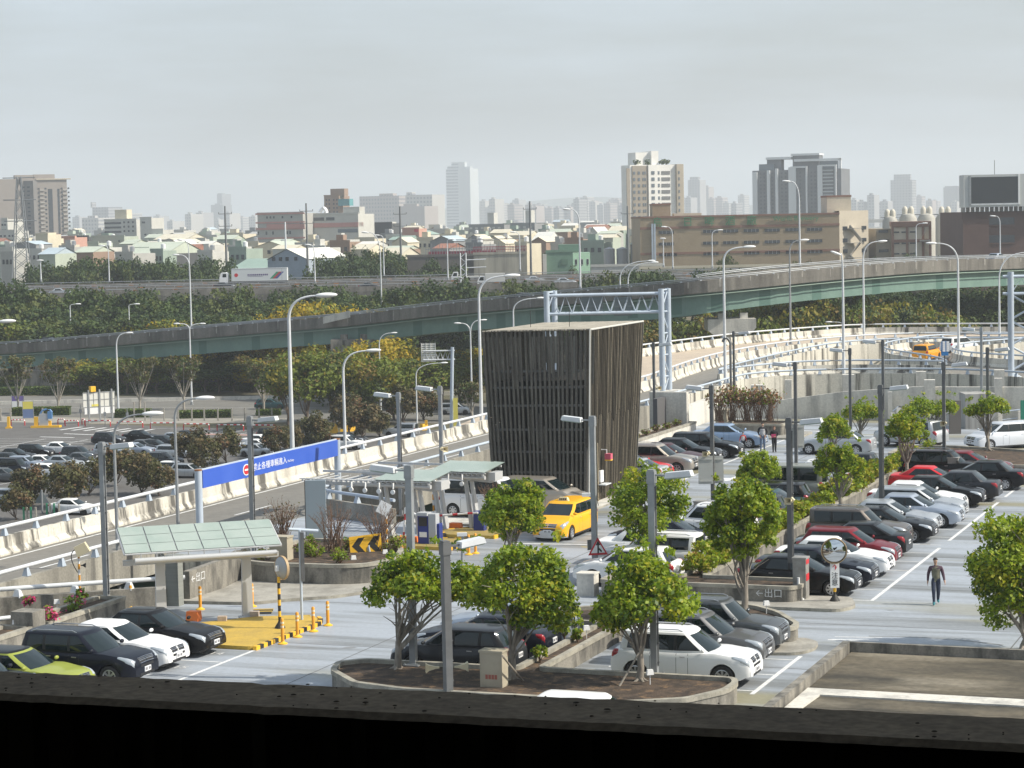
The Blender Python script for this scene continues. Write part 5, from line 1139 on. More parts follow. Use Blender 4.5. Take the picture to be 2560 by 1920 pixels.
# ================================================================ cars on the roof deck
gR = 'cars in the right-hand row'; gH = 'cars backed against the hedge'; gL = 'cars in the left row by the tower'; gN = 'cars in the near bays'; gW = 'cars at the lower left'
def bay(k): return 1.25+2.5*k
stall_car('sedan', PK, 'black saloon beside the steel hydrant cabinet, nearest car of the right-hand row', bay(0), -.75, group=gR)
stall_car('sedan', PN, 'dark blue-black saloon between the nearest black saloon and the white one with a sunroof', bay(1)-.1, -.6, group=gR)
stall_car('sedan', PW, 'white saloon with a sunroof behind the convex mirror', bay(2), -.5, group=gR)
stall_car('hatch', PD, 'dark red hatchback between the white sunroof saloon and a black saloon', bay(3), -.7, group=gR)
stall_car('fastback', PK, 'black saloon showing red tail lamps beside the dark red hatchback', bay(4), -.75, True, gR)
stall_car('boxsuv', PQ, 'boxy taupe off-roader with roof rails in the right-hand row', bay(5), -1.2, group=gR)
stall_car('sedan', PK, 'black saloon with bright headlamps behind the taupe off-roader', bay(6), -.55, group=gR)
stall_car('sedan', PS, 'silver saloon next to the black saloon with bright headlamps', bay(7), -.8, group=gR)
stall_car('sedan', PX, 'large silver-blue saloon with a tall grille', bay(8), -.2, group=gR)
stall_car('wagon', PS, 'silver car between the large silver-blue saloon and a white car', bay(9), -.45, group=gR)
stall_car('sedan', PW, 'white saloon second from the old black saloon', bay(10), -.9, group=gR)
stall_car('sedan', PK, 'old black saloon with chrome bumper strip', bay(11), -.4, group=gR)
stall_car('sedan', PG, 'dark grey saloon tail-out behind the stained steel cabinet', bay(12), 0, True, gR)
stall_car('coupe', PR, 'bright red car half hidden behind a dark grey saloon', bay(13), -1.7, group=gR)
stall_car('sedan', PK, 'black saloon tail-out in front of the black off-roader', bay(14), .55, True, gR)
stall_car('boxsuv', PK, 'black off-roader with a spare wheel on its tail', bay(15), -1.8, group=gR)
sp = [o for o in COL.objects if o.get('label', '').startswith('black off-roader with')][0]; q = MB(); q.lathe([(.36, -.1), (.36, .08), (.25, .12), (.001, .12)], (-2.38, .05, .95), 18, 0, 'x'); q.build('spare_wheel', [RUBBER], sp, 50)
stall_car('sedan', PD, 'old maroon red saloon in the last bay before the end planter', bay(16)-.2, -.9, group=gR)
def hcar(kind, pm, label, a, ptail, group=gH, rear=True, skew=0, **k):
 L = KINDS[kind]['L']; return car(kind, pm, label, W(a, ptail-L/2), ANG+(pi if rear else 0)+radians(skew), group, **k)
hcar('hatch', PW, 'white hatchback with tall red tail lamps at the near end of the hedge row', 1.6, -8.0)
hcar('boxsuv', PW, 'big white off-roader with chunky wheels beside the white hatchback', 4.3, -7.75)
hcar('sedan', PW, 'white saloon with a dark windscreen behind the big white off-roader', 7.2, -8.5, rear=False)
hcar('coupe', PN, 'dark car mostly hidden behind the round tree crown', 10.6, -9.5)
hcar('boxsuv', PW, 'white off-roader with roof rails behind the post with the loudspeaker', 14.0, -8.2)
hcar('suv', PS, 'silver-white crossover with a rear spoiler in the hedge row', 16.8, -8.0)
hcar('wagon', PG, 'dark grey hatchback left of the teal fastback', 19.2, -7.9)
hcar('fastback', PT, 'dark teal fastback in front of the black hatchback', 21.9, -7.8)
hcar('wagon', PK, 'black hatchback tail beside the hedge and the van', 24.4, -8.0)
hcar('van', PV, 'grey-green van with pale roof nose to the left', 28.9, -8.3)
hcar('suv', PW, 'white crossover right of the grey-green van', 33.2, -7.8)
hcar('wagon', PG, 'grey estate car with chrome window line and red tail lamps', 38.9, -7.6)
stall_car('coupe', PS, 'silver car beside the tower showing its red tail lamp', 34.9, -18.7, True, gL)
stall_car('sedan', PR, 'bright red car peeping out behind the tower', 37.0, -19.1, False, gL)
stall_car('suv', PC, 'champagne off-roader next to the tower', 40.0, -18.5, False, gL)
stall_car('sedan', PA, 'maroon saloon between the champagne off-roader and a black saloon', 42.7, -18.6, False, gL)
stall_car('sedan', PK, 'black saloon between the maroon saloon and the black estate car', 45.8, -18.7, False, gL)
stall_car('wagon', PK, 'black estate car with a large grille in the left row', 49.2, -18.3, False, gL)
stall_car('sedan', PB, 'light blue saloon in front of the far shrub planter', 55.4, -18.4, False, gL)
stall_car('suv', PW, 'white crossover with chrome grille in the near bay', -16.15, -.2, False, gN)
stall_car('suv', paint('warm_grey', (.17, .17, .175), .7), 'grey crossover with V-shaped grille beside the white crossover', -13.25, -.1-.45, False, gN)
stall_car('boxsuv', PM, 'mid-grey off-roader beside the curved planter end', -10.75, -.1-.55, False, gN)
hcar('hatch', PG, 'dark grey hatchback between the left tree and the beige cabinet', -16.6, -7.9, gN)
hcar('fastback', PN, 'dark saloon with red tail lamps behind the dark grey hatchback', -13.9, -7.7, gN)
hcar('sedan', PX, 'silver-blue saloon seen through the middle tree', -11.3, -7.9, gN)
stall_car('sedan', PK, 'black saloon beside the yellow island', -16.0, -19.2, False, gW)
stall_car('sedan', PW, 'white saloon between two black cars at the lower left', -18.5, -19.25, False, gW)
stall_car('suv', PN, 'dark estate car with twin oval grilles', -21.1, -18.95, False, gW)
lim = stall_car('sedan', PL, 'lime green car with a dark roof cut by the ledge', -23.6, -19.75, False, gW, roofm=PK)
stall_car('suv', PN, 'dark blue car at the lower left corner, cut by the ledge', -25.7, -20.2, False, gW)
car('hatch', PW, 'white car roof just showing above the ledge', Vector((*G(1487, 1742, 1.5)[:2], 0)), ANG, gN)
# taxi driving towards the camera
tx = car('mpv', PY, 'yellow taxi people carrier with silver bumper driving between tower and trees', W(14.6, -17.4), radians(-112), None, 'taxi', name='taxi')
def taxi_bits(t, silver=True):
 q = MB(); q.cbox((.15, 0, 1.70), (.22, .5, .16), 0, 0, .75); q.build('roof_sign', [mat('cream_sign', (.75, .66, .40), rough=.4)], t)
 q = MB()
 for k in range(4): q.box(.262, .268, -.17+k*.09, -.11+k*.09, 1.66, 1.74)
 q.build('roof_sign_lettering', [BLACK], t)
taxi_bits(tx)
def bumper(t, kind, m):
 d = KINDS[kind]; h = d['L']/2; hw = d['W']/2; n = 14; z0, z1 = .17, .60
 for sx in (1, -1):
  q = MB(); pts = []
  for i in range(n+1):
   f = -1+2*i/n; x = sx*(h+.025-.55*abs(f)**3.5*.75); pts.append((x, f*hw*.955*(1 if abs(f) < .8 else 1)))
  for i in range(n):
   (x0, y0), (x1, y1) = pts[i], pts[i+1]; v = [(x0-.0*sx, y0, z0), (x1, y1, z0), (x1+.012*sx, y1, z1*.7), (x0+.012*sx, y0, z1*.7), (x1-.05*sx, y1, z1), (x0-.05*sx, y0, z1)]; q.add(v, [(0, 1, 2, 3), (3, 2, 4, 5)])
  q.build('bumper', [m], t, 60)
bumper(tx, 'mpv', PS)
car('van', PW, 'white van with a ladder rack behind the leafless bush', W(19.6, -23.3)+Vector((0, 0, .10)), ANG-.05, None, 'van', name='van')
car('mpv', PC, 'grey-white car with a dark cover behind the yellow taxi', W(22.6, -21.4)+Vector((0, 0, .10)), ANG-.1, None)
car('mpv', paint('pearl_white', (.62, .65, .70), .2), 'white people carrier nose towards the camera by the end planter', W(57.2, -3.9), radians(-158), None)
car('suv', PS, 'silver-white crossover seen from behind left of the people carrier', W(57.5, -9.6)+Vector((0, 0, 0)), radians(140), None)
car('sedan', PS, 'pale silver saloon half hidden behind a clipped tree', W(52.3, -13.2), ANG+pi, None)
# ---- people
VEST = (.17, .17, .125)
person('man in a grey-green vest with dark sleeves and jeans walking across the deck', G(2340, 1511), radians(172), (VEST, (.085, .05, .075), (.035, .048, .085), (.05, .22, .26)),
 dict(elbowR=(.27, -.10, 1.13), wristR=(.29, -.08, .88), elbowL=(-.27, .02, 1.13), wristL=(-.31, .16, .92), kneeR=(.09, .18, .53), ankleR=(.08, .22, .085), kneeL=(-.09, .04, .50), ankleL=(-.08, -.20, .12)), 1.0, turn=radians(40))
def bag(b):
 q = MB(); q.cbox((.05, .17, 1.12), (.3, .12, .22), .1); q.build('handbag', [mat('magenta_bag', (.4, .04, .12))], b, base=(0, 0, 0))
person('man in an open black jacket and blue jeans walking beside the woman', G(1907, 1127), radians(175), ((.5, .5, .52), (.02, .02, .024), (.11, .16, .25), (.03, .03, .03)),
 dict(elbowR=(.28, -.05, 1.16), wristR=(.20, .06, .97), elbowL=(-.28, -.05, 1.16), wristL=(-.20, .06, .97), kneeR=(.10, .05, .51), ankleR=(.12, .07, .085), kneeL=(-.10, .03, .5), ankleL=(-.10, -.04, .09)), 1.01)
person('woman in black with reddish hair holding a magenta bag', G(1936, 1131), radians(178), ((.02, .02, .022), (.018, .018, .02), (.02, .02, .022), (.03, .02, .02)),
 dict(elbowR=(.24, -.02, 1.15), wristR=(.08, .17, 1.10), elbowL=(-.24, -.02, 1.15), wristL=(-.08, .17, 1.08), kneeR=(.08, .04, .5), ankleR=(.08, .05, .085), kneeL=(-.08, .03, .5), ankleL=(-.08, -.02, .09)), .93, 'long', bag, mat('auburn_hair', (.09, .03, .015)))
person('small child in a white top with red scarf walking ahead of the couple', G(1858, 1127), radians(178), ((.6, .58, .58), (.5, .06, .05), (.02, .025, .04), (.03, .03, .03)),
 dict(elbowR=(.27, -.02, 1.15), wristR=(.32, .08, .95), elbowL=(-.27, -.02, 1.15), wristL=(-.32, .06, .95), kneeR=(.10, .06, .51), ankleR=(.10, .10, .085), kneeL=(-.10, .0, .5), ankleL=(-.10, -.10, .09)), .67)
# ================================================================ ramps, gantries, viaduct
BRK = []
def barrier(path, label, face=1, outer=1.3, rail=True, group='ramp barriers', name='barrier', hb=.82, hr=1.22, m=None, step=2.6, zt=None):
 """Jersey barrier along a world path; face=+1: the traffic side lies to the right of travel"""
 P = [Vector(p) for p in path]; f = face; q = MB()
 prof = [(-.20*f, hb), (.0*f, hb), (.06*f, .30), (.24*f, .06), (.24*f, -.02), (-.2*f, -outer)]
 q.sweep(P, prof)
 z = lambda mb: mb
 parts = [('barrier_wall', q, [m or CONC], None)]
 if rail:
  q2 = MB(); off = -.10*f; pts = []
  for i, p in enumerate(P):
   t = P[min(i+1, len(P)-1)]-P[max(i-1, 0)]; t.z = 0; t.normalize(); r = Vector((t.y, -t.x, 0)); pts.append(p+r*off+Vector((0, 0, hr)))
  q2.tube(pts, .085, 8); parts.append(('rail', q2, [PALEB if rail != 'w' else WHITEP], 60))
  d = 0; nxt = .6; br = []; h = hr-hb; e = .09
  for a, b in zip(pts, pts[1:]):
   L = (b-a).length; t = (b-a).normalized(); r = Vector((t.y, -t.x, 0))
   while nxt < d+L:
    br.append((a+t*(nxt-d), atan2(t.y, t.x))); nxt += step
   d += L
  if not BRK:
   q3 = MB(); q3.add([(-.15, -.13, -h), (.15, -.13, -h), (.15, .13, -h), (-.15, .13, -h), (-.06, -.04, 0), (.06, -.04, 0), (.06, .04, 0), (-.06, .04, 0)], [(0, 1, 5, 4), (1, 2, 6, 5), (2, 3, 7, 6), (3, 0, 4, 7)]); BRK.append(q3.mesh('rail_bracket', [PALEB]))
 t = assemble(name, label, 'barrier', parts, group); kids = list(t.children)
 if rail:
  for p, an in br[-95:]: part('rail_bracket', BRK[0], t, p-t.location, (0, 0, an))
 for o in kids:
  bm = bmesh.new(); bm.from_mesh(o.data); bmesh.ops.recalc_face_normals(bm, faces=bm.faces); bm.to_mesh(o.data); bm.free()
 return t
def road(pts, label, m, z1=0., th=1.0, name='road'):
 b = MB(); b.prism([q[:2] for q in pts], z1-th, z1, 1, 0); return struct(b.build(name, [m, CONC]), label)
def GP(L, z=0.): return WP(L, z)
SP = lambda L, n=4: smooth_path(GP(L), n)
near_s = SP([(100, -32.9), (104, -32.6), (107, -31), (109.3, -28), (110.6, -24), (111.2, -20), (110.6, -16), (108, -11), (103, -5), (96, 2)])
nearL = [W(a, -32.75) for a in (-70, -40, -20, -8, 0, 4.2)]
curv = SP([(15.9, -26.7), (17.2, -28.8), (18.4, -30.9), (19.3, -32.), (20.6, -32.65), (22.5, -32.8)])
nearR = curv[:-1]+[W(a, -32.8) for a in (22.5, 30, 40, 55, 70, 85, 95)]+near_s
farP = [W(a, -40.3) for a in (-70, -40, -20, 0, 20, 40, 60, 80, 95)]+SP([(100, -40.4), (110, -41.4), (120, -42.4), (132, -43), (145, -42.4), (155, -40.4), (163, -37), (168, -33), (170, -28), (170, -18), (168, -4)])[1:]
R3 = SP([(109, -36.6), (118, -37.1), (132.4, -37), (145, -36.4), (151, -35.5), (156, -33.3), (159, -29), (160, -22), (159, -10)])
inner = SP([(109, -36.4), (114, -35), (119.6, -32.3), (121.8, -28.5), (122.2, -25), (121.4, -19)])
road([W(-70, -32.6), W(4.4, -32.6), W(19.3, -32.6)]+[p for p in nearR[len(curv)-1:]]+inner[::-1]+R3+[W(168, -8)]+farP[::-1], 'grey asphalt ramp road curving round to the right', ASPHL, -.02, .6)
tb = SP([(143, -56), (149, -55.2), (156, -54), (166, -52.2), (174, -50), (183, -46), (189, -42), (191, -36), (191, -22), (190, -5)])
road([p for p in tb]+farP[::-1][0:44], 'tan upper road surface beyond the median barrier', TAN, -.06, 1.1)
lo = SP([(121.5, -18.6), (125.6, -19.9), (130, -22), (135, -25), (139, -27.3), (142.7, -28.6), (148, -29.8), (153.9, -30), (160, -29), (166, -26.8), (168, -20)])
li = SP([(124.5, -9.5), (127, -11), (129.4, -13.2), (132, -16.5), (135.2, -19.3), (140, -21.4), (145.4, -22.3), (150.9, -21.6), (156, -19.3), (159.6, -17), (163, -12)])
road(lo+[W(168, -14)]+li[::-1], 'loop road carrying the orange taxi', ASPHL, -.05, 1.2)
road([W(121.9, -19.5), W(127, -19.5), W(127, -11.5), W(124.2, -8), W(118, 2), W(96, 3), W(103.2, -5), W(108.1, -11), W(110.7, -16), W(111.2, -20.5)], 'ring road joining the loop', ASPHL, -.035, 1.1)
barrier(nearL[::-1], 'near barrier of the left ramp below the glass canopy', 1, .62, rail='w', m=CONCM)
kc = len(curv)+4; barrier(nearR[:kc+1], 'near ramp barrier from the round-ended wall past the slatted tower', -1, 1.35, m=CONCM); barrier(nearR[kc:], 'streaked near barrier of the curved ring road on the right', -1, 1.35)
barrier(farP[:9], 'far barrier of the straight ramp behind the blue sign', 1, 1.3, rail='w')
barrier(farP[8:], 'median barrier between the ramp and the tan road', 1, .9, rail='w')
barrier(R3, 'stained barrier on the inside of the far curve', 1 and -1, 1.5)
barrier(inner, 'stained barrier between the two lower curves', 1, 1.5)
barrier(tb, 'far barrier of the tan road in front of the wood', 1, 1.2, rail='w')
barrier(lo, 'outer barrier of the loop behind the orange taxi', 1, 1.5)
barrier(li, 'inner barrier of the loop in front of the white people carrier', -1, 1.5)
# ramp lines
lines = MB()
gline([W(a, -39.6, -.01) for a in (-60, 0, 60, 95)]+[p+Vector((0, 0, 0)) for p in []], .15, -.012)
for k in range(-6, 20): A = W(k*9., -36.4, -.012); lines.quad(A+Vector((-.07, 0, 0)), A+Vector((.07, 0, 0)), W(k*9.+4, -36.4, -.012)+Vector((.07, 0, 0)), W(k*9.+4, -36.4, -.012)+Vector((-.07, 0, 0)))
gline([W(a, -33.5, -.01) for a in (20.6, 60, 95)], .15, -.012); gline([W(a, -33.4, -.01) for a in (-60, 3)], .15, -.012)
struct(lines.build('lane_markings', [WHITEL]), 'white lane lines of the ramp')
# girders and voids under the ramps
b = MB(); b.sweep([W(a, -36.5, -1.1) for a in (-70, 0, 100)], [(-2.6, 0), (2.6, 0), (2.2, -1.7), (-2.2, -1.7)]); tag(b.build('ramp_girder', [GREENB]), 'dark green girder under the straight ramp', 'girder')
b = MB(); b.sweep([p+Vector((0, 0, -1.1)) for p in SP([(96, -34), (108, -33), (114, -28), (116, -22), (115, -14), (110, -5)])], [(-2.4, 0), (2.4, 0), (2.2, -1.9), (-2.2, -1.9)]); tag(b.build('ramp_girder', [GREENB]), 'green girder under the curved ring road', 'girder')
b = MB(); b.sweep([p+Vector((0, 0, -1.1)) for p in SP([(104, -39), (125, -40), (145, -39.5), (156, -37), (164, -32), (166, -24)])], [(-2, 0), (2, 0), (1.8, -1.9), (-1.8, -1.9)]); tag(b.build('ramp_girder', [GREENB]), 'green girder under the far curve', 'girder')
# exit ramp going down under the ramp on the left
b = MB(); e0 = [W(-8.8, -27.2, -.02), W(-4.2, -26.2, -.02), W(-2., -40, -4.5), W(-9, -41, -4.5)]; b.quad(*e0); struct(b.build('exit_ramp', [mat('dark_ramp', (.09, .09, .088), rough=.9)]), 'exit ramp sloping down below the road')  # dark surface colour paints the shade of the void below the road
wall([W(-13.5, -33, -2), W(-11.4, -30.9, 0), W(-10.6, -30., 0), W(-8.9, -27.8, 0), W(-7.5, -26.0, 0)], .75, .3, 'low stained parapet of the exit lane behind the flower planter', CONCD, -3, name='parapet')
q = MB(); q.tube([W(-12.5, -32.2, 1.05), W(-11, -30.6, 1.05), W(-8.6, -27.6, 1.05), W(-6.8, -25.5, 1.02)], .09, 8)
for a, p in ((-10.9, -30.4), (-9.6, -28.7), (-8.3, -27.1)): c = W(a, p, .85); q.cbox(c, (.34, .3, .3), ANG, 0, .5)
tag(q.build('pipe_rail', [WHITEP], smooth=50), 'fat pale pipe rail along the exit lane', 'rail')
q = MB(); q.tube([W(-14.8, -30.6, .35), W(-11.2, -27.9, .35)], .085, 8); tag(q.build('pipe_rail', [WHITEP], smooth=50), 'lower pipe rail behind the magenta flowers', 'rail')
wl = wall([W(-6.5, -25.6, 0), W(-3.7, -25.6, 0), W(-1.3, -26.0, 0)], 1., .28, 'stained wall with a white exit arrow', CONCD, -.5, htop=[1.2, 1.25, 1.3], name='exit_wall')
text_obj('lettering', '←出口', .40, WHITEL, wl, W(-6.4, -25.452, .86)-wl.location, (pi/2, 0, pi/2-TH), .003)
q = MB(); q.cbox(W(-16.1, -26.6, .62), (.9, .8, 1.24), ANG); tag(q.build('concrete_pillar', [CONCD]), 'squat concrete pillar between the two left planters', 'pillar')
# near-black block painting the shade in the gap between ramp and deck
b = MB(); b.prism([q[:2] for q in WP([(19.5, -32.4), (16.5, -26.95), (75, -26.95), (75, -32.4)])], -12, -5.5, 0); struct(b.build('gap_shade_block', [mat('gap_shade', (.03, .035, .033), rough=.95)]), 'near-black block colouring the shade in the gap beside the ramp')
# pale end wall of the deck, stepped top, with concrete posts behind
pw = [(76.2, -31), (76, -26), (75.9, -22.3), (75.8, -18), (75.6, -13), (75.4, -6), (75.2, 12)]
wall(GP(pw), 1, .35, 'pale concrete wall with a rising top along the far end of the deck', CONCL, -4, htop=[.6, 1.0, 1.35, 1.95, 2.35, 2.4, 2.4], name='end_wall')
wall([W(64.8, -26.8), W(75.5, -27.5)], 1.6, .4, 'sunlit concrete wall block right of the gantry leg', CONCL, -4, name='end_wall')
for x0, x1, y, a, lb in ((1878, 1913, 963, 77.5, 'squat concrete post behind the russet shrubs'), (1962, 1981, 950, 78.5, 'slim concrete post behind the lamp post'), (2107, 2139, 937, 77.6, 'square concrete post left of the big lamp post'), (2291, 2318, 929, 77.6, 'tallest concrete post in front of the ring road'), (2312, 2341, 950, 75., 'lower concrete post with two dark plates'), (2487, 2514, 925, 77.6, 'narrow concrete post near the right edge'), (2220, 2232, 980, 74.8, 'thin pilaster on the end wall'), (2487, 2508, 946, 75., 'low narrow post at the right')):
 A = W(a, -20).y; x = (x0+x1)/2
 for _ in range(3):
  p = DP(x, y, A); aa, pp = gp(p); A += (a-aa)*E1[1]
 p = DP(x, y, A); w = (x1-x0)/F*A*.92; q = MB(); q.cbox((p.x, A+w/2, (p.z-6)/2), (w, w, p.z+6), ANG*.4, 0); tag(q.build('concrete_post', [CONCL]), lb, 'concrete post', 'concrete posts of the far ramp')
g = W(70.2, -5.6); q = MB(); A, B = DP(2414, 1050, g.y), DP(2490, 984, g.y); q.box(A.x, B.x, g.y, g.y+2.2, 0, B.z); o = q.build('concrete_block', [mat('streaked_concrete', (.36, .355, .34), rough=.9, col2=(.22, .215, .205), scale=1, stretch=(3, 3, .2), rng=(.45, .65))]); tag(o, 'tall concrete block with two small white arrows by the stair', 'concrete block')
text_obj('arrow_marks', '↔', .8, WHITEL, o, Vector((DP(2445, 1025, g.y).x-.2, g.y-.01, DP(2445, 1027, g.y).z))-o.location, (pi/2, 0, 0), .002, 'CENTER')
q = MB(); A, B = DP(2552, 1050, W(71, 0).y), DP(2600, 1000, W(71, 0).y); q.box(A.x, B.x, A.y, A.y+.1, A.z, B.z); tag(q.build('green_sign', [mat('green_panel', (.02, .20, .13), rough=.5)]), 'green sign panel at the right edge', 'sign')
# stair railing
yy = W(71.5, -10).y
def rail_line(pts, lb):
 q = MB(); P = [DP(x, y, yy) for x, y in pts]; q.tube(P, .045, 6); q.tube([p-Vector((0, 0, .55)) for p in P], .03, 6)
 for p in P: q.box(p.x-.14, p.x+.14, yy-.12, yy+.12, 0, p.z-.1, 1)
 tag(q.build('stair_railing', [PALEB, CONCL], smooth=50), lb, 'railing', 'railings by the end wall')
rail_line([(2232, 1028), (2246, 1016), (2310, 1026)], 'sloping stair railing with concrete posts'); rail_line([(2370, 1028), (2412, 1027)], 'short railing between the split tree and the concrete block'); rail_line([(2500, 1030), (2550, 1024)], 'railing at the right beside the green sign')
q = MB(); A = DP(2380, 1085, W(66, -8).y); q.cbox((A.x+.2, A.y, 1.1), (.75, .3, 2.2), 0); tag(q.build('dark_panel', [mat('brown_grey_panel', (.13, .12, .115), rough=.7)]), 'dark upright panel behind the silver-white crossover', 'panel')
wall([W(60.3, -27.2, 0), W(66, -27.2, 0)], 2.6, .3, 'dark grey wall panel behind the light blue saloon', mat('grey_panel', (.10, .10, .105), rough=.8), 0, name='panel_wall')
q = MB(); c = W(62.5, -26.9); q.cbox((c.x, c.y, 1.45), (2.6, .5, 2.9), ANG); tag(q.build('pale_block', [CONCL]), 'pale concrete block beside the dark panel', 'concrete block')
# ---- blue no-entry sign beside the ramp
def no_entry():
 P0, P1 = W(15.9, -32.2), W(27.0, -32.2); yA = None
 A = DP(495, 1178, W(8.2, -32.2).y);
 p0 = W(5.6, -32.15, 0);
 # posts stand just inside the near barrier; solve along the barrier line for their columns
 def along(px):
  lo_, hi_ = -20., 60.
  for _ in range(40):
   m_ = (lo_+hi_)/2; w_ = W(m_, -32.15, 1.); d = ray(px, 1200); x = d[0]/d[1]*w_.y
   if w_.x < x: lo_ = m_
   else: hi_ = m_
  return W(m_, -32.15, 0)
 L, R = along(496), along(845); t = thing('blue_sign', 'long blue no-entry board with white characters on two pale posts', 'road sign', L); b = t.location
 zt0, zt1 = DP(496, 1176, L.y).z, DP(845, 1100, R.y).z; zb0, zb1 = DP(496, 1216, L.y).z, DP(845, 1144, R.y).z
 zt = (zt0+zt1)/2; zb = (zb0+zb1)/2
 for P_ in (L, R):
  q = MB(); q.tube([P_-b+Vector((0, 0, -.2)), P_-b+Vector((0, 0, zt+.05))], .17, 12); q.lathe([(.17, zt-.0), (.178, zt+.06), (.001, zt+.075)], tuple(P_-b), 12, 1); q.build('post', [PALEB, mat('rust', (.28, .13, .06), rough=.9)], t, 60)
 u = (R-L).normalized(); n = Vector((u.y, -u.x, 0)); a0, a1 = L-b+u*.25, R-b-u*.12; q = MB(); q.add([a0+n*.1+Vector((0, 0, zb)), a1+n*.1+Vector((0, 0, zb)), a1+n*.1+Vector((0, 0, zt)), a0+n*.1+Vector((0, 0, zt)), a0-n*.06+Vector((0, 0, zb)), a1-n*.06+Vector((0, 0, zb)), a1-n*.06+Vector((0, 0, zt)), a0-n*.06+Vector((0, 0, zt))], [(0, 1, 2, 3), (7, 6, 5, 4), (3, 2, 6, 7), (0, 4, 5, 1), (0, 3, 7, 4), (1, 5, 6, 2)])
 q.build('board', [BLUE], t); yaw = atan2(u.y, u.x); H = zt-zb
 q = MB(); q.tube([a0+n*.02+Vector((0, 0, zt+.02)), a1+n*.02+Vector((0, 0, zt+.02))], .05, 6); q.build('top_edge', [PALEB], t, 60)
 def pos(px, f):
  lo_, hi_ = 0., 1.
  for _ in range(40):
   m_ = (lo_+hi_)/2; w_ = b+a0.lerp(a1, m_)+n*.1; x = ray(px, 1180)[0]/ray(px, 1180)[1]*w_.y
   if w_.x < x: lo_ = m_
   else: hi_ = m_
  return a0.lerp(a1, m_)+n*.104+Vector((0, 0, zb+H*f))
 c = pos(616, .47); q = MB(); q.lathe([(.001, -.012), (H*.33, -.012), (H*.33, 0)], (0, 0, 0), 24, 0, 'y'); q.lathe([(.001, -.018), (H*.27, -.018), (H*.27, -.012)], (0, 0, 0), 24, 1, 'y'); q.box(-H*.19, H*.19, -.026, -.018, -H*.05, H*.05, 0); o = q.build('no_entry_symbol', [WHITE, RED], t, base=(0, 0, 0)); o.location = c; o.rotation_euler = (0, 0, yaw); o.scale = (1.35, 1, 1)
 A = pos(632, .47); B = pos(718, .47); cw = (B-A).length/8
 text_obj('lettering', '禁止各種車輛進入', H*.46, WHITE, t, A, (pi/2, 0, yaw), .004, 'LEFT', (B-A).length/(8*H*.46))
 A = pos(720, .40); B = pos(737, .40); text_obj('small_lettering', 'No Entry', H*.20, WHITE, t, A, (pi/2, 0, yaw), .004, 'LEFT', (B-A).length/(4.2*H*.20))
no_entry()
# ---- overhead sign gantry
def gantry(base, px_l, px_r, ytop, ybase, label, right_part=False, hz=None, depth=1.9):
 pass
def truss_gantry():
 R = G(1657, 993, .6); Y = R.y; t = thing('sign_gantry', 'pale lattice sign gantry spanning the ramp behind the slatted tower', 'gantry', (R.x, Y, .6)); b = Vector(t.location); d = 3.2
 RL, LL = [], []
 xr = [R.x, DP(1676, 988, Y).x]; xl = [DP(1366, 728, Y).x, DP(1386, 728, Y).x]; zt = DP(1657, 722, Y).z
 for nm, xs in (('tower_leg', xr), ('tower_leg', xl)):
  q = MB(); zb = .6
  for k, x in enumerate(xs): q.tube([(x, Y+k*d*.35, zb), (x, Y+k*d*.35, zt)], .24, 10)
  n = 5
  for i in range(n):
   z0, z1 = zb+(zt-zb)*i/n, zb+(zt-zb)*(i+1)/n; a, c = (xs[0], Y), (xs[1], Y+d*.35)
   if i % 2: a, c = c, a
   q.tube([(a[0], a[1], z0), (c[0], c[1], z1)], .07, 6); q.tube([(xs[0], Y, z1-.1), (xs[1], Y+d*.35, z1-.1)], .07, 6)
  q.build(nm, [PALEB], t, 60, base=b)
 q = MB(); z1, z0 = DP(1640, 734, Y).z, DP(1640, 780, Y).z; xa, xb = xl[0], xr[0]; n = 9
 for yy_ in (Y, Y+1.1):
  for z in (z0, z1): q.tube([(xa, yy_, z), (xb+.3, yy_, z)], .11, 8)
  for i in range(n):
   x0, x1 = lerp(xa, xb, i/n), lerp(xa, xb, (i+1)/n); m_ = (x0+x1)/2; q.tube([(x0, yy_, z0), (m_, yy_, z1), (x1, yy_, z0)], .05, 6)
 for i in range(n+1): x = lerp(xa, xb, i/n); q.tube([(x, Y, z1), (x, Y+1.1, z1)], .05, 6)
 q.build('lattice_beam', [PALEB], t, 60, base=b)
 for x0, x1 in ((1452, 1507), (1535, 1580)):
  A, B = DP(x0, 790, Y+1.3), DP(x1, 742, Y+1.3); q = MB(); q.box(A.x, B.x, Y+1.25, Y+1.33, A.z, B.z);
  for k in range(3): z = lerp(A.z, B.z, .2+.3*k); q.box(A.x, B.x, Y+1.18, Y+1.25, z-.05, z+.05)
  q.build('sign_back', [mat('sign_back_grey', (.17, .20, .21), rough=.5)], t, base=b)
 q = MB(); q.cbox((R.x+.35, Y+.6, .3), (1.9, 2.2, 1.6), ANG); q.build('concrete_base', [CONCL], t, base=b)
truss_gantry()
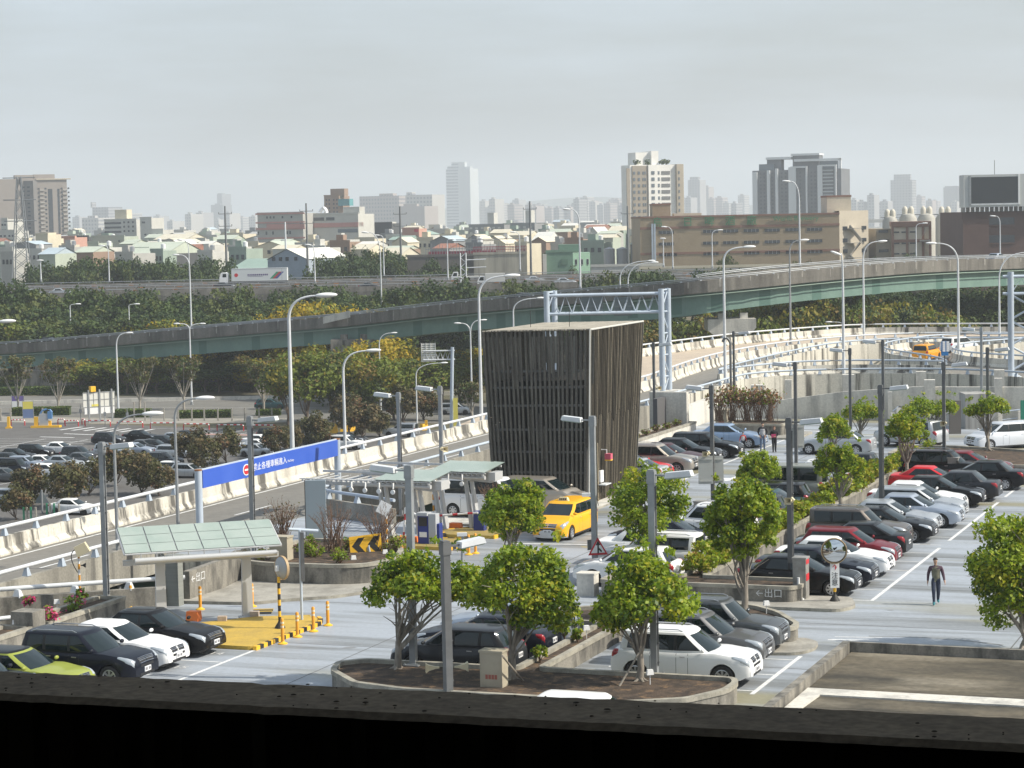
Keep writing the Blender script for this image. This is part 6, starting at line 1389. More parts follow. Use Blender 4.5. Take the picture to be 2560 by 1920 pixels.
def gantry2():
 P_ = G(2528, 962, 0); Y = P_.y; t = thing('sign_gantry', 'lattice sign gantry cut off by the right edge', 'gantry', P_); b = Vector(t.location); x0 = P_.x; x1 = DP(2568, 900, Y).x; zt = DP(2515, 680, Y).z; q = MB()
 q.tube([(x0, Y, 0), (x0, Y, zt)], .26, 10); q.tube([(x1+.6, Y+1, 0), (x1+.6, Y+1, zt)], .26, 10); n = 7
 for i in range(n):
  z0, z1 = zt*i/n*.8, zt*(i+1)/n*.8; a, c = (x0, x1+.6) if i % 2 else (x1+.6, x0); q.tube([(a, Y+.5, z0), (c, Y+.5, z1)], .09, 6)
 q.build('tower_leg', [PALEB], t, 60, base=b); q = MB()
 z1, z0 = zt-.4, DP(2520, 735, Y).z; xe = x0+14
 for yy_ in (Y, Y+1.2):
  for z in (z0, z1): q.tube([(x0-.4, yy_, z), (xe, yy_, z)], .12, 8)
  for i in range(7): a, c = x0+i*2., x0+i*2.+2.; q.tube([(a, yy_, z0), ((a+c)/2, yy_, z1), (c, yy_, z0)], .06, 6)
 q.build('lattice_beam', [PALEB], t, 60, base=b); q = MB(); q.cbox((x0+.4, Y, -.2), (2.4, 2, 1.), 0); q.build('concrete_base', [CONCL], t, base=b)
gantry2()
# small blue sign on the loop
g = G(2361, 1197); Y = g.y-.1; A, B = DP(2355, 889, Y), DP(2366, 853, Y); t = thing('direction_sign', 'small blue direction board on a post above the far wall', 'road sign', (A.x, Y, A.z)); q = MB(); q.box(A.x-.03, B.x+.1, Y-.03, Y+.03, A.z, B.z); q.build('board', [mat('sky_sign', (.03, .17, .42), rough=.4)], t, base=t.location)
q = MB(); q.tube([(A.x+.15, Y+.05, A.z-1.1), (A.x+.15, Y+.05, A.z+.1)], .04, 6); q.build('pole', [GREYD], t, 60, base=t.location)
for k in range(2):
 q = MB()
 for j in range(5): z = lerp(A.z, B.z, .28+.14*j); x = A.x+.03+k*.21; q.box(x, x+.15, Y-.04, Y-.031, z, z+.12);
 q.build('white_character_row', [WHITE], t, base=t.location)
# cars on the ramps
t = car('mpv', PO, 'orange taxi seen from behind on the loop road', G(2316, 900, -.05), radians(62), None, 'taxi', lite=True, name='taxi')
taxi_bits(t)
car('mpv', PW, 'white people carrier ahead of the orange taxi on the loop road', G(2398, 880, -.05), radians(40), None, lite=True)
# ---- green viaduct
VP = [(-160, 868, 398), (-60, 860, 392), (90, 850, 385), (218, 839, 378), (459, 818, 365), (660, 800, 354), (860, 783, 345), (1064, 759, 335), (1215, 744, 326), (1363, 730, 318), (1540, 714, 308), (1710, 699, 301), (1890, 682, 303), (2089, 663, 311), (2322, 646, 326), (2560, 638, 345), (2750, 634, 365)]
vpath = smooth_path([DP(*q) for q in VP], 3)
def viaduct():
 t = thing('viaduct', 'green steel girder viaduct with dark concrete parapet crossing the whole view', 'viaduct', vpath[len(vpath)//2]-Vector((0, 0, 12))); b = Vector(t.location); W_ = 9.5
 q = MB(); q.sweep(vpath, [(0, -2.0), (0, -.38), (-.25, -.38), (-.35, -1.15), (-W_+.35, -1.15), (-W_+.25, -.38), (-W_, -.38), (-W_, -2.0), (-1.0, -2.3), (-W_+1., -2.3)][:8]); q.build('parapet', [CONCK], t, base=b)
 q = MB(); q.sweep(vpath, [(-.36, -1.13), (-W_+.36, -1.13)], closed=False); q.build('carriageway', [ASPH], t, base=b)
 n = len(vpath)-1
 def gd(f):
  px = f; d = 2.45+.45*math.exp(-((f-.655)/.07)**2)
  return [(-1.1, -2.01), (-1.1, -2.3), (-1.0, -2.3), (-1.0, -2.05-d), (-W_+1., -2.05-d), (-W_+1., -2.01)]
 q = MB(); q.sweep(vpath, gd); q.build('girder', [GREENB], t, base=b)
 for i in range(0, n, 1):
  p, p2 = vpath[i], vpath[i+1]; u = (p2-p).normalized(); r = Vector((u.y, -u.x, 0))
  if i % 2 == 0:
   q = MB(); m_ = p.lerp(p2, .5); q.add([m_+r*(-.985)+u*(-.9)+Vector((0, 0, -2.45)), m_+r*(-.985)+u*.9+Vector((0, 0, -2.45)), m_+r*(-.985)+u*.9+Vector((0, 0, -4.55)), m_+r*(-.985)-u*.9+Vector((0, 0, -4.55))], [(0, 1, 2, 3)]); q.build('web_panel', [mat('green_steel_dark', (.085, .17, .145), rough=.6)], t, base=b)
 q = MB(); q.tube([p+Vector((0, 0, -2.32)) for p in vpath], .07, 6); q.build('drain_pipe', [mat('pale_green', (.22, .30, .25), rough=.6)], t, 60, base=b)
 for dz in (0, -.2):
  for o in (-.12, -W_+.12):
   q = MB(); pts = []
   for i, p in enumerate(vpath): u = vpath[min(i+1, n)]-vpath[max(i-1, 0)]; u.z = 0; u.normalize(); pts.append(p+Vector((u.y, -u.x, 0))*o+Vector((0, 0, dz)))
   q.tube(pts, .075, 6); q.build('rail', [GREYP], t, 60, base=b)
 pq = MB(); pq.cbox((0, 0, 0), (.28, .18, .3), 0, 0, .45); pm = pq.mesh('rail_post', [WHITEP]); acc = 0; nx = 1.
 for i in range(n):
  p, p2 = vpath[i], vpath[i+1]; L = (p2-p).length; u = (p2-p)/L; r = Vector((u.y, -u.x, 0))
  while nx < acc+L:
   c = p+u*(nx-acc)+r*-.12+Vector((0, 0, -.28)); nx += 2.7
   if abs(c.x/c.y*F) < 1330: part('rail_post', pm, t, c-b)
  acc += L
 q = MB(); acc = 0; nx = 3.; rr = random.Random(4)
 for i in range(n):
  p, p2 = vpath[i], vpath[i+1]; L = (p2-p).length; u = (p2-p)/L; r = Vector((u.y, -u.x, 0))
  while nx < acc+L:
   c = p+u*(nx-acc)+r*.004; w = .05+.09*rr.random(); h = .5+1.1*rr.random(); q.quad(c+u*-w+Vector((0, 0, -.4-h)), c+u*w+Vector((0, 0, -.4-h)), c+u*w*1.3+Vector((0, 0, -.4)), c-u*w*1.3+Vector((0, 0, -.4))); nx += 4.2+1.2*rr.random()
  acc += L
 q.build('lime_streak', [mat('lime_streak', (.33, .32, .29), rough=.9, col2=(.2, .19, .18), scale=2)], t, base=b)
 q = MB(); p, p2 = DP(808, 806, 346.6), DP(876, 790, 343.6); q.quad(p+Vector((0, -.3, -.2)), p2+Vector((0, -.3, -.2)), p2+Vector((0, -.3, .85)), p+Vector((0, -.3, .85))); q.build('patched_panel', [CONCL], t, base=b)
viaduct()
def pier(x0, x1, ytop, ybot, Y, label, m, col=True):
 A, B = DP(x0, ybot, Y), DP(x1, ytop, Y); t = thing('pier', label, 'pier', ((A.x+B.x)/2, Y, -12), 0, 'viaduct piers'); w = B.x-A.x; b = Vector(t.location)
 q = MB(); P_ = [(A.x, A.z+.6), (A.x+w*.12, A.z), (B.x-w*.12, A.z), (B.x, A.z+.9), (B.x, B.z), (A.x, B.z)]; k = len(P_); q.add([(x, Y-.2, z) for x, z in P_]+[(x, Y+5.5, z) for x, z in P_], [tuple(range(k)), tuple(range(k, 2*k))[::-1]]+[(i, k+i, k+(i+1) % k, (i+1) % k) for i in range(k)]); q.build('pier_cap', [m], t, base=b)
 q = MB(); cx = (A.x+B.x)/2; q.box(cx-w*.2, cx+w*.2, Y+.4, Y+3.6, -12, A.z+.02); q.build('column', [m], t, base=b)
 q = MB()
 for f in (.22, .68): q.box(A.x+w*f, A.x+w*(f+.16), Y+.6, Y+2, B.z, B.z+.75)
 q.build('bearing', [m], t, base=b)
pier(1770, 1890, 796, 838, 303.5, 'pale concrete pier cap under the deepest part of the green girder', CONCL)
pier(828, 935, 848, 912, 343, 'shaded concrete pier cap above the golden tree', CONCD)
pier(60, 185, 925, 985, 382, 'grey pier with a curved haunch behind the bare trees', CONCD)
# ================================================================ lower ground: car park, street, trees
ZG = -12.
GRASS = mat('rough_ground', (.075, .078, .04), rough=1., col2=(.12, .10, .06), scale=.12, rng=(.35, .65), fine=.2)
b = MB(); S_ = 9000
b.quad((-S_, -200, ZG), (S_, -200, ZG), (S_, 14000, ZG), (-S_, 14000, ZG)); struct(b.build('ground', [GRASS]), 'flat ground reaching to the horizon')
def gpoly(px, z, name, label, m):
 b = MB(); P = [G(x, y, z) for x, y in px]; b.add(P, [tuple(range(len(P)))]); o = b.build(name, [m]); bm = bmesh.new(); bm.from_mesh(o.data);
 for f in bm.faces:
  if f.normal.z < 0: f.normal_flip()
 bm.to_mesh(o.data); bm.free(); return struct(o, label)
gpoly([(-200, 1050), (300, 1062), (1000, 1085), (1280, 1050), (1300, 1120), (900, 1250), (300, 1420), (-300, 1500)], ZG+.01, 'lower_car_park_floor', 'grey asphalt of the lower car park', ASPH)
gpoly([(-200, 989), (600, 992), (1250, 1010), (1250, 1060), (900, 1056), (-200, 1036)], ZG+.014, 'street', 'asphalt street in front of the long hedges', mat('street_asphalt', (.17, .165, .15), rough=.9, col2=(.14, .135, .125), scale=.2, fine=.08))
gpoly([(-200, 1036), (330, 1046), (720, 1046), (720, 1056), (300, 1060), (-200, 1052)], ZG+.02, 'pavement', 'pale pavement with fence posts', mat('pale_pavement', (.30, .285, .25), rough=.9, col2=(.24, .22, .19), scale=.3))
lines = MB()
def lg(x0, y0, x1, y1, w=.15, z=ZG+.03):
 A, B = G(x0, y0, z), G(x1, y1, z); t = (B-A).normalized(); r = Vector((t.y, -t.x, 0))*(w/2); lines.quad(A-r, A+r, B+r, B-r)
for i in range(6): lg(-30, 1097+i*5.5, 245-i*18, 1098+i*5.5)
lg(0, 1118, 115, 1097, .18); lg(105, 1120, 220, 1099, .18); lg(160, 1084, 235, 1087, .5); lg(100, 1092, 185, 1094, .5)
lg(430, 1080, 700, 1087, .2); lg(370, 1070, 640, 1078, .15)
for i in range(5): lg(480+i*40, 1086-i*.5, 530+i*40, 1076, .15)
for k in range(7): lg(150+k*30, 1075+k, 205+k*30, 1067+k, .6)
lg(-30, 1215, 45, 1204, .2); lg(540, 1092, 580, 1093, .2); lg(560, 1108, 590, 1104, .2)
lg(300, 1020, 330, 1021, .1); lg(-100, 1018, 1000, 1020, .12)
struct(lines.build('car_park_markings', [WHITEL]), 'white lines of the lower car park')
b = MB(); A = [G(x, y, ZG+.034) for x, y in ((480, 1083), (700, 1088), (705, 1091), (490, 1086))]; b.quad(*A); struct(b.build('pink_strip', [mat('pink_paving', (.42, .26, .23), rough=.9)]))
q = MB(); A, B = G(-150, 1015, ZG), G(1200, 1015, ZG); q.box(A.x, B.x, A.y-.2, A.y+.2, ZG, ZG+.55); tag(q.build('median_kerb', [CONCL]), 'low concrete median strip along the street', 'kerb')
gl = 'cars parked in the lower car park'
LOT = [
 (269, 1112, 'hatch', PG, 'purple-grey hatchback at the back of the lower car park'), (350, 1106, 'sedan', PK, 'long black saloon in the back row of the lower car park'), (386, 1131, 'sedan', PK, 'shiny black saloon with alloy wheels in the lower car park'),
 (409, 1119, 'sedan', PG, 'dark saloon between two black saloons in the lower car park'), (437, 1112, 'sedan', PS, 'silver saloon behind the arched lamp pole in the lower car park'), (470, 1105, 'coupe', PG, 'low dark grey car at the right end of the back row'),
 (337, 1139, 'sedan', PX, 'silver-blue saloon facing right in the lower car park'), (360, 1131, 'sedan', PM, 'grey-green saloon behind the silver-blue one'), (277, 1146, 'suv', PS, 'silver off-roader behind the lamp head'),
 (84, 1143, 'wagon', PK, 'black estate car beside the old white saloon'), (147, 1137, 'sedan', PW, 'old white saloon in the lower car park'), (195, 1154, 'suv', PG, 'dark off-roader in front of the old white saloon'),
 (36, 1154, 'sedan', PK, 'black saloon with bright mirror in the lower car park'), (154, 1173, 'sedan', PS, 'silver saloon with lit bonnet in the middle of the lower car park'), (203, 1165, 'sedan', PM, 'grey saloon right of the silver one in the lower car park'),
 (20, 1165, 'sedan', PG, 'dark grey saloon at the left edge of the lower car park'), (62, 1175, 'wagon', PX, 'blue-grey estate car in the lower car park'), (106, 1172, 'sedan', PW, 'white saloon beside the blue-grey estate'),
 (24, 1190, 'van', PN, 'navy van at the left edge of the lower car park'), (8, 1206, 'sedan', PM, 'grey saloon cut off by the left edge'), (22, 1262, 'wagon', PS, 'pale silver car low at the left edge behind a bush'),
 (405, 1170, 'suv', PG, 'dark off-roader behind the brown trees'), (436, 1190, 'hatch', PW, 'white car seen between two brown trees'), (432, 1146, 'wagon', PS, 'silver estate behind the arched lamp pole'), (378, 1186, 'hatch', PK, 'black hatchback half hidden behind a brown tree'),
 (685, 1101, 'wagon', PK, 'black estate left of the tall white lamp'), (651, 1118, 'sedan', PW, 'white saloon left of the tall white lamp'), (645, 1130, 'sedan', PW, 'second white saloon nearer the blue sign'), (640, 1143, 'hatch', PS, 'grey hatchback with red lamps above the blue sign'),
 (180, 1288, 'sedan', PW, 'white car behind the ramp rail'), (795, 1113, 'sedan', PK, 'black saloon under the brown trees'), (868, 1112, 'sedan', PG, 'dark saloon behind the white lamp post'), (865, 1125, 'suv', PW, 'white car between the brown trees and the ramp'),
 (470, 1196, 'hatch', PS, 'silver hatchback behind a brown tree'), (240, 1187, 'sedan', PW, 'white saloon behind the brown trees'), (118, 1196, 'hatch', PW, 'white hatchback among the brown trees')]
for x, y, k, m, lb in LOT:
 g = G(x, y, ZG); car(k, m, lb, Vector((g.x, g.y+.9, ZG)), ANG+radians(2), gl, lite=True)
car('boxsuv', PS, 'silver off-roader on the street behind the thin lamp posts', G(1003, 1092, ZG), ANG+pi+.1, None, lite=True)
car('mpv', PS, 'silver people carrier on the street left of the tower', G(1140, 1036, ZG), radians(-8), None, lite=True)
t = car('wagon', PT, 'dark teal pick-up driving along the street', G(676, 1022, ZG), radians(2), None, 'pick-up', lite=True)
# trees of the lower car park
gb = 'brownish trees beside the lower car park'
BT = [(40, 1300, .8, 'scrubby brown tree in the lower left corner'), (82, 1262, 1.0, 'brownish tree behind the triangular sign back'), (168, 1270, 1.05, 'brownish tree left of the left lamp post'), (222, 1238, .9, 'brownish tree right behind the left lamp post'), (290, 1216, 1.1, 'tall brownish tree right of the left lamp post'), (352, 1236, 1., 'olive brown tree beside the arched lamp pole'), (398, 1240, .85, 'small olive tree at the ramp edge'), (478, 1168, 1.15, 'brownish tree left of the striped-foot lamp post'), (512, 1186, .95, 'brownish tree above the left end of the blue sign'), (565, 1160, 1.0, 'upright brown tree behind the blue sign'), (697, 1146, .95, 'rounded brown bush-like tree above the blue sign'), (727, 1130, .75, 'small brown tree beside the tall white lamp'), (792, 1124, 1.1, 'brown tree right of the tall white lamp'), (905, 1098, 1.25, 'brownish tree behind the second white lamp'), (870, 1085, 1.2, 'brown tree with pale trunk above the ramp'), (1010, 1060, 1.3, 'dark brownish tree behind the twin thin lamp posts'), (1060, 1050, 1.15, 'brownish tree left of the tower'), (950, 1092, .8, 'low brown tree by the silver off-roader')]
for i, (x, y, s, lb) in enumerate(BT): wood_tree('brown%d' % (i % 3), G(x, y, ZG), s*.86, i*1.3, lb, gb)
AT = [(770, 1075, .98, 'autumn%d', 'big green and rust tree beside the tall white lamp'), (835, 1055, 1.0, 'autumn%d', 'green autumn tree behind the second white lamp'), (905, 1030, .95, 'gold%d', 'golden tree below the viaduct pier'), (965, 1018, 1.0, 'gold%d', 'golden yellow tree right of the pier'), (930, 1062, .9, 'autumn%d', 'green tree under the golden ones'), (720, 1062, .85, 'autumn%d', 'rusty green tree left of the tall white lamp'), (985, 1050, .8, 'autumn%d', 'green and yellow tree behind the thin lamp post')]
for i, (x, y, s, k, lb) in enumerate(AT): wood_tree(k % (i % 3), G(x, y, ZG), s*1.15, i*2.1, lb, 'autumn trees below the viaduct')
# bare V-shaped street trees
def vee_tree(loc, H, cw, seed, label):
 rnd = random.Random(seed); t = thing('bare_tree', label, 'tree', loc, 0, 'half bare street trees'); tr = MB(); lf = MB(); cl = []
 tr.tube([(0, 0, -.1), (0, 0, H*.12), (.03, 0, H*.22)], [.2, .16, .15], 8)
 for k in range(9):
  a = rnd.random()*6.28; u = .35+.65*rnd.random(); e = Vector((cw/2*u*cos(a), cw/2*u*.6*sin(a), H*(.78+.17*rnd.random()))); pts = bez((0, 0, H*(.16+.08*rnd.random())), (e.x*.45, e.y*.45, H*.45), e, 6); tr.tube(pts, [.085, .075, .065, .055, .045, .03, .015], 6)
  for j in range(4):
   p = pts[3+rnd.randrange(3)]; d = p+Vector((rnd.gauss(0, .5), rnd.gauss(0, .4), .5+rnd.random()*.9)); tr.tube([p, d], [.03, .008], 4); cl.append((d, .5+.4*rnd.random()))
  cl.append((e, .7))
 leaf_cloud(lf, cl, 1500, .22, [3, 3, 2, 2], rnd); tr.build('trunk', [mat('ashen_bark', (.38, .35, .30), rough=.9, col2=(.24, .22, .19), scale=4)], t, 60); lf.build('crown', [LEAF_B[1], LEAF_B[0], LEAF_F[2], LEAF_F[1]], t)
for i, (x, y, H, cw, lb) in enumerate(((46, 1032, 9.2, 7, 'half bare tree at the far left with a purple banner'), (146, 1034, 8.6, 5.5, 'half bare tree in front of the grey viaduct pier'), (350, 1031, 8.3, 6., 'half bare tree left of the double-armed lamp'), (460, 1024, 8.4, 7, 'half bare tree in front of the double-armed lamp'), (660, 1038, 8.6, 6, 'half bare pale tree beside the dark pick-up'), (1180, 1052, 5., 3, 'leafless sapling by the tower'))): vee_tree(G(x, y, ZG), H, cw, 600+i, lb)
# hedges
HG = [leafmat('hedge_bright', (.10, .15, .02)), leafmat('hedge_mid', (.05, .085, .015)), leafmat('hedge_dark', (.025, .045, .012)), leafmat('hedge_olive', (.09, .10, .02))]  # four foliage greens mixed at random over the hedge
def hedge(x0, x1, y, h, d, label, n):
 A, B = G(x0, y, ZG), G(x1, y, ZG); t = thing('hedge', label, 'hedge', ((A.x+B.x)/2, A.y+d/2, ZG), 0, 'clipped hedges by the street'); rnd = random.Random(int(x0)); L = (B.x-A.x)/2; q = MB(); q.box(-L, L, -d/2, d/2, 0, h*.93); q.build('foliage_core', [mat('hedge_core', (.03, .05, .014), rough=1., col2=(.045, .07, .02), scale=2)], t)
 q = MB()
 for _ in range(n):
  s = rnd.random(); p = Vector((rnd.uniform(-L, L), rnd.uniform(-d/2, d/2), h)) if s < .5 else Vector((rnd.uniform(-L, L), -d/2-.02, h*rnd.random()))
  nn = Vector((rnd.gauss(0, .5), rnd.gauss(-.4, .5), rnd.gauss(.6, .5))).normalized(); a = nn.orthogonal().normalized(); a = Matrix.Rotation(rnd.random()*6, 3, nn) @ a; c = nn.cross(a); sz = .11+.08*rnd.random(); p += Vector((0, 0, rnd.gauss(0, .03))); q.add([p-a*sz, p+c*sz, p+a*sz, p-c*sz], [(0, 1, 2, 3)], rnd.choices(range(4), [4, 3, 1.4, 2])[0])
 q.build('foliage', HG, t)
hedge(-100, 1010, 976, 1.15, 2.2, 'long clipped hedge in front of the dark retaining wall', 6500)
hedge(-100, 1010, 992, 1.3, 1.8, 'long clipped hedge along the far kerb of the street', 6500)
hedge(30, 166, 1041, 1.15, 1.6, 'clipped hedge block left of the big white board', 1300); hedge(287, 372, 1045, 1.1, 1.5, 'clipped hedge block right of the big white board', 900); hedge(447, 575, 1047, 1.0, 1.5, 'clipped hedge block behind the fence posts', 1200); hedge(640, 700, 1040, .8, 1.2, 'short hedge beside the dark pick-up', 500)
# dark retaining wall
o = wall([G(170, 968, ZG), G(1300, 962, ZG)], 2.3, .5, 'dark retaining wall behind the hedges', mat('dark_wall', (.075, .072, .07), rough=.95, col2=(.045, .044, .043), scale=.5, stretch=(1, 1, .2)), 0, name='retaining_wall')
# fence posts, barriers, boards
for i, x in enumerate((2, 27, 107, 336, 363, 410, 446, 480, 511, 545, 580, 612, 648, 680)):
 g = G(x, 1052, ZG); q = MB(); hh = 2.6 if x in (336, 363) else 1.75; q.cbox((g.x, g.y, ZG+hh/2), (.2, .2, hh), 0); q.cbox((g.x, g.y, ZG+hh+.02), (.14, .14, .06), 0); tag(q.build('fence_post', [mat('pale_post', (.36, .34, .30), rough=.9)]), 'weathered grey fence post on the pale pavement', 'post', 'fence posts along the pavement')
for i, (x0, x1, y) in enumerate(((145, 162, 1062), (163, 196, 1066), (205, 212, 1062), (213, 276, 1066), (293, 357, 1069), (376, 440, 1072), (459, 523, 1075), (543, 609, 1077), (632, 690, 1078), (28, 62, 1064))):
 A, B = G(x0, y, ZG), G(x1, y, ZG); q = MB(); h = .8; P_ = [A, A+Vector((0, 0, h-.15)), A+Vector((.12, 0, h))]+[A.lerp(B, k/8)+Vector((0, 0, h)) for k in range(1, 8)]+[B+Vector((-.12, 0, h)), B+Vector((0, 0, h-.15)), B]
 for k in range(len(P_)-1): q.tube([P_[k], P_[k+1]], .075, 6, (k % 2) if 0 < k < len(P_)-2 else 1)
 tag(q.build('hoop_barrier', [WHITE, RED], smooth=60), 'red and white hoop barrier in the lower car park', 'barrier', 'red and white hoop barriers')
def board_back():
 P_ = G(248, 1056, ZG); Y = P_.y; t = thing('notice_hoarding', 'big pale hoarding seen from behind with a small yellow lamp box on top', 'hoarding', P_, .55); b = t.location; A, B = DP(206, 1018, Y), DP(289, 979, Y)
 q = MB(); q.box(A.x, B.x, Y, Y+.08, A.z, B.z); q.build('panel', [mat('hoarding_back', (.66, .66, .62), rough=.6)], t, base=b)
 q = MB(); z0 = DP(250, 1034, Y).z; q.box(A.x+.2, B.x-.1, Y, Y+.08, z0, A.z-.05); q.build('lower_panel', [WHITE], t, base=b)
 q = MB()
 for x in (220, 249, 281): p = DP(x, 1000, Y); q.box(p.x-.1, p.x+.1, Y-.15, Y, ZG, B.z+.35)
 for f in (.5, .02, .98): z = lerp(A.z, B.z, f); q.box(A.x, B.x, Y-.06, Y, z-.03, z+.03)
 for k in range(7): x = lerp(A.x, B.x, k/6); q.box(x-.02, x+.02, Y-.05, Y, A.z, B.z)
 q.build('frame_post', [GREYP], t, base=b)
 q = MB(); p = DP(230, 972, Y); q.cbox((p.x, Y, p.z), (.8, .5, .75), .2); q.box(p.x-.05, p.x+.05, Y-.05, Y+.05, B.z, p.z-.3); q.build('lamp_box', [YELB], t, base=b)
 q = MB(); p = DP(237, 1013, Y-.1); q.cbox((p.x, Y-.02, p.z), (1.0, .02, .3), 0); q.build('yellow_notice', [mat('notice_yellow', (.7, .62, .12))], t, base=b)
board_back()
t = thing('ticket_booth', 'yellow kerbed pay island with a blue hooded machine', 'ticket booth', G(113, 1069, ZG)); q = MB(); q.prism([(-1.9, -.4), (2., -.4), (2.2, .2), (-1.6, .4)], 0, .3); q.cbox((-1.2, 0, .75), (.5, .5, 1.5), 0); q.cbox((.6, .2, .55), (.4, .4, .7), 0); q.build('kerb', [YELB], t)
q = MB(); q.box(-.75, .45, -.2, .1, .3, 1.9); q.build('machine', [mat('cabinet_grey', (.4, .42, .45))], t); q = MB(); q.box(.42, 1.0, -.25, .3, 1.2, 2.2); q.tube([(-.6, .05, 1.95), (-.3, .05, 2.35), (.2, .05, 2.5), (.75, .05, 2.4), (.98, .05, 2.1)], .12, 8); q.build('hood', [mat('hood_blue', (.10, .25, .50), rough=.4)], t, 60)
q = MB(); g = G(22, 1071, ZG); q.cbox((g.x, g.y, ZG+.8), (.4, .4, 1.6), 0, 0, .8); q.cbox((g.x, g.y, ZG+.1), (.8, .6, .2), 0); tag(q.build('guard_post', [YELB]), 'yellow guard post left of the pay island', 'post')
for x, y0, y1, w, m_, lb in ((71, 1045, 1004, .75, (mat('notice_yellow', (.7, .62, .12)), mat('board_blue', (.14, .2, .38))), 'upright board, yellow above and blue below'), (45, 1018, 990, .9, (mat('purple_cloth', (.16, .12, .34)), WHITE), 'purple and white banner tied to the left bare tree')):
 Y = G(x, y0+2, ZG).y; A, B = DP(x, y0, Y), DP(x, y1, Y); t = thing('sign_board', lb, 'sign', (A.x, Y, ZG)); q = MB(); q.box(A.x-w, A.x+w, Y-.05, Y+.05, lerp(A.z, B.z, .55), B.z, 0); q.box(A.x-w, A.x+w, Y-.05, Y+.05, A.z, lerp(A.z, B.z, .55)-.02, 1); q.build('panel', m_, t, base=t.location); q = MB(); q.box(A.x-w-.05, A.x-w+.02, Y-.06, Y+.06, ZG, B.z+.2); q.box(A.x+w-.02, A.x+w+.05, Y-.06, Y+.06, ZG, B.z+.2); q.build('post', [GREYP], t, base=t.location)
for x, y, lb in ((263, 1066, 0), (319, 1067, 1), (378, 1070, 2), (202, 1058, 3)):
 g = G(x, y, ZG); q = MB(); q.tube([g, g+Vector((0, 0, 2.6))], .05, 6); q.cbox(g+Vector((0, 0, 1.7)), (.35, .06, .5), 0); tag(q.build('bay_sign', [GREYP], smooth=50), 'thin grey sign post among the hoop barriers', 'sign post', 'thin sign posts of the lower car park')
q = MB(); Y = G(88, 1275, ZG).y-3; P_ = DP(104, 1225, Y); q.tube([(P_.x, Y, ZG), (P_.x, Y, P_.z)], .09, 8); A, B, C_ = DP(85, 1258, Y), DP(123, 1259, Y), DP(104, 1226, Y); off = Vector((0, .12, 0)); q.add([A+off, B+off, C_+off, A+off*1.3, B+off*1.3, C_+off*1.3], [(0, 1, 2), (5, 4, 3), (0, 3, 4, 1), (1, 4, 5, 2), (2, 5, 3, 0)], 1); tag(q.build('warning_sign', [GREYP, mat('sign_back_grey', (.17, .20, .21))]), 'triangular sign seen from its grey back behind the ramp', 'road sign')
for x, y, lb in ((118, 1290, 0), (60, 1300, 1)):
 for k, dx in enumerate((0, 8, 18, 30)):
  g = G(x+dx, y, ZG); q = MB(); q.cbox(g+Vector((0, 0, .6)), (.16, .16, 1.2), 0); tag(q.build('fence_post', [mat('pale_post', (.36, .34, .30))] if k % 2 else [mat('green_bag', (.05, .28, .16))]), 'low post of the fence below the ramp', 'post', 'posts below the ramp')
for k in range(5):
 g = G((835, 860, 800, 878, 1060)[k], (1083, 1088, 1080, 1078, 1075)[k], ZG); q = MB(); q.cbox(g+Vector((0, 0, .4)), (1.1, .6, .8), .2*k, 0, .8); q.cbox(g+Vector((.3, 0, 1.)), (.35, .35, .5), 0); tag(q.build('pay_kiosk', [YELB]), 'yellow equipment glimpsed between the brown trees', 'kiosk', 'yellow equipment between the trees')
t = thing('truss_sign', 'cantilever sign gantry with a lattice arm seen from behind beyond the ramp', 'gantry', G(1128, 1092, ZG)); b = t.location; Y = b.y
q = MB(); p = DP(1131, 868, Y); q.tube([(b.x, Y, ZG), (p.x, Y, p.z)], .22, 10); q.build('post', [PALEB], t, 60, base=b); q = MB(); x0 = DP(1058, 890, Y).x
z1, z0 = DP(1100, 877, Y).z, DP(1100, 899, Y).z
for z in (z0, z1): q.tube([(x0, Y, z), (p.x+.3, Y, z)], .09, 6)
for k in range(6): a, c = lerp(x0, p.x, k/6), lerp(x0, p.x, (k+1)/6); q.tube([(a, Y, z0), ((a+c)/2, Y, z1), (c, Y, z0)], .05, 5)
q.build('lattice_arm', [WHITEP], t, 60, base=b); A, B = DP(1054, 905, Y), DP(1088, 857, Y); q = MB()
for k in range(9): z = lerp(A.z, B.z, k/9); q.box(A.x, B.x, Y+.15, Y+.2, z, z+(B.z-A.z)/9*.72)
for k in range(4): x = lerp(A.x, B.x, k/3); q.box(x-.04, x+.04, Y+.1, Y+.15, A.z, B.z)
q.build('sign_back', [mat('hoarding_back', (.5, .5, .47))], t, base=b)
q = MB(); a = DP(1131, 1000, Y); A, B = DP(1134, 1070, Y-.3), DP(1140, 995, Y-.3); q.box(A.x, B.x+.2, Y-.3, Y-.25, A.z, B.z); tag(q.build('yellow_banner', [mat('notice_yellow', (.7, .62, .12))]), 'tall yellow banner on the cantilever gantry post', 'banner')
# ---- street lamps
def base_at(x, y, z): return G(x, y, z)
street_lamp(G(731, 1128, -4.)if False else W(45, -41.6, -3), (722, 800), [(815, 738)], 'tall white lamp arching right, rising behind the blue sign', .17, hs=1.5)
street_lamp(W(51, -41.6, -2), (858, 930), [(933, 876)], 'white lamp arching right, right of the blue sign', .13, hs=1.1)
street_lamp(G(293, 1040, ZG), (291, 868), [(323, 832)], 'white lamp bending right behind the big hoarding', .16, hs=1.2)
street_lamp(G(478, 1012, ZG), (474, 826), [(442, 809), (506, 809)], 'double-armed lamp standing among the hedges', .16, hs=1.1)
street_lamp(W(8, -42.2, -2), (437, 1050), [(512, 995)], 'grey curved lamp over the lower car park, right of the left lamp post', .10, GREYP, hs=1.)
street_lamp(W(-3, -42.2, -3), (285, 1098), [(381, 1034)], 'low grey curved lamp left of the similar one', .10, GREYP, hs=1.)
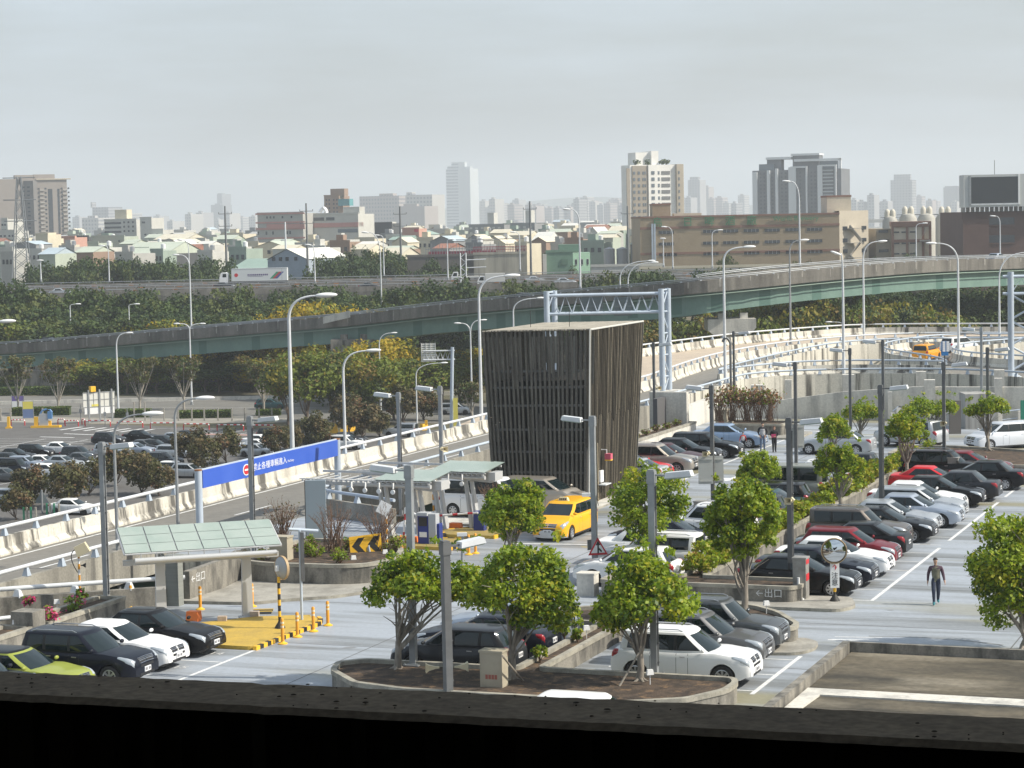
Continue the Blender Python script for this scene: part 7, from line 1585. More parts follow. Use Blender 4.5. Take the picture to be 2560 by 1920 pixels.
street_lamp(W(71, -41.8, -2), (1197, 745), [(1280, 689)], 'tall white lamp just left of the slatted tower', .15, hs=1.3)
street_lamp(G(1182, 1046, ZG), (1176, 835), [(1144, 808), (1208, 800)], 'double-armed lamp left of the slatted tower', .16, hs=1.1)
street_lamp(G(950, 1040, ZG), (948, 862), [(985, 832)], 'small lamp bending right beside the pier', .13, hs=1.)
street_lamp(G(1040, 1075, ZG), (1040, 940), [(1110, 907)], 'low curved lamp under the cantilever gantry', .12, hs=1.1)
street_lamp(G(1284, 1000, ZG+6), (1283, 780), [(1352, 745)], 'white lamp bending right above the slatted tower', .14, hs=1.2)
street_lamp(W(101, -42.6, 0), (1809, 655), [(1873, 617)], 'tall white lamp at the fork of the ramp', .15, hs=1.2)
street_lamp(W(113, -30.5, 0), (2107, 690), [(2090, 633)], 'tall white lamp bending left in the middle of the ramps', .15, hs=1.1)
street_lamp(W(166, -42, 0), (2158, 650), [(2206, 603)], 'white lamp bending right on the tan road', .15, hs=1.2)
street_lamp(W(141, -20.6, 0), (2395, 660), [(2328, 608)], 'tall white lamp bending left over the loop road', .15, hs=1.2)
street_lamp(G(1990, 860, 0), (1974, 632), [(2011, 600)], 'grey lamp bending right against the brewery front', .14, GREYP, hs=1.2)
street_lamp(G(1728, 900, ZG+4), (1728, 838), [(1692, 808), (1763, 804)], 'double-armed lamp behind the ramp beside the viaduct pier', .13, hs=1.1)
street_lamp(G(2492, 862, 0), (2498, 700), [(2580, 630)], 'white lamp bending right at the right edge', .14, hs=1.2)
street_lamp(DP(-45, 930, 220), (-45, 840), [(18, 803)], 'lamp head reaching in from the left edge', .15, hs=1.8)
street_lamp(DP(2110, 812, 300), (2108, 812), [(2072, 805)], 'lamp head just showing above the tan road barrier', .1, hs=1.)
# ================================================================ wood, freeway, town, haze
rw = random.Random(21)
def scatter_trees(rows, group, keys, label, s0, s1, name='tree'):
 for x, yt, Y in rows:
  k = rw.choice(keys); p = DP(x, yt, Y); H = p.z-ZG; c, tr = WOODM[k]; hh = max(v.co.z for v in c.vertices) if k not in HT else HT[k]; HT[k] = hh
  s = s0+(s1-s0)*rw.random(); wood_tree(k, Vector((p.x, Y, ZG)), s, rw.random()*6.28, label, group, name, H/hh)
HT = {}
D5 = ['dark%d' % i for i in range(5)]; A4 = ['autumn%d' % i for i in range(4)]; O3 = ['olive%d' % i for i in range(3)]; G3 = ['gold%d' % i for i in range(3)]
# between viaduct and freeway (dark wood)
rows = []
for x in range(-60, 1520, 34):
 rows.append((x+rw.uniform(-14, 14), 728+rw.uniform(-14, 22)-x*.016, 428+rw.uniform(-4, 6)))
for x in range(-60, 1560, 40): rows.append((x+rw.uniform(-16, 16), 768+rw.uniform(-14, 16)-x*.018, 412+rw.uniform(-4, 4)))
for x in range(-60, 1300, 44): rows.append((x+rw.uniform(-16, 16), 800+rw.uniform(-10, 14)-x*.03, 399+rw.uniform(-3, 3)))
scatter_trees(rows, 'dark trees between the viaduct and the freeway', D5+O3, 'dark green tree of the wood between the viaduct and the freeway', .95, 1.35)
scatter_trees([(20, 695, 425), (-20, 690, 424), (1090, 695, 424), (1120, 690, 424), (1145, 706, 422), (1300, 700, 430), (1590, 678, 425), (1625, 672, 424), (1650, 680, 424), (1560, 700, 415)], 'taller dark trees beside the freeway', D5, 'tall dark tree standing up in front of the freeway', 1.1, 1.4)
scatter_trees([(x, 792+abs(x-425)*.22, 397) for x in (365, 400, 430, 462, 492)]+[(700, 762, 380), (740, 752, 379), (780, 748, 378), (830, 752, 377), (880, 756, 378), (905, 770, 376), (655, 782, 381)], 'golden trees showing above the viaduct', G3, 'golden tree crown showing above the viaduct rail', 1., 1.3)
scatter_trees([(30, 800, 400), (70, 806, 402), (110, 812, 402), (-20, 790, 400), (150, 826, 401)], 'green trees above the left end of the viaduct', O3+A4[:1], 'fresh green tree above the left end of the viaduct', 1.1, 1.4)
# below the viaduct, in front
rows = [(x+rw.uniform(-10, 10), 893+rw.uniform(-14, 14)-(x-480)*.03, 372+rw.uniform(-6, 3)) for x in range(190, 1260, 30)]
scatter_trees(rows, 'autumn trees under the viaduct', A4+A4+O3+['gold1'], 'olive and rust tree under the viaduct', .85, 1.15)
rows = [(x+rw.uniform(-10, 10), 880+rw.uniform(-18, 18), 330+rw.uniform(-10, 10)) for x in range(820, 1240, 36)]
scatter_trees(rows, 'green trees between the pier and the tower', A4+['gold0'], 'green and rust tree between the pier and the slatted tower', .9, 1.2)
rows = [(x+rw.uniform(-12, 12), 790+rw.uniform(-14, 10), 335+rw.uniform(-8, 8)) for x in range(1600, 1960, 32)]+[(x+rw.uniform(-12, 12), 742+rw.uniform(-10, 12)+max(0, x-2250)*.26, 318+rw.uniform(-6, 8)) for x in range(1890, 2420, 28)]+[(x+rw.uniform(-12, 12), 762+rw.uniform(-10, 10)+max(0, x-2250)*.2, 309+rw.uniform(-3, 3)) for x in range(1900, 2420, 34)]
scatter_trees(rows, 'autumn wood behind the curved ramps', A4+A4+O3, 'rust and green tree of the wood behind the curved ramps', .9, 1.25)
rows = [(x+rw.uniform(-12, 12), 712+rw.uniform(-12, 12), 372+rw.uniform(-10, 10)) for x in range(2080, 2660, 34)]+[(x, 740+rw.uniform(-12, 12), 350) for x in range(2380, 2660, 36)]
scatter_trees(rows, 'dark trees under the right part of the viaduct', D5, 'dark tree under the right part of the viaduct', 1.1, 1.4)
# beyond the freeway
rows = [(x+rw.uniform(-10, 10), 642+rw.uniform(-10, 14)+(14 if x < 170 else 0), 548+rw.uniform(-8, 10)) for x in range(60, 560, 19)]+[(x+rw.uniform(-10, 10), 640+rw.uniform(-12, 16), 545+rw.uniform(-8, 10)) for x in range(790, 1000, 20)]+[(1070, 648, 545), (1100, 642, 545), (1125, 652, 545), (905, 612, 560), (890, 622, 560), (960, 618, 562), (990, 628, 560), (1010, 640, 556)]+[(x, 672+rw.uniform(-4, 10), 540) for x in range(430, 700, 26)]
scatter_trees(rows, 'dark trees beyond the freeway', D5, 'dark green tree beyond the freeway', .95, 1.25)
scatter_trees([(x, y, 545) for x, y in ((1805, 640), (1822, 628), (1840, 646), (1960, 656), (1985, 650), (2020, 646), (2050, 654), (1720, 672), (1750, 668), (2175, 640), (2270, 632), (2290, 630), (2320, 640), (2350, 634), (1580, 660), (1430, 660))], 'small trees in front of the brewery', D5+O3, 'small tree in front of the brewery wall', .5, .8)
scatter_trees([(x+rw.uniform(-8, 8), 676+rw.uniform(-9, 8)-(x-1560)*.018, 438) for x in range(1480, 2080, 24) if not 1690 < x < 1760], 'small trees along the freeway in front of the brewery', D5+O3, 'small tree along the freeway edge in front of the brewery', .7, 1.)
scatter_trees([(885, 606, 640), (1385, 608, 690), (1580, 624, 690)], 'trees among the low houses', D5, 'tree among the low houses', .6, .9)
# ---- freeway
FZ = 1.6
def fpath(x0, x1, Y, z): return [Vector((x0+(x1-x0)*i/12, Y, z)) for i in range(13)]
X0, X1 = -190., 330.
b = MB(); b.box(X0, X1, 447, 519, FZ-1.6, FZ, 1); b.mi = 0; b.quad((X0, 447, FZ+.006), (X1, 447, FZ+.006), (X1, 519, FZ+.006), (X0, 519, FZ+.006), 0); struct(b.build('freeway', [mat('freeway_asphalt', (.075, .073, .07), rough=.9, col2=(.055, .054, .052), scale=.2), CONCK]), 'elevated freeway beyond the dark wood')
ORB = mat('orange_reflector_block', (.40, .17, .05), rough=.6)
for Y, lb, hb in ((447.2, 'near parapet of the freeway', 1.0), (476, 'first median barrier of the freeway', .9), (490, 'second median barrier of the freeway with orange blocks', .9), (518.6, 'far parapet of the freeway', 1.0)):
 q = MB(); q.sweep(fpath(X0, X1, Y, FZ), [(-.2, hb), (.2, hb), (.35, 0), (.35, -1.7 if Y < 450 else 0), (-.35, 0)]); parts = [('barrier_wall', q, [CONCK], None)]
 q = MB(); q.tube([Vector((X0, Y, FZ+hb+.35)), Vector((X1, Y, FZ+hb+.35))], .08, 6)
 for k in range(130): x = X0+k*4; q.box(x-.08, x+.08, Y-.08, Y+.08, FZ+hb, FZ+hb+.35)
 parts.append(('rail', q, [GREYP], 60))
 if Y in (476, 490, 518.6):
  q = MB()
  for k in range(62): x = X0+k*8.4+(Y % 3); q.box(x, x+1.1, Y-.5, Y-.36, FZ+.4, FZ+.72)
  parts.append(('orange_block', q, [ORB], None))
 assemble('barrier', lb, 'barrier', parts, 'freeway barriers')
for i in range(20):
 x = X0+8+i*26; t = thing('freeway_pier', 'dark concrete pier under the near edge of the freeway', 'pier', (x, 449, ZG), 0, 'freeway piers'); q = MB(); q.box(-.8, .8, 0, 3, 0, -ZG+FZ-2.6); q.build('column', [CONCD], t); q = MB(); q.prism([(-4, 0), (4, 0), (4, 3), (-4, 3)], -ZG+FZ-2.7, -ZG+FZ-1.62); q.build('cross_head', [CONCD], t)
b = MB()
for Y in (454, 458, 462, 466, 496, 500.5, 505, 509.5):
 for k in range(50 if Y not in (454, 466, 496) else 1):
  x = X0+k*10; L = 4 if Y not in (454, 466, 496) else X1-X0; b.quad((x, Y-.1, FZ+.014), (x+L, Y-.1, FZ+.014), (x+L, Y+.1, FZ+.014), (x, Y+.1, FZ+.014))
struct(b.build('lane_markings', [WHITEL]))
def fcar(x, Y, kind, m, lb, rz=0.): car(kind, m, lb, (DP(x, 700, Y).x, Y, FZ+.01), rz, 'cars on the freeway', lite=True)
fcar(76, 462, 'sedan', PS, 'silver saloon nearer the left edge on the freeway'); fcar(150, 462, 'sedan', PS, 'silver saloon following on the freeway at the left'); fcar(924, 456, 'sedan', PG, 'dark saloon on the freeway above the wood'); fcar(1338, 480, 'sedan', PS, 'silver saloon on the freeway farther lane at centre'); fcar(1412, 462, 'sedan', PS, 'silver saloon on the freeway above the sign gantry'); fcar(560, 485, 'sedan', PG, 'dark car below the white truck on the freeway'); fcar(1740, 500, 'wagon', PG, 'dark car on the freeway in front of the brewery', pi); fcar(2120, 505, 'wagon', PW, 'white car on the freeway by the fire stair', pi)
def vcar(x, i_off, kind, m, lb, rz):
 best = min(range(len(vpath)-1), key=lambda i: abs((vpath[i].x/vpath[i].y)*F+1280-x)); p, p2 = vpath[best], vpath[best+1]; u = (p2-p).normalized(); r = Vector((u.y, -u.x, 0)); f = ((x-1280)/F);
 c = p+u*0-r*i_off; car(kind, m, lb, c+Vector((0, 0, -1.12)), atan2(u.y, u.x)+rz, 'cars on the viaduct', lite=True)
vcar(90, 3.2, 'sedan', PK, 'black saloon on the viaduct at the left', 0); vcar(1290, 3.2, 'sedan', PK, 'dark saloon on the viaduct above the tower', pi); vcar(2560, 4.5, 'sedan', PX, 'blue-grey saloon on the viaduct at the right edge', 0)
def truck():
 c = DP(650, 700, 506); t = thing('truck', 'white articulated truck with striped trailer on the freeway', 'truck', (c.x, 506, FZ+.01)); L = 12.3; TW = mat('trailer_white', (.62, .65, .66), rough=.5)
 q = MB(); q.box(-L/2, L/2, -1.25, 1.25, 1.15, 3.95); q.build('trailer_box', [TW], t)
 q = MB(); q.box(-L/2-.05, -L/2+.12, -1.27, -1.251, 1.15, 3.95); q.box(L/2-1.2, L/2-1.1, -1.27, -1.251, 1.15, 3.95); q.box(-L/2, L/2, -1.28, -1.251, 3.83, 3.96); q.box(-L/2, L/2, -1.28, -1.251, 1.12, 1.25); q.build('trailer_trim', [mat('trim_grey', (.45, .47, .48))], t)
 for k, m in enumerate((mat('stripe_green', (.05, .28, .16)), mat('stripe_red', (.45, .06, .06)), mat('stripe_blue', (.06, .08, .3)))):
  q = MB(); x = 2.3+k*.55; q.add([(x, -1.262, 1.6), (x+.6, -1.262, 1.6), (x+2.1, -1.262, 3.1), (x+1.5, -1.262, 3.1)], [(0, 1, 2, 3)]); q.build('diagonal_stripe', [m], t)
 q = MB()
 for k in range(11): q.box(-2.6+k*.42, -2.28+k*.42, -1.263, -1.251, 2.35, 2.68)
 q.box(-2.6, .8, -1.263, -1.251, 2.12, 2.2); q.build('trailer_lettering', [mat('letter_purple', (.12, .09, .2))], t)
 q = MB(); q.lathe([(.001, -.01), (.42, -.01), (.42, 0)], (-5.1, -1.255, 2.5), 14, 0, 'y'); q.build('round_emblem', [RED], t)
 cab = MB(); x = -L/2-.8; P_ = [(x, .95), (x, 2.9), (x-.5, 3.15), (x-1.5, 3.1), (x-1.85, 2.2), (x-1.95, .95)]; k = len(P_); cab.add([(a, -1.2, z) for a, z in P_]+[(a, 1.2, z) for a, z in P_], [tuple(range(k)), tuple(range(k, 2*k))[::-1]]+[(i, k+i, k+(i+1) % k, (i+1) % k) for i in range(k)]); cb = cab.build('cab', [WHITE], t); q = MB(); q.add([(x-.35, -1.21, 2.1), (x-1.2, -1.21, 2.1), (x-1.15, -1.21, 2.85), (x-.35, -1.21, 2.85)], [(0, 1, 2, 3)]); q.build('side_window', [GLASS], cb)
 q = MB(); q.box(-L/2-2.7, L/2, -.5, .5, .7, 1.1); q.build('chassis', [BLACKP], t)
 for xw in (x-1.2, x+.6, x+1.7, L/2-1.2, L/2-2.4, L/2-3.6):
  q = MB(); q.lathe([(.001, -1.22), (.42, -1.21), (.5, -1.15), (.5, 1.15), (.42, 1.21), (.001, 1.22)], (xw, 0, .5), 16, 0, 'y'); q.build('wheel', [RUBBER], t, 50)
truck()
def lorry(x, Y, lb, box, L):
 c = DP(x, 700, Y); t = thing('lorry', lb, 'lorry', (c.x, Y, FZ+.01)); q = MB(); q.box(-L/2, L/2, -1., 1., .9, .9+box); q.build('load_box', [mat('lorry_white', (.6, .6, .58), rough=.6)], t); q = MB(); q.add([(-L/2-.1, -.95, .5), (-L/2-.1, -.95, 2.2), (-L/2-1.1, -.95, 2.2), (-L/2-1.6, -.95, 1.2), (-L/2-1.6, -.95, .5), (-L/2-.1, .95, .5), (-L/2-.1, .95, 2.2), (-L/2-1.1, .95, 2.2), (-L/2-1.6, .95, 1.2), (-L/2-1.6, .95, .5)], [(0, 1, 2, 3, 4), (9, 8, 7, 6, 5)]+[(i, 5+i, 5+(i+1) % 5, (i+1) % 5) for i in range(5)]); cb = q.build('cab', [WHITE], t); q = MB(); q.add([(-L/2-.3, -.96, 1.3), (-L/2-1.3, -.96, 1.3), (-L/2-1.0, -.96, 2.0), (-L/2-.3, -.96, 2.0)], [(0, 1, 2, 3)]); q.build('side_window', [GLASS], cb)
 for xw in (-L/2-.9, L/2-.8): q = MB(); q.lathe([(.001, -.98), (.4, -.97), (.4, .97), (.001, .98)], (xw, 0, .4), 14, 0, 'y'); q.build('wheel', [RUBBER], t, 50)
lorry(1172, 505, 'small white flatbed lorry on the freeway behind the lattice mast', .35, 4.5); lorry(1238, 462, 'pale box lorry on the freeway above the wood', 1.8, 4.)
# freeway lamps and poles
FL = [(103, 704, 655, 447.6, None, 'thin white post at the far left freeway parapet'), (273, 706, 632, 519, (255, 614), 'grey curved lamp on the far freeway parapet at the left'), (474, 690, 628, 519, (450, 600), 'grey curved lamp on the freeway right of the dark trees'), (788, 708, 640, 447.6, (770, 612), 'white lamp in front of the blue gabled hall'), (953, 770, 640, 430, (913, 581), 'tall white lamp bending left, rising behind the viaduct at centre left'), (960, 690, 600, 519, (942, 588), 'grey lamp behind the tall centre left lamp'), (1120, 700, 612, 450, (1128, 598), 'curved lamp beside the lattice mast'), (1301, 678, 600, 519, (1282, 580), 'grey curved lamp on the freeway beside the dark pole'), (1450, 724, 560, 330, (1416, 523), 'tall white lamp bending left above the sign gantry'), (1552, 735, 700, 330, (1628, 652), 'left one of the twin curved lamps on the viaduct'), (1572, 736, 706, 329, (1636, 656), 'right one of the twin curved lamps on the viaduct'), (1683, 672, 590, 519, (1660, 567), 'white lamp bending left before the brewery corner'), (1782, 671, 590, 519, (1800, 575), 'white lamp bending right before the brewery'), (2000, 672, 505, 322, (1966, 453), 'very tall white lamp bending left in front of the brewery'), (2292, 645, 570, 519, (2312, 558), 'white lamp before the fire stair block'), (2502, 640, 560, 519, (2482, 540), 'white lamp before the brown screen building'), (476, 840, 670, 377, (440, 637), 'tall white lamp bending left, rising from the viaduct at the left'), (1660, 668, 600, 519, None, 'plain white post on the freeway')]
for x, yb, yt, Y, hd, lb in FL:
 bz = DP(x, yb, Y); street_lamp(bz, (x-2, yt), [hd] if hd else [(x-3, yt-4)], lb, .16, WHITEP, 'lamps of the freeway and viaduct', 1.5 if Y > 400 else 1.3)
for x, y, Y, lb in ((322, 800, 398, 'short white lamp among the dark trees at left'), (175, 800, 405, 'short lamp below the freeway at left')):
 street_lamp(DP(x, y+16, Y), (x, y-34), [(x+20, y-40)], lb, .12, WHITEP, 'small lamps in the wood', 1.2)
def pole(x, yb, yt, Y, lb, arms=1, m=None):
 A, B = DP(x, yb, Y), DP(x-2, yt, Y); t = thing('utility_pole', lb, 'utility pole', A, 0, 'utility poles of the town'); q = MB(); q.tube([(0, 0, 0), (0, 0, B.z-A.z)], [.32, .2], 10); q.build('pole', [m or mat('pole_grey', (.16, .17, .18), rough=.8)], t, 60)
 for k in range(arms):
  q = MB(); z = B.z-A.z-2-3.*k; q.box(-1.6, 1.6, -.08, .08, z, z+.14); q.box(-1.65, -1.5, -.1, .1, z+.14, z+.5); q.box(1.5, 1.65, -.1, .1, z+.14, z+.5); q.build('cross_arm', [mat('pole_grey', (.16, .17, .18))], t)
pole(567, 680, 515, 560, 'tall dark utility pole left of the truck cab', 2); pole(770, 690, 508, 560, 'dark utility pole right of the blue gabled hall', 2); pole(1003, 660, 516, 570, 'dark utility pole left of the stained concrete tank', 2); pole(1328, 688, 503, 560, 'tallest dark utility pole in front of the green building', 1); pole(1571, 664, 515, 570, 'thin grey pole left of the brewery', 1); pole(715, 640, 555, 620, 'pale thick post behind the gabled hall', 0, WHITEP)
def pylon():
 Y = 560; A, B = DP(35, 705, Y), DP(75, 712, Y); T = DP(38, 442, Y); t = thing('lattice_pylon', 'lattice power pylon at the far left', 'pylon', ((A.x+B.x)/2, Y, A.z)); b = t.location; q = MB(); cx = T.x+.9; n = 9
 leg = lambda s, sy, f: Vector((lerp(b.x+s*2.1, cx+s*.45, f), Y+sy*lerp(2., .4, f), lerp(A.z, T.z, f)))
 for s in (-1, 1):
  for sy in (-1, 1): q.tube([leg(s, sy, 0), leg(s, sy, 1)], .16, 5)
 for i in range(n):
  f0, f1 = i/n, (i+1)/n
  for sy in (-1, 1): q.tube([leg(-1, sy, f0), leg(1, sy, f1)], .08, 4); q.tube([leg(1, sy, f0), leg(-1, sy, f1)], .08, 4)
 q.build('lattice_mast', [mat('pylon_grey', (.22, .24, .26), rough=.6)], t, 60, base=b)
 for z in (.99, .78, .58):
  q = MB(); zz = lerp(A.z, T.z, z); q.tube([(cx-4, Y, zz), (cx+4, Y, zz)], .13, 5); q.build('cross_arm', [mat('pylon_grey', (.22, .24, .26))], t, 60, base=b)
pylon()
t = thing('lattice_mast', 'white lattice mast of a freeway sign near the stained tank', 'mast', DP(1160, 705, 470)); b = t.location; q = MB(); zt = DP(1160, 632, 470).z
for x in (1152, 1166): p = DP(x, 700, 470); q.tube([(p.x, 470, b.z), (p.x, 470, zt)], .14, 6)
for k in range(6): z0, z1 = lerp(b.z, zt, k/6), lerp(b.z, zt, (k+1)/6); a, c = DP(1152, 700, 470).x, DP(1166, 700, 470).x; q.tube([(a if k % 2 else c, 470, z0), (c if k % 2 else a, 470, z1)], .07, 5)
q.build('lattice', [WHITEP], t, 60, base=b); q = MB(); p, p2 = DP(1166, 650, 470), DP(1215, 648, 470); q.tube([p, p2], .1, 6); q.tube([p-Vector((0, 0, 1.6)), p2-Vector((0, 0, 1.6))], .1, 6); q.build('cantilever_arm', [WHITEP], t, 60, base=b)
# ---- buildings
WIN = mat('window_dark', (.05, .06, .07), rough=.2, spec=.7); WINB = mat('window_blue_grey', (.13, .16, .19), rough=.2, spec=.6)
UB = MB(); UB.box(-.5, .5, -.5, .5, -.5, .5); UBM = {}
def ubox(m):
 if m.name not in UBM: UBM[m.name] = UB.mesh('window_'+m.name, [m])
 return UBM[m.name]
def wcol(name, c, k=.86): return mat('wall_'+name, c, rough=.9, col2=tuple(q*k for q in c), scale=.25, rng=(.35, .7), fine=.05)
def bpart(t, name, x0, x1, y0, y1, z0, z1, m, **k):
 q = MB(); q.box(x0, x1, y0, y1, z0, z1); return q.build(name, [m], t)
def win(t, x, y, z, w, h, m=WIN, d=.3, name='window'): return part(name, ubox(m), t, (x, y, z), (0, 0, 0), (w, d, h))
def bld(x0, x1, ytop, Y, depth, label, m, cat='building', z0=ZG, rz=-.34, name='building', group=None):
 A, B = DP(x0, ytop, Y), DP(x1, ytop, Y); w = (B.x-A.x)*(.93 if rz else 1); h = (A.z+B.z)/2-z0; t = thing(name, label, cat, ((A.x+B.x)/2, Y, z0), rz, group); bpart(t, 'wall', -w/2, w/2, 0, depth, 0, h, m); return t, w, h, w/(x1-x0)
# brewery
BR = wcol('brewery_tan', (.345, .275, .19)); BRB = wcol('brick_band', (.25, .145, .11))
t, w, h, k = bld(1600, 2098, 541, 622, 45, 'long tan brewery with brown bands and green lettering', BR, rz=0)
X = lambda px: (px-1849)*k
ZY = lambda x, y: DP(x, y, 622).z-ZG
for yy, hh in ((566, 6), (630, 6)): z = ZY(1849, yy); bpart(t, 'brown_band', -w/2-.05, w/2+.05, -.12, 0, z-hh*k/2, z+hh*k/2, BRB)
bpart(t, 'roof_coping', -w/2-.1, w/2+.1, -.15, 45.1, h, h+.5, BRB)
for r, yy in enumerate((577, 606, 633)):
 for px in (1665, 1776, 1826, 1878, 1930, 1982, 2036):
  if (r == 2 and px == 1826): continue
  z = ZY(1849, yy-(1849-1849)*.0); o = win(t, X(px), -.02, z, 38*k, 7.5*k, WIN, .2)
  for q_ in (-.27, 0, .27): part('mullion', ubox(GREYP), o, (q_, -.55, 0), (0, 0, 0), (.03, .3, 1.))
part('window', ubox(WIN), t, (X(1672), -.02, ZY(1849, 633)), (0, 0, 0), (38*k, .2, 7*k))
GRN = mat('green_letters', (.06, .23, .12), rough=.6)
for ch, px in zip('烏日啤酒廠', (1643, 1719, 1773, 1825, 1879)): text_obj('roof_character', ch, 25*k*1.05, GRN, t, (X(px), -.3, ZY(1849, 553)), (pi/2, 0, 0), .1, 'CENTER')
text_obj('english_lettering', 'Wurih Brewery', 17*k, GRN, t, (X(1989), -.3, ZY(1849, 549)), (pi/2, 0, 0), .1, 'CENTER', 1.05)
for px in (1630, 1636): bpart(t, 'pipe', X(px)-.25, X(px)+.25, -.5, 0, 0, h-1.5, PALEB)
SE = wcol('sunlit_cream', (.58, .52, .42))  # paler cream holds the sunlight of the end wall in its colour
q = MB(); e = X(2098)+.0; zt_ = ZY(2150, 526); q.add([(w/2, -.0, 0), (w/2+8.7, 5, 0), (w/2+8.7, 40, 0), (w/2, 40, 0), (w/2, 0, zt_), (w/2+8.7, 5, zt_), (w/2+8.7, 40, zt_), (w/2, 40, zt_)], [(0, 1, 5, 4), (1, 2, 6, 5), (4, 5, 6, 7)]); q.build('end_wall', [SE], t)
for i, yy in enumerate((570, 600, 627)):
 for f in (.15, .8): o = win(t, w/2+8.7*f, 5*f-.05, ZY(2140, yy), 2.0, 1.0)
q = MB()
for i in range(5):
 z0, z1 = 3+i*4., 7+i*4.; s = 1 if i % 2 else -1; c = w/2+4.4; q.add([(c-s*1.6, 1.6, z0), (c-s*1.6+.3, 1.6, z0), (c+s*1.6+.3, 1.6, z1), (c+s*1.6, 1.6, z1), (c-s*1.6, .3, z0+.9), (c-s*1.6+.3, .3, z0+.9), (c+s*1.6+.3, .3, z1+.9), (c+s*1.6, .3, z1+.9)], [(0, 1, 2, 3), (4, 5, 6, 7), (0, 3, 7, 4), (1, 2, 6, 5)]); q.box(c-2.2, c+2.2, .3, 2.4, z1-.12, z1)
q.build('fire_stair', [mat('stair_grey', (.42, .40, .36))], t)
q = MB(); q.box(X(2078), X(2139), 8, 20, h, ZY(2100, 492)); q.build('roof_house', [SE], t); q = MB(); q.box(X(2077), X(2140), 7.9, 20.1, ZY(2100, 492), ZY(2100, 490)+.3); q.build('roof_house_coping', [BRB], t)
q = MB(); q.box(X(1636), X(1682), 8, 20, h, ZY(1660, 512)); q.build('roof_house', [BR], t); bpart(t, 'roof_house_coping', X(1635), X(1683), 7.9, 20.1, ZY(1660, 512), ZY(1660, 508), BRB)
bpart(t, 'roof_tank_base', X(1690), X(1760), 8, 14, h, h+1.2, SE)
t, w, h, k = bld(2190, 2227, 572, 628, 30, 'recessed shaded brewery wing', wcol('wing_shade', (.30, .26, .20)), rz=0)  # shade of the recess is put into this wall colour
for yy in (578, 602, 627): win(t, 0, -.05, DP(2208, yy, 628).z-ZG, 24*k, 7*k)
t, w, h, k = bld(2225, 2330, 562, 624, 26, 'cream brewery wing with red-brown frames and fire stair', SE, rz=-.15)
for f in (-.5, -.1, .3, .48): bpart(t, 'red_pilaster', w*f-.35+(.35 if f < -.4 else 0), w*f+.35+(.35 if f < -.4 else 0), -.25, 0, 0, h, BRB)
for yy in (564, 602): z = DP(2270, yy, 624).z-ZG; bpart(t, 'red_band', -w/2, w/2, -.3, 0, z-.4, z+.4, BRB)
bpart(t, 'coping', -w/2-.1, w/2+.1, -.35, 26, h-.3, h+.9, BRB)
for yy in (580, 608, 634):
 for px in (2238, 2260, 2282): win(t, (px-2277.5)*k, -.03, DP(2270, yy, 624).z-ZG, 16*k, 3.5*k)
q = MB()
for i in range(4): q.box((2300-2277.5)*k, (2328-2277.5)*k, -2, -.4, 4+i*5, 4.4+i*5); s = 1 if i % 2 else -1; c = (2314-2277.5)*k; q.add([(c-s*1.4, -1.8, 4.4+i*5), (c-s*1.4, -.6, 4.4+i*5), (c+s*1.4, -.6, 9.+i*5), (c+s*1.4, -1.8, 9+i*5)], [(0, 1, 2, 3)])
q.build('fire_stair', [mat('stair_grey', (.42, .40, .36))], t)
for i, (px, r, yt, lb) in enumerate(((2225, 11, 535, 'left'), (2270, 14, 528, 'a'), (2316, 14, 528, 'b'), (2362, 15, 528, 'c'))):
 Y = 700+i*4; A = DP(px, yt+18, Y); kk = Y/F; t = thing('silo', 'weathered steel brewery silo with two small domes on top', 'silo', (A.x, Y, ZG), 0, 'brewery silos'); hh = A.z-ZG; R_ = (r+8)*kk; q = MB(); q.lathe([(R_, 0), (R_, hh), (R_*.75, hh+1.2), (.3, hh+1.7)], (0, 0, 0), 24); q.build('tank', [mat('silo_grey', (.42, .41, .37), rough=.6, col2=(.33, .32, .29), scale=.3, stretch=(1, 1, .2))], t, 40)
 for s in (-.35, .35): q = MB(); q.lathe([(.9, hh+.8), (.9, hh+2.8), (.6, hh+3.5), (.05, hh+3.8)], (s*R_, 0, 0), 12); q.build('top_dome', [mat('silo_top', (.55, .52, .44), rough=.6)], t, 50)
 q = MB(); q.tube([(-R_*1.3, -.5, hh+1.2), (R_*1.3, -.5, hh+1.2)], .12, 5); q.build('walkway_rail', [GREYP], t)
# brown building with the dark screen
BW = wcol('brown_tile', (.115, .068, .058)); t, w, h, k = bld(2405, 2620, 528, 590, 30, 'brown tiled building under a large dark advertising screen', BW, rz=0); zz = lambda y: DP(2500, y, 590).z-ZG
X2 = lambda px: (px-2512.5)*k
bpart(t, 'side_wall', X2(2405), X2(2470), -1.2, 0, 0, zz(547), BW)
for y0, y1 in ((565, 544), (610, 588)): bpart(t, 'loggia', X2(2472), X2(2536), -.06, 0, zz(y0), zz(y1), WIN); bpart(t, 'loggia_rail', X2(2472), X2(2536), -.2, -.07, zz(y0), zz(y0)+.35, BW)
q = MB(); q.box(X2(2406), X2(2640), -2., 4., zz(517), zz(436)); q.build('screen_housing', [mat('screen_frame', (.50, .52, .52), rough=.5)], t); bpart(t, 'screen', X2(2424), X2(2541), -2.1, -2., zz(508), zz(442), mat('screen_dark', (.022, .028, .034), rough=.35));
q = MB();
for px in range(2408, 2620, 12): q.box(X2(px)-.15, X2(px)+.15, -1.5, 2, zz(529), zz(517))
q.build('support_strut', [GREYD], t); bpart(t, 'screen_bezel', X2(2541), X2(2546), -2.2, -2., zz(512), zz(436), WHITE); bpart(t, 'screen_bezel', X2(2419), X2(2424), -2.2, -2., zz(512), zz(438), GREYP); bpart(t, 'screen_bezel', X2(2424), X2(2541), -2.18, -2., zz(512), zz(508), WHITEP)
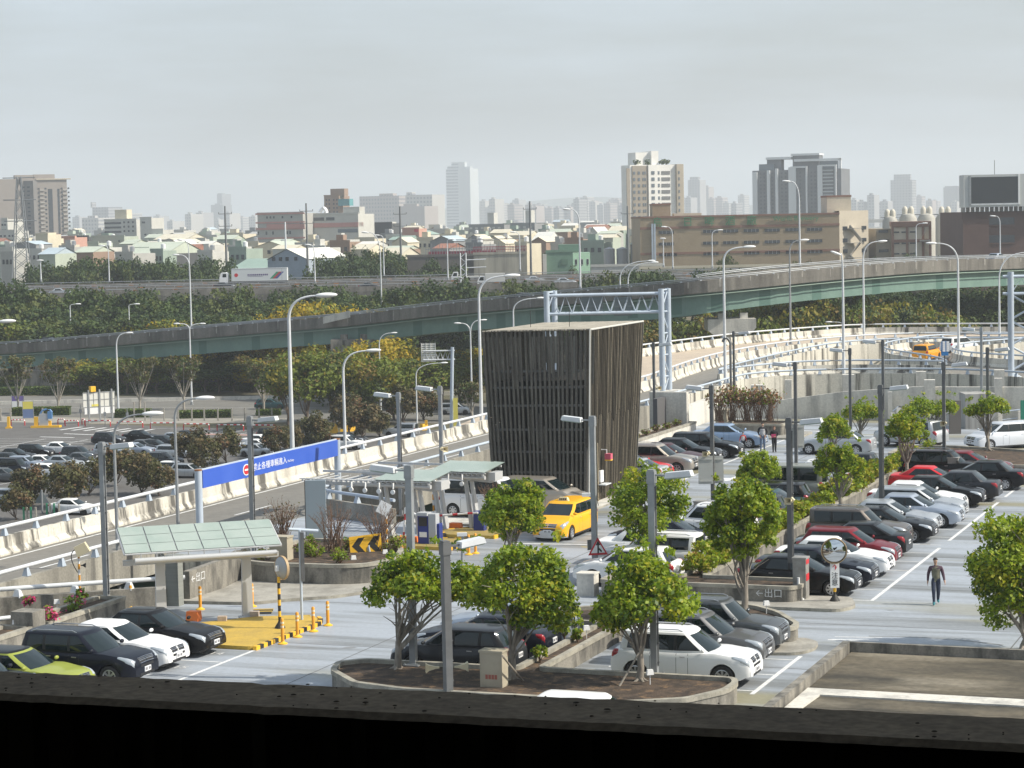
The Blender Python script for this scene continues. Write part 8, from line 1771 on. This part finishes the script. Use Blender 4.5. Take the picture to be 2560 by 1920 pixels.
q = MB(); q.tube([(X2(2489), 1, zz(436)), (X2(2489), 1, zz(400))], .08, 5); q.build('antenna', [GREYD], t)
# white residential tower
WT = wcol('white_render', (.80, .79, .76), .93); WTB = wcol('beige_render', (.33, .29, .24), .93)
def tower_block(x0, x1, ytop, Y, depth, label, m, cols, floors, yw0, yw1, ww, wh, wm=WINB, extra=None, rz=-.34):
 t, w, h, k = bld(x0, x1, ytop, Y, depth, label, m, 'apartment block', name='apartment_tower', rz=rz); xm = (x0+x1)/2
 for r in range(floors):
  yy = lerp(yw0, yw1, r/(floors-1))
  for c in cols: win(t, (c-xm)*k, -.02, DP(xm, yy, Y).z-ZG, ww*k, wh*k, wm, .3)
 if extra: extra(t, w, h, k, lambda px: (px-xm)*k, lambda y: DP(xm, y, Y).z-ZG)
 return t
def ex_white(t, w, h, k, X, Z):
 bpart(t, 'beige_wing', X(1551), X(1561), -.4, 0, 0, Z(420), WTB); bpart(t, 'beige_wing', X(1568), X(1614), -.5, 0, 0, Z(414), WTB); bpart(t, 'beige_wing', X(1697), X(1717), -1.5, 8, 0, Z(411), wcol('beige_lit', (.42, .37, .30)))  # right wing: paler beige copy with sunlight painted into it
 bpart(t, 'stair_tower', X(1591), X(1632), 4, 12, h, Z(380), WT); bpart(t, 'stair_tower_slab', X(1632), X(1653), 2, 12, h, Z(377), WT); bpart(t, 'white_bay', X(1614), X(1641), -1.0, 0, 0, Z(412), WT)
 for r in range(11):
  z = Z(lerp(432, 590, r/10))
  for px, ww in ((1573, 6), (1587, 6), (1600, 4), (1606, 3)): win(t, X(px), -.52, z, ww*k, 8*k, WINB)
  for px, ww in ((1627, 9),): win(t, X(px), -1.02, z, ww*k, 9*k, WINB)
  if r < 8: win(t, X(1668), -.05, z, 25*k, 9*k, mat('balcony_shade', (.16, .165, .17)), .3, 'balcony')  # dark panels paint the shade inside the balconies
  win(t, X(1703), -1.52, z, 4*k, 8*k, WINB)
 for px in (1588, 1611, 1665, 1685):
  q = MB(); rr = random.Random(px); leaf_cloud(q, [((X(px)+rr.gauss(0, 1), 1.5, h+1.2), 1.6)], 60, .7, [1, 1, 1, 1], rr); q.build('roof_plants', LEAF_F, t)
tower_block(1562, 1722, 412, 1000, 9, 'white and beige apartment tower left of the brewery', WT, (1646,), 11, 432, 590, 7, 9, extra=ex_white, rz=.38)
def ex_grey(t, w, h, k, X, Z):
 fr = mat('white_frame', (.66, .68, .70), rough=.7)
 for a, b_, y0 in ((1871, 1884, 428), (1911, 1919, 424), (1934, 1941, 420), (1970, 1990, 418), (2017, 2021, 420), (2049, 2062, 415), (2096, 2100, 418)): bpart(t, 'white_fin', X(a), X(b_), -1.4, 0, 0, Z(y0), fr)
 bpart(t, 'white_beam', X(1976), X(2021), -1.45, 0, Z(420), Z(416), fr); bpart(t, 'white_beam', X(2052), X(2100), -1.45, 0, Z(418), Z(414), fr); bpart(t, 'white_beam', X(1984), X(2112), .5, 2, Z(404), Z(398), fr); bpart(t, 'white_beam', X(2105), X(2112), .5, 2, h, Z(398), fr)
 bpart(t, 'roof_block', X(1886), X(1928), 2, 12, h, Z(408), WINB); bpart(t, 'roof_block', X(1906), X(1945), 4, 12, h, Z(397), mat('grey_tower', (.17, .18, .20))); bpart(t, 'roof_slab', X(1904), X(1974), 3, 13, Z(397), Z(391), fr); bpart(t, 'roof_block', X(1978), X(2050), 3, 14, h, Z(389), mat('grey_tower', (.17, .18, .20))); bpart(t, 'roof_slab', X(1974), X(2052), 2, 15, Z(389), Z(384), fr); bpart(t, 'roof_block', X(2050), X(2100), 4, 14, h, Z(404), WINB)
 for r in range(12):
  z = Z(lerp(428, 525, r/11)); win(t, X(2074), -.06, z, 34*k, 3.2*k, mat('balcony_pale', (.46, .49, .51)), .5, 'balcony')
tower_block(1870, 2112, 424, 1320, 26, 'dark grey apartment towers with white vertical fins', mat('grey_tower', (.17, .18, .20), rough=.8, col2=(.14, .15, .165), scale=.2), (1893, 1903, 1925, 1951, 1962, 2002, 2032, 2042), 11, 432, 528, 5, 5, mat('window_slate', (.09, .10, .115), rough=.3), extra=ex_grey)
LB = wcol('mauve_tile', (.34, .305, .28), .9)
def ex_left(t, w, h, k, X, Z):
 o = bpart(t, 'shaded_wing', X(-30), X(90), -2.5, 12, 0, Z(452), wcol('shade_grey', (.17, .165, .165), .9)); o.rotation_euler = (0, 0, -.62); bpart(t, 'roof_house', X(36), X(84), 2, 12, h, Z(437), LB); bpart(t, 'roof_house', X(86), X(142), 3, 12, h, Z(436), LB); bpart(t, 'cream_cornice', X(91), X(183), -.8, 0, Z(450), Z(447), SE)  # left wing colour darkened to paint its side turned from the sun
 for r in range(13):
  for px in (76, 60, 40, 22): part('window', ubox(WIN), o, (X(px), -2.52, Z(lerp(468, 590, r/12))), (0, 0, 0), (8*k, .3, 4.2*k))
 bpart(t, 'window_strip', X(121), X(133), -.05, 0, 2, Z(473), WIN); bpart(t, 'window_strip', X(146), X(152), -.05, 0, 2, Z(473), WIN)
 for r in range(12):
  z = Z(lerp(476, 590, r/11))
  for px in (106, 167): win(t, X(px), -.3, z, 13*k, 3.3*k, mat('balcony_cream', (.42, .40, .37)), .6, 'balcony')
tower_block(-20, 172, 447, 1380, 24, 'mauve-grey apartment block at the far left with cream balconies', LB, (97, 115, 158, 176), 12, 472, 588, 5, 4.5, WIN, ex_left, .3)
# white office block left
def simple_block(x0, x1, yt, Y, dep, lb, m, cols=(), rows=(), ww=5, wh=5, wm=WIN, extras=(), name='building', roof=None, rz=-.3):
 t, w, h, k = bld(x0, x1, yt, Y, dep, lb, m, name=name, rz=rz); xm = (x0+x1)/2
 for y in rows:
  for c in cols: win(t, (c-xm)*k, -.02, DP(xm, y, Y).z-ZG, ww*k, wh*k, wm, .3)
 for (a, b_, y0, y1, mm, d0) in extras: bpart(t, 'roof_house' if y1 < yt+2 else 'facade_panel', (a-xm)*k, (b_-xm)*k, d0, d0+6, DP(xm, y0, Y).z-ZG, DP(xm, y1, Y).z-ZG, mm)
 bpart(t, 'parapet', -w/2-.15, w/2+.15, -.15, .3, h, h+.6, roof or m)
 return t
WG = wcol('white_grey', (.52, .52, .49)); CR = wcol('cream', (.60, .55, .43)); PK_ = wcol('salmon', (.52, .30, .24)); PG_ = wcol('pale_green', (.42, .47, .40)); MG = wcol('mint', (.30, .37, .32)); CG = wcol('cool_grey', (.25, .26, .27)); DK = wcol('dark_slate', (.07, .075, .08)); PKW = wcol('pink_band', (.50, .27, .25)); FG = wcol('factory_grey', (.40, .40, .38)); BT_ = wcol('brick_tan', (.30, .21, .16))
simple_block(253, 348, 550, 1150, 18, 'white office block with dark window bands left of centre', WG, (312, 325, 338), (556, 567, 578), extras=[(277, 312, 550, 524, CR, 3), (253, 303, 560, 555, WIN, -.1), (253, 303, 571, 566, WIN, -.1), (253, 303, 582, 577, WIN, -.1)])
simple_block(347, 381, 545, 1130, 14, 'slim white block with a dark gable window right of the white office block', WG, (358,), (556,), 9, 5); simple_block(350, 412, 575, 1100, 12, 'low white step-roofed block in front of the slim white block', WG, (360, 375, 395), (586,), 6, 4)
simple_block(0, 20, 548, 1000, 14, 'white house with stacked balconies at the left edge', WG, (5, 13), (562, 576, 590), 5, 5); simple_block(-20, 42, 578, 980, 12, 'white apartment house low at the left edge', WG, (0, 12, 26, 36), (590, 602), 6, 5)
simple_block(86, 122, 587, 820, 10, 'cream house with a taller sunlit stair block at left', CR, (108,), (622,), 4, 4, extras=[(95, 120, 587, 582, CR, 1)]); simple_block(137, 191, 594, 860, 10, 'salmon house behind the dark trees', PK_, (), (), extras=[(137, 170, 594, 590, PK_, 1)]); simple_block(191, 224, 592, 900, 10, 'dark brown house with lit windows', DK, (200, 212), (602,), 8, 5, mat('warm_window', (.45, .3, .1)))  # orange window colour imitates light indoors
simple_block(221, 318, 592, 870, 12, 'pale green metal-clad workshop', PG_, (268, 276, 303), (603,), 4, 4)
t = simple_block(634, 766, 534, 900, 16, 'four-storey grey factory with pink bands', FG, (662, 672, 682, 707, 733), (543,), 4, 6); xm = 700; k = 900/F
for y0, y1 in ((536, 532), (558, 554), (574, 569), (597, 593)): bpart(t, 'pink_band', (634-xm)*k, (766-xm)*k, -.25, 0, DP(xm, y0, 900).z-ZG, DP(xm, y1, 900).z-ZG, PKW)
for px in (640, 662, 680, 718, 726): win(t, (px-xm)*k, -.02, DP(xm, 582, 900).z-ZG, 4*k, 8*k)
bpart(t, 'pink_panel', (664-xm)*k, (766-xm)*k, -.4, -.25, DP(xm, 571, 900).z-ZG, DP(xm, 560, 900).z-ZG, PKW)
t = simple_block(766, 904, 536, 905, 18, 'white and pink stepped factory front', WG, (), (), extras=[(775, 806, 551, 543, WIN, -.1), (812, 836, 551, 543, WIN, -.1), (856, 903, 536, 518, WG, 2), (766, 904, 568, 557, PKW, -.3), (845, 902, 582, 573, WINB, -.1)])
q = MB(); xm = 835; k = 905/F; q.tube(bez(((787-xm)*k, 4, DP(xm, 530, 905).z-ZG), ((800-xm)*k, 4, DP(xm, 508, 905).z-ZG), ((806-xm)*k, 4, DP(xm, 532, 905).z-ZG), 8), .7, 6); q.build('roof_arch', [WHITE], t, 60)
simple_block(807, 850, 490, 1250, 16, 'tan and grey stepped apartment block behind the factory', BT_, (814, 822, 835, 844), (500, 510, 520, 530), 4, 5, extras=[(822, 862, 490, 472, BT_, 2), (848, 880, 515, 498, wcol('teal_panel', (.10, .30, .33)), -.2)])
simple_block(924, 983, 559, 1000, 12, 'house with a dark mesh sided roof structure', DK, (), (), extras=[(924, 983, 559, 555, WG, 0)]); simple_block(1002, 1050, 572, 950, 10, 'salmon flat-roofed house left of the tank', PK_, (), (), extras=[(1037, 1048, 580, 573, wcol('red_sign', (.55, .05, .08)), -.2)]); simple_block(962, 1002, 590, 820, 10, 'white house with open concrete frame', WG, (970, 985, 996), (600, 612, 622), 6, 6, DK)
simple_block(1166, 1266, 563, 1080, 16, 'dark grey roofed terrace with many small windows', CG, (1172, 1188, 1204, 1220, 1236, 1252), (570, 582), 7, 5, WG, extras=[(1214, 1232, 563, 532, WG, 3)]); simple_block(1273, 1340, 560, 1085, 16, 'second dark roofed terrace with a small white stair tower', CG, (1280, 1296, 1312, 1328), (568, 580), 7, 5, WG, extras=[(1310, 1326, 560, 526, WG, 3)])
# stained tank wall, green building
t = simple_block(1184, 1316, 636, 545, 8, 'long stained concrete tank wall with red railing', mat('tank_concrete', (.42, .40, .34), rough=.9, col2=(.24, .23, .20), scale=.35, stretch=(1, 1, .12), rng=(.4, .62)), (), (), rz=0);
q = MB(); k = 545/F
for i in range(34): x = (-66+i*4)*k; z = DP(1250, 636, 545).z-ZG+.6; q.box(x-.05, x+.05, 0, .1, z, z+1.3)
q.box(-66*k, 66*k, 0, .1, z+.5, z+.62); q.box(-66*k, 66*k, 0, .1, z+1.2, z+1.35); q.build('red_railing', [mat('plum_red', (.30, .05, .08))], t)
simple_block(1018, 1184, 642, 552, 6, 'dark panelled wall left of the stained tank', wcol('dark_panel', (.16, .15, .14)), (), (), rz=0)
q = MB(); t = thing('steel_racks', 'grey pipe racks and plum-red posts behind the stained tank', 'steel frame', (DP(1180, 640, 575).x, 575, ZG+12)); k = 575/F; z0 = 0
for i in range(36): x = (-115+i*7)*k; q.box(x-.06, x+.06, 0, .12, 0, DP(1180, 612+6*sin(i*2.1), 575).z-ZG-12)
zt = DP(1180, 622, 575).z-ZG-12; q.box(-115*k, 130*k, 0, .12, zt, zt+.15); q.box(-40*k, 130*k, 3, 3.15, zt+2.2, zt+2.4); q.build('rack_frame', [mat('rack_grey', (.28, .29, .30))], t); q = MB(); q.box(-110*k, 60*k, .4, .5, zt-1.2, zt-.5); q.build('plum_rail', [mat('plum_red', (.30, .05, .08))], t)
t = simple_block(1366, 1432, 631, 548, 10, 'green rendered building with small white-framed windows', wcol('sage_green', (.165, .27, .205)), (1411,), (655,), 16, 14, wcol('sage_dark', (.13, .22, .165)), extras=[(1398, 1450, 631, 612, wcol('sage_green2', (.16, .26, .2)), 3)], rz=0)
q = MB(); k = 548/F; A = (1432-1399)*k; q.add([(A, 0, 0), (A+44*k, 3, 0), (A+44*k, 12, 0), (A, 12, 0)]+[(x, y, DP(1450, 632, 548).z-ZG) for x, y in ((A, 0), (A+44*k, 3), (A+44*k, 12), (A, 12))], [(0, 1, 5, 4), (1, 2, 6, 5), (4, 5, 6, 7)]); q.build('sunlit_wing', [wcol('sage_lit', (.22, .36, .27))], t)  # lighter copy of the sage green, sunlight put into the colour
for f in (.18, .52, .85): win(t, A+44*k*f, 3*f-.05, DP(1440, 655, 548).z-ZG, 6*k, 15*k, WG); win(t, A+44*k*f, 3*f-.12, DP(1440, 655, 548).z-ZG, 4.4*k, 12*k, WIN)
bpart(t, 'concrete_column', (1357-1399)*k, (1366-1399)*k, -1, 3, 0, DP(1362, 636, 548).z-ZG, CONCL)
for px, r in ((1523, 14), (1556, 15)):
 Y = 640; A = DP(px, 622, Y); t = thing('water_tank', 'grey cylindrical tank left of the brewery', 'tank', (A.x, Y, ZG), 0, 'grey tanks left of the brewery'); q = MB(); hh = A.z-ZG; R_ = r*Y/F; q.lathe([(R_, 0), (R_, hh), (.1, hh+.5)], (0, 0, 0), 24); q.build('tank', [mat('tank_grey', (.33, .34, .36), rough=.6)], t, 40); q = MB(); q.tube([(R_*.6, -R_*.85, 0), (R_*.6, -R_*.85, hh)], .12, 5); q.build('ladder', [GREYP], t)
o = simple_block(1478, 1660, 666, 535, 1, 'low pale boundary wall along the freeway', WG, (), (), rz=0); simple_block(1600, 2110, 668, 533, 1, 'low cream boundary wall in front of the brewery', CR, (), (), rz=0)
def gable(x0, x1, yt, yr, Y, dep, lb, mw, mr, axis='x', grp=None, cols=(), wy=0):
 A, B = DP(x0, yt, Y), DP(x1, yt, Y); w = B.x-A.x; h = (A.z+B.z)/2-ZG; hr = DP((x0+x1)/2, yr, Y).z-ZG; t = thing('gabled_hall', lb, 'building', ((A.x+B.x)/2, Y, ZG), -.34 if w < 24 else -.12, grp)
 if axis == 'y':   # gable end faces the viewer
  q = MB(); q.add([(-w/2, 0, 0), (w/2, 0, 0), (w/2, 0, h), (0, 0, hr), (-w/2, 0, h), (-w/2, dep, 0), (w/2, dep, 0), (w/2, dep, h), (0, dep, hr), (-w/2, dep, h)], [(0, 1, 2, 3, 4), (9, 8, 7, 6, 5), (1, 6, 7, 2), (0, 4, 9, 5)]); q.build('wall', [mw], t); q = MB(); e = .3
  q.add([(-w/2-e, -e, h-.05), (0, -e, hr+.12), (w/2+e, -e, h-.05), (-w/2-e, dep, h-.05), (0, dep, hr+.12), (w/2+e, dep, h-.05)], [(0, 1, 4, 3), (1, 2, 5, 4)]); q.build('roof', [mr], t)
 else:
  q = MB(); q.box(-w/2, w/2, 0, dep, 0, h); q.build('wall', [mw], t); q = MB(); e = .3; q.add([(-w/2-e, -e, h-.05), (w/2+e, -e, h-.05), (w/2+e, dep/2, hr), (-w/2-e, dep/2, hr), (w/2+e, dep, h), (-w/2-e, dep, h)], [(0, 1, 2, 3), (3, 2, 4, 5)]); q.add([(-w/2, 0, h), (-w/2, dep, h), (-w/2, dep/2, hr-.1), (w/2, 0, h), (w/2, dep, h), (w/2, dep/2, hr-.1)], [(0, 1, 2), (5, 4, 3)]); q.build('roof', [mr], t)
 for c in cols: win(t, (c-(x0+x1)/2)*Y/F, -.04, DP((x0+x1)/2, wy, Y).z-ZG, 8*Y/F, 9*Y/F, WIN)
 return t
RG = wcol('roof_pale_green', (.48, .53, .45)); RC = wcol('roof_cream', (.62, .58, .47)); RW = wcol('roof_white', (.66, .66, .63)); RT = wcol('roof_teal', (.27, .37, .33)); RR = wcol('roof_rust', (.30, .14, .10)); RGY = wcol('roof_grey', (.38, .39, .39)); RBL = wcol('roof_pale_blue', (.42, .50, .56)); BLW = wcol('hall_blue', (.34, .40, .47))
gable(664, 772, 648, 623, 575, 26, 'pale blue gabled hall with four windows', BLW, RW, 'y', None, (681, 700, 718, 742), 647)
gable(630, 722, 618, 604, 700, 16, 'cream hall with a pale green gable roof', CR, RG, 'y', None, (672,), 630); gable(575, 665, 672, 648, 600, 20, 'low hall with a green roof left of the pale blue hall', DK, RT, 'x'); gable(285, 420, 636, 606, 690, 26, 'long workshop with a pale green curved-looking roof', DK, RG, 'x'); gable(390, 470, 640, 612, 720, 22, 'workshop with a cream and rust roof', CR, RR, 'x'); gable(455, 545, 634, 610, 740, 16, 'open shed with a pale cream roof', DK, RC, 'x'); gable(105, 236, 650, 632, 700, 18, 'low hall with a bluish roof at left', wcol('teal_wall', (.16, .25, .24)), RBL, 'x'); gable(380, 470, 598, 585, 1000, 20, 'wide pale hall beyond the workshops', RGY, RC, 'x')
gable(940, 1000, 640, 620, 640, 16, 'pale hall left of the stained tank', CR, RC, 'x'); gable(1160, 1215, 612, 592, 760, 14, 'white-cream gabled house behind the pipe racks', CR, RC, 'y'); gable(1205, 1265, 610, 590, 740, 14, 'second cream gabled house behind the pipe racks', CR, RC, 'y'); gable(1330, 1372, 600, 580, 800, 14, 'white house with a pitched white roof above the green building', WG, RW, 'x'); gable(1455, 1510, 600, 568, 900, 16, 'white gabled house left of the white tower', WG, RW, 'y')
# the crowd of low houses
rh = random.Random(77); PALW = [('cream', CR), ('white', WG), ('grey', CG), ('pale green', PG_), ('mint', MG), ('cream', CR), ('white', WG), ('white', WG), ('tan', BT_), ('pale grey', FG)]
PALR = [('pale green', RG), ('cream', RC), ('white', RW), ('teal', RT), ('cream', RC), ('rust red', RR), ('white', RW), ('pale green', RG), ('grey', RGY), ('pale blue', RBL)]
MARK = [(40, 'the lattice pylon'), (140, 'the salmon house'), (300, 'the office block'), (480, 'the truck cab'), (567, 'the tall pole'), (700, 'the blue hall'), (850, 'the stepped factory'), (950, 'the mesh house'), (1100, 'the tall skyscraper'), (1220, 'the stained tank'), (1328, 'the tallest pole'), (1440, 'the green building'), (1560, 'the grey tanks'), (2390, 'the silos')]
slots = []
for Y, n, y0 in ((640, 17, 632), (720, 20, 620), (810, 22, 610), (920, 24, 602), (1060, 26, 594), (1230, 26, 588), (1430, 26, 583), (1700, 26, 579)):
 for i in range(n):
  x = -40+(1640+40)*(i+.5)/n+rh.uniform(-14, 14); slots.append((x, Y*(1+rh.uniform(-.04, .04)), y0-x*.0185+rh.uniform(-3, 6)+ (4)))
slots += [(2375+rh.uniform(-30, 30), 760+40*k, 585-k*3) for k in range(7)]
used_l = {}
for x, Y, yt in slots:
 wpx = rh.uniform(26, 52)*min(1.25, 900/Y+.25); cn, mw = rh.choice(PALW); rn, mr = rh.choice(PALR); dep = rh.uniform(8, 14); mk = min(MARK, key=lambda q_: abs(q_[0]-x)); side = 'left of' if x < mk[0]-14 else 'right of' if x > mk[0]+14 else 'behind'
 typ = rh.random(); dist = 'near' if Y < 760 else 'middle' if Y < 1150 else 'far'
 if typ < .42:
  lb = '%s house with a %s pitched roof %s %s, %s row' % (cn, rn, side, mk[1], dist); t = gable(x-wpx/2, x+wpx/2, yt, yt-rh.uniform(6, 11)*900/Y, Y, dep, lb, mw, mr, 'x' if rh.random() < .65 else 'y', 'low houses of the town')
 else:
  lb = '%s flat-roofed house %s %s, %s row' % (cn, side, mk[1], dist); t, w, h, k = bld(x-wpx/2, x+wpx/2, yt, Y, dep, lb, mw, name='house', group='low houses of the town'); t['group'] = 'low houses of the town'
  if rh.random() < .6: bpart(t, 'stair_house', -w*.3, w*.05, 2, 5, h, h+2.4, mw)
  if rh.random() < .55: q = MB(); q.lathe([(.7, 0), (.7, 1.3), (.1, 1.5)], (w*.28, 2, h+.6), 10); q.build('water_tank', [ALLOY if rh.random() < .6 else WHITE], t, 50)
  bpart(t, 'roof_parapet', -w/2-.1, w/2+.1, -.1, .15, h, h+.7, mw)
  if Y < 1300:
   for j in range(3): win(t, w*(-.3+.3*j), -.03, h-2.2, w*.14, 1.3)
# far skyline
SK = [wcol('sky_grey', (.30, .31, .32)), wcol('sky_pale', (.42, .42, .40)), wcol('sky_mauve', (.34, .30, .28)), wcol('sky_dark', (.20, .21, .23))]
def grid_mat(name, c, c2, sx, sz):
 if name in MATS: return MATS[name]
 m = mat(name, c, rough=.8); N = m.node_tree.nodes; L = m.node_tree.links; tc = N.new('ShaderNodeTexCoord'); sp = N.new('ShaderNodeSeparateXYZ'); L.new(tc.outputs['Object'], sp.inputs[0]); prev = None
 for ax, s, th in (('X', sx, .45), ('Z', sz, .5)):
  d = N.new('ShaderNodeMath'); d.operation = 'DIVIDE'; d.inputs[1].default_value = s; L.new(sp.outputs[ax], d.inputs[0]); f = N.new('ShaderNodeMath'); f.operation = 'FRACT'; L.new(d.outputs[0], f.inputs[0]); g_ = N.new('ShaderNodeMath'); g_.operation = 'GREATER_THAN'; g_.inputs[1].default_value = th; L.new(f.outputs[0], g_.inputs[0])
  if prev: mu = N.new('ShaderNodeMath'); mu.operation = 'MULTIPLY'; L.new(prev.outputs[0], mu.inputs[0]); L.new(g_.outputs[0], mu.inputs[1]); prev = mu
  else: prev = g_
 mx = N.new('ShaderNodeMix'); mx.data_type = 'RGBA'; mx.inputs[6].default_value = (*c, 1); mx.inputs[7].default_value = (*c2, 1); L.new(prev.outputs[0], mx.inputs[0]); L.new(mx.outputs[2], N['Principled BSDF'].inputs['Base Color']); return m
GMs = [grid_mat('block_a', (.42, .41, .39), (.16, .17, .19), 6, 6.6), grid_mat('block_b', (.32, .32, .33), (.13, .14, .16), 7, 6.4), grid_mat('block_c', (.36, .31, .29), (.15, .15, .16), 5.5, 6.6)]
def far(x0, x1, yt, Y, lb, m, top=None, grp=None):
 Y *= 2.1
 t, w, h, k = bld(x0, x1, yt, Y, 60, lb, m, 'tower block', name='far_tower', group=grp)
 if top:
  for a, b_, y in top: bpart(t, 'roof_storey', (a-(x0+x1)/2)*k, (b_-(x0+x1)/2)*k, 5, 22, h, DP((x0+x1)/2, y, Y).z-ZG, m)
 else: bpart(t, 'roof_storey', -w*.25, w*.2, 6, 16, h, h+4, m)
 return t
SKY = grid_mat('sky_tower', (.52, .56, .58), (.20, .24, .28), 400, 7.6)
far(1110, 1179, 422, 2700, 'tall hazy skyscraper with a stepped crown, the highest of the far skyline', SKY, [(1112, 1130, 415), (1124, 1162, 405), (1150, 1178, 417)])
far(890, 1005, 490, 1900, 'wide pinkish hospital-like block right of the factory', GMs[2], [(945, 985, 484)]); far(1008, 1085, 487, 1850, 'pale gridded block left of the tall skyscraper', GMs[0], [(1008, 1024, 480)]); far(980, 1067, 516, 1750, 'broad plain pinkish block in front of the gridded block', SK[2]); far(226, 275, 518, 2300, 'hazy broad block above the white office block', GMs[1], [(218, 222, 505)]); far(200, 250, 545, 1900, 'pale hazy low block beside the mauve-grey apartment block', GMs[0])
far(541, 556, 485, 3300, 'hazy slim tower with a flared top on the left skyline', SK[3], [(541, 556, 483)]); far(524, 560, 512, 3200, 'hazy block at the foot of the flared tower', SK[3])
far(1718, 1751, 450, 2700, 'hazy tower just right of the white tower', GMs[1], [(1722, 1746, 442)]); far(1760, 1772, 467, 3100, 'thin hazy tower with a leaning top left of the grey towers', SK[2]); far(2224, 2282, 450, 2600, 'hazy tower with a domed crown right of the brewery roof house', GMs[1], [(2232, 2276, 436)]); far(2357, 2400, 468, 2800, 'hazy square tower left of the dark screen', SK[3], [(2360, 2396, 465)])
gs = 'hazy blocks of the far skyline'
for i in range(62):
 if i < 26: x = 1205+i*14.+rh.uniform(-4, 4); yt = 508+rh.uniform(-12, 14)-(x-1200)*.012
 elif i < 40: x = 190+(i-26)*34+rh.uniform(-8, 8); yt = 545+rh.uniform(-14, 10)
 elif i < 48: x = 1720+(i-40)*19; yt = 496+rh.uniform(-8, 14)
 else: x = 2130+(i-48)*21+rh.uniform(-5, 5); yt = 489+rh.uniform(-8, 18)
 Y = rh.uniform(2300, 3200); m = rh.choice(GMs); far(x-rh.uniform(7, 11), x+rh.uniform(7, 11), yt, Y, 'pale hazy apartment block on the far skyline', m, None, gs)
# far elevated rail line
q = MB(); Y = 2100; z = DP(1100, 571, Y).z; q.box(-900, 900, Y, Y+12, z-3, z)
tag(q.build('rail_viaduct', [SK[1]]), 'long pale rail viaduct far away across the town', 'viaduct')
for i in range(46): pass
# hazy hills
q = MB(); n = 60; pts = []
for i in range(n+1):
 x = -3200+6400*i/n; hgt = 55+22*sin(i*.22+1)+12*sin(i*.61)+30*math.exp(-((i-36)/14)**2); pts.append((x, hgt))
for i in range(n): q.quad((pts[i][0], 9000, ZG), (pts[i+1][0], 9000, ZG), (pts[i+1][0], 9800, pts[i+1][1]), (pts[i][0], 9800, pts[i][1])); q.quad((pts[i][0], 9800, pts[i][1]), (pts[i+1][0], 9800, pts[i+1][1]), (pts[i+1][0], 11500, ZG), (pts[i][0], 11500, ZG))
struct(q.build('hills', [mat('hill_green', (.06, .08, .05), rough=1.)], smooth=180), 'faint hills behind the city')
# ================================================================ the place the picture is taken from
LG = mat('ledge_concrete', (.36, .28, .185), rough=.95, col2=(.28, .215, .145), scale=7., rng=(.35, .65), bump=.15, fine=.25)
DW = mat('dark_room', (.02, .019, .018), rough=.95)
def room():
 a0, a1 = G(-400, 1653, 13.75), G(3000, 1808, 13.75); b0, b1 = G(-400, 1722, 13.75), G(3000, 1893, 13.75)
 q = MB(); n = 90; rr = random.Random(2); top, bot = [], []
 for i in range(n+1):
  f = i/n; p, r = a0.lerp(a1, f), b0.lerp(b1, f); e = rr.gauss(0, .0012)+.0012*sin(i*1.7); top.append(p+Vector((0, e*2, -.012))); bot.append(r+Vector((0, e, -.006)))
 m1 = [t_.lerp(b_, .12)+Vector((0, 0, .012)) for t_, b_ in zip(top, bot)]; m2 = [t_.lerp(b_, .9)+Vector((0, 0, .008)) for t_, b_ in zip(top, bot)]
 dn = [p+Vector((0, .02, -.5)) for p in top]; low = [p+Vector((0, 0, -2.)) for p in bot]
 for i in range(n):
  for A, B in ((dn, top), (top, m1), (m1, m2), (m2, bot)): q.quad(A[i], A[i+1], B[i+1], B[i])
 t = assemble('window_ledge', 'rough brown concrete ledge in shade along the bottom of the view', 'ledge', [('ledge_top', q, [LG], 60)])
 q = MB()
 for i in range(70):
  f = .08+.84*rr.random(); c = m1[int(f*n)].lerp(m2[int(f*n)], rr.random())+Vector((0, 0, .0025)); r = .0015+.0045*rr.random()**2; q.lathe([(r, 0), (r*.6, .0012), (.0002, .0016)], tuple(c), 7)
 q.build('pit_mark', [mat('ledge_pit', (.10, .075, .05), rough=1.)], t, base=t.location)['kind'] = 'stuff'
 q = MB()
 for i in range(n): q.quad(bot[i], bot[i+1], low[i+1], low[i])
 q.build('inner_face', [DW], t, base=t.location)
 bm_ = [o for o in t.children]
 for o in bm_:
  bm = bmesh.new(); bm.from_mesh(o.data); bmesh.ops.recalc_face_normals(bm, faces=bm.faces); bm.to_mesh(o.data); bm.free()
 q = MB(); q.box(-14, 14, -6, 6.5, 17.4, 18); q.box(-14, 14, -6.3, -6, 11.8, 18); q.box(-14.3, -14, -6.3, 6.5, 11.8, 18); q.box(14, 14.3, -6.3, 6.5, 11.8, 18); q.box(-14, 14, -6, 3.0, 11.5, 11.8); tag(q.build('viewing_gallery', [DW]), 'dark covered gallery the view is taken from', 'building')  # unseen roof and walls added to keep the ledge in shade
room()
# ---- haze
hm = bpy.data.materials.new('haze_air'); hm.use_nodes = True; N = hm.node_tree.nodes; N.remove(N['Principled BSDF']); pv = N.new('ShaderNodeVolumePrincipled'); pv.inputs['Color'].default_value = (.86, .92, 1, 1); pv.inputs['Density'].default_value = HAZE; pv.inputs['Anisotropy'].default_value = .1
hm.node_tree.links.new(pv.outputs[0], N['Material Output'].inputs['Volume'])
q = MB(); q.box(-9500, 9500, -400, 14500, ZG-1, 330); o = q.build('haze', [hm], base=(0, 0, 0)); o['kind'] = 'stuff'; o['label'] = 'pale haze over the city'
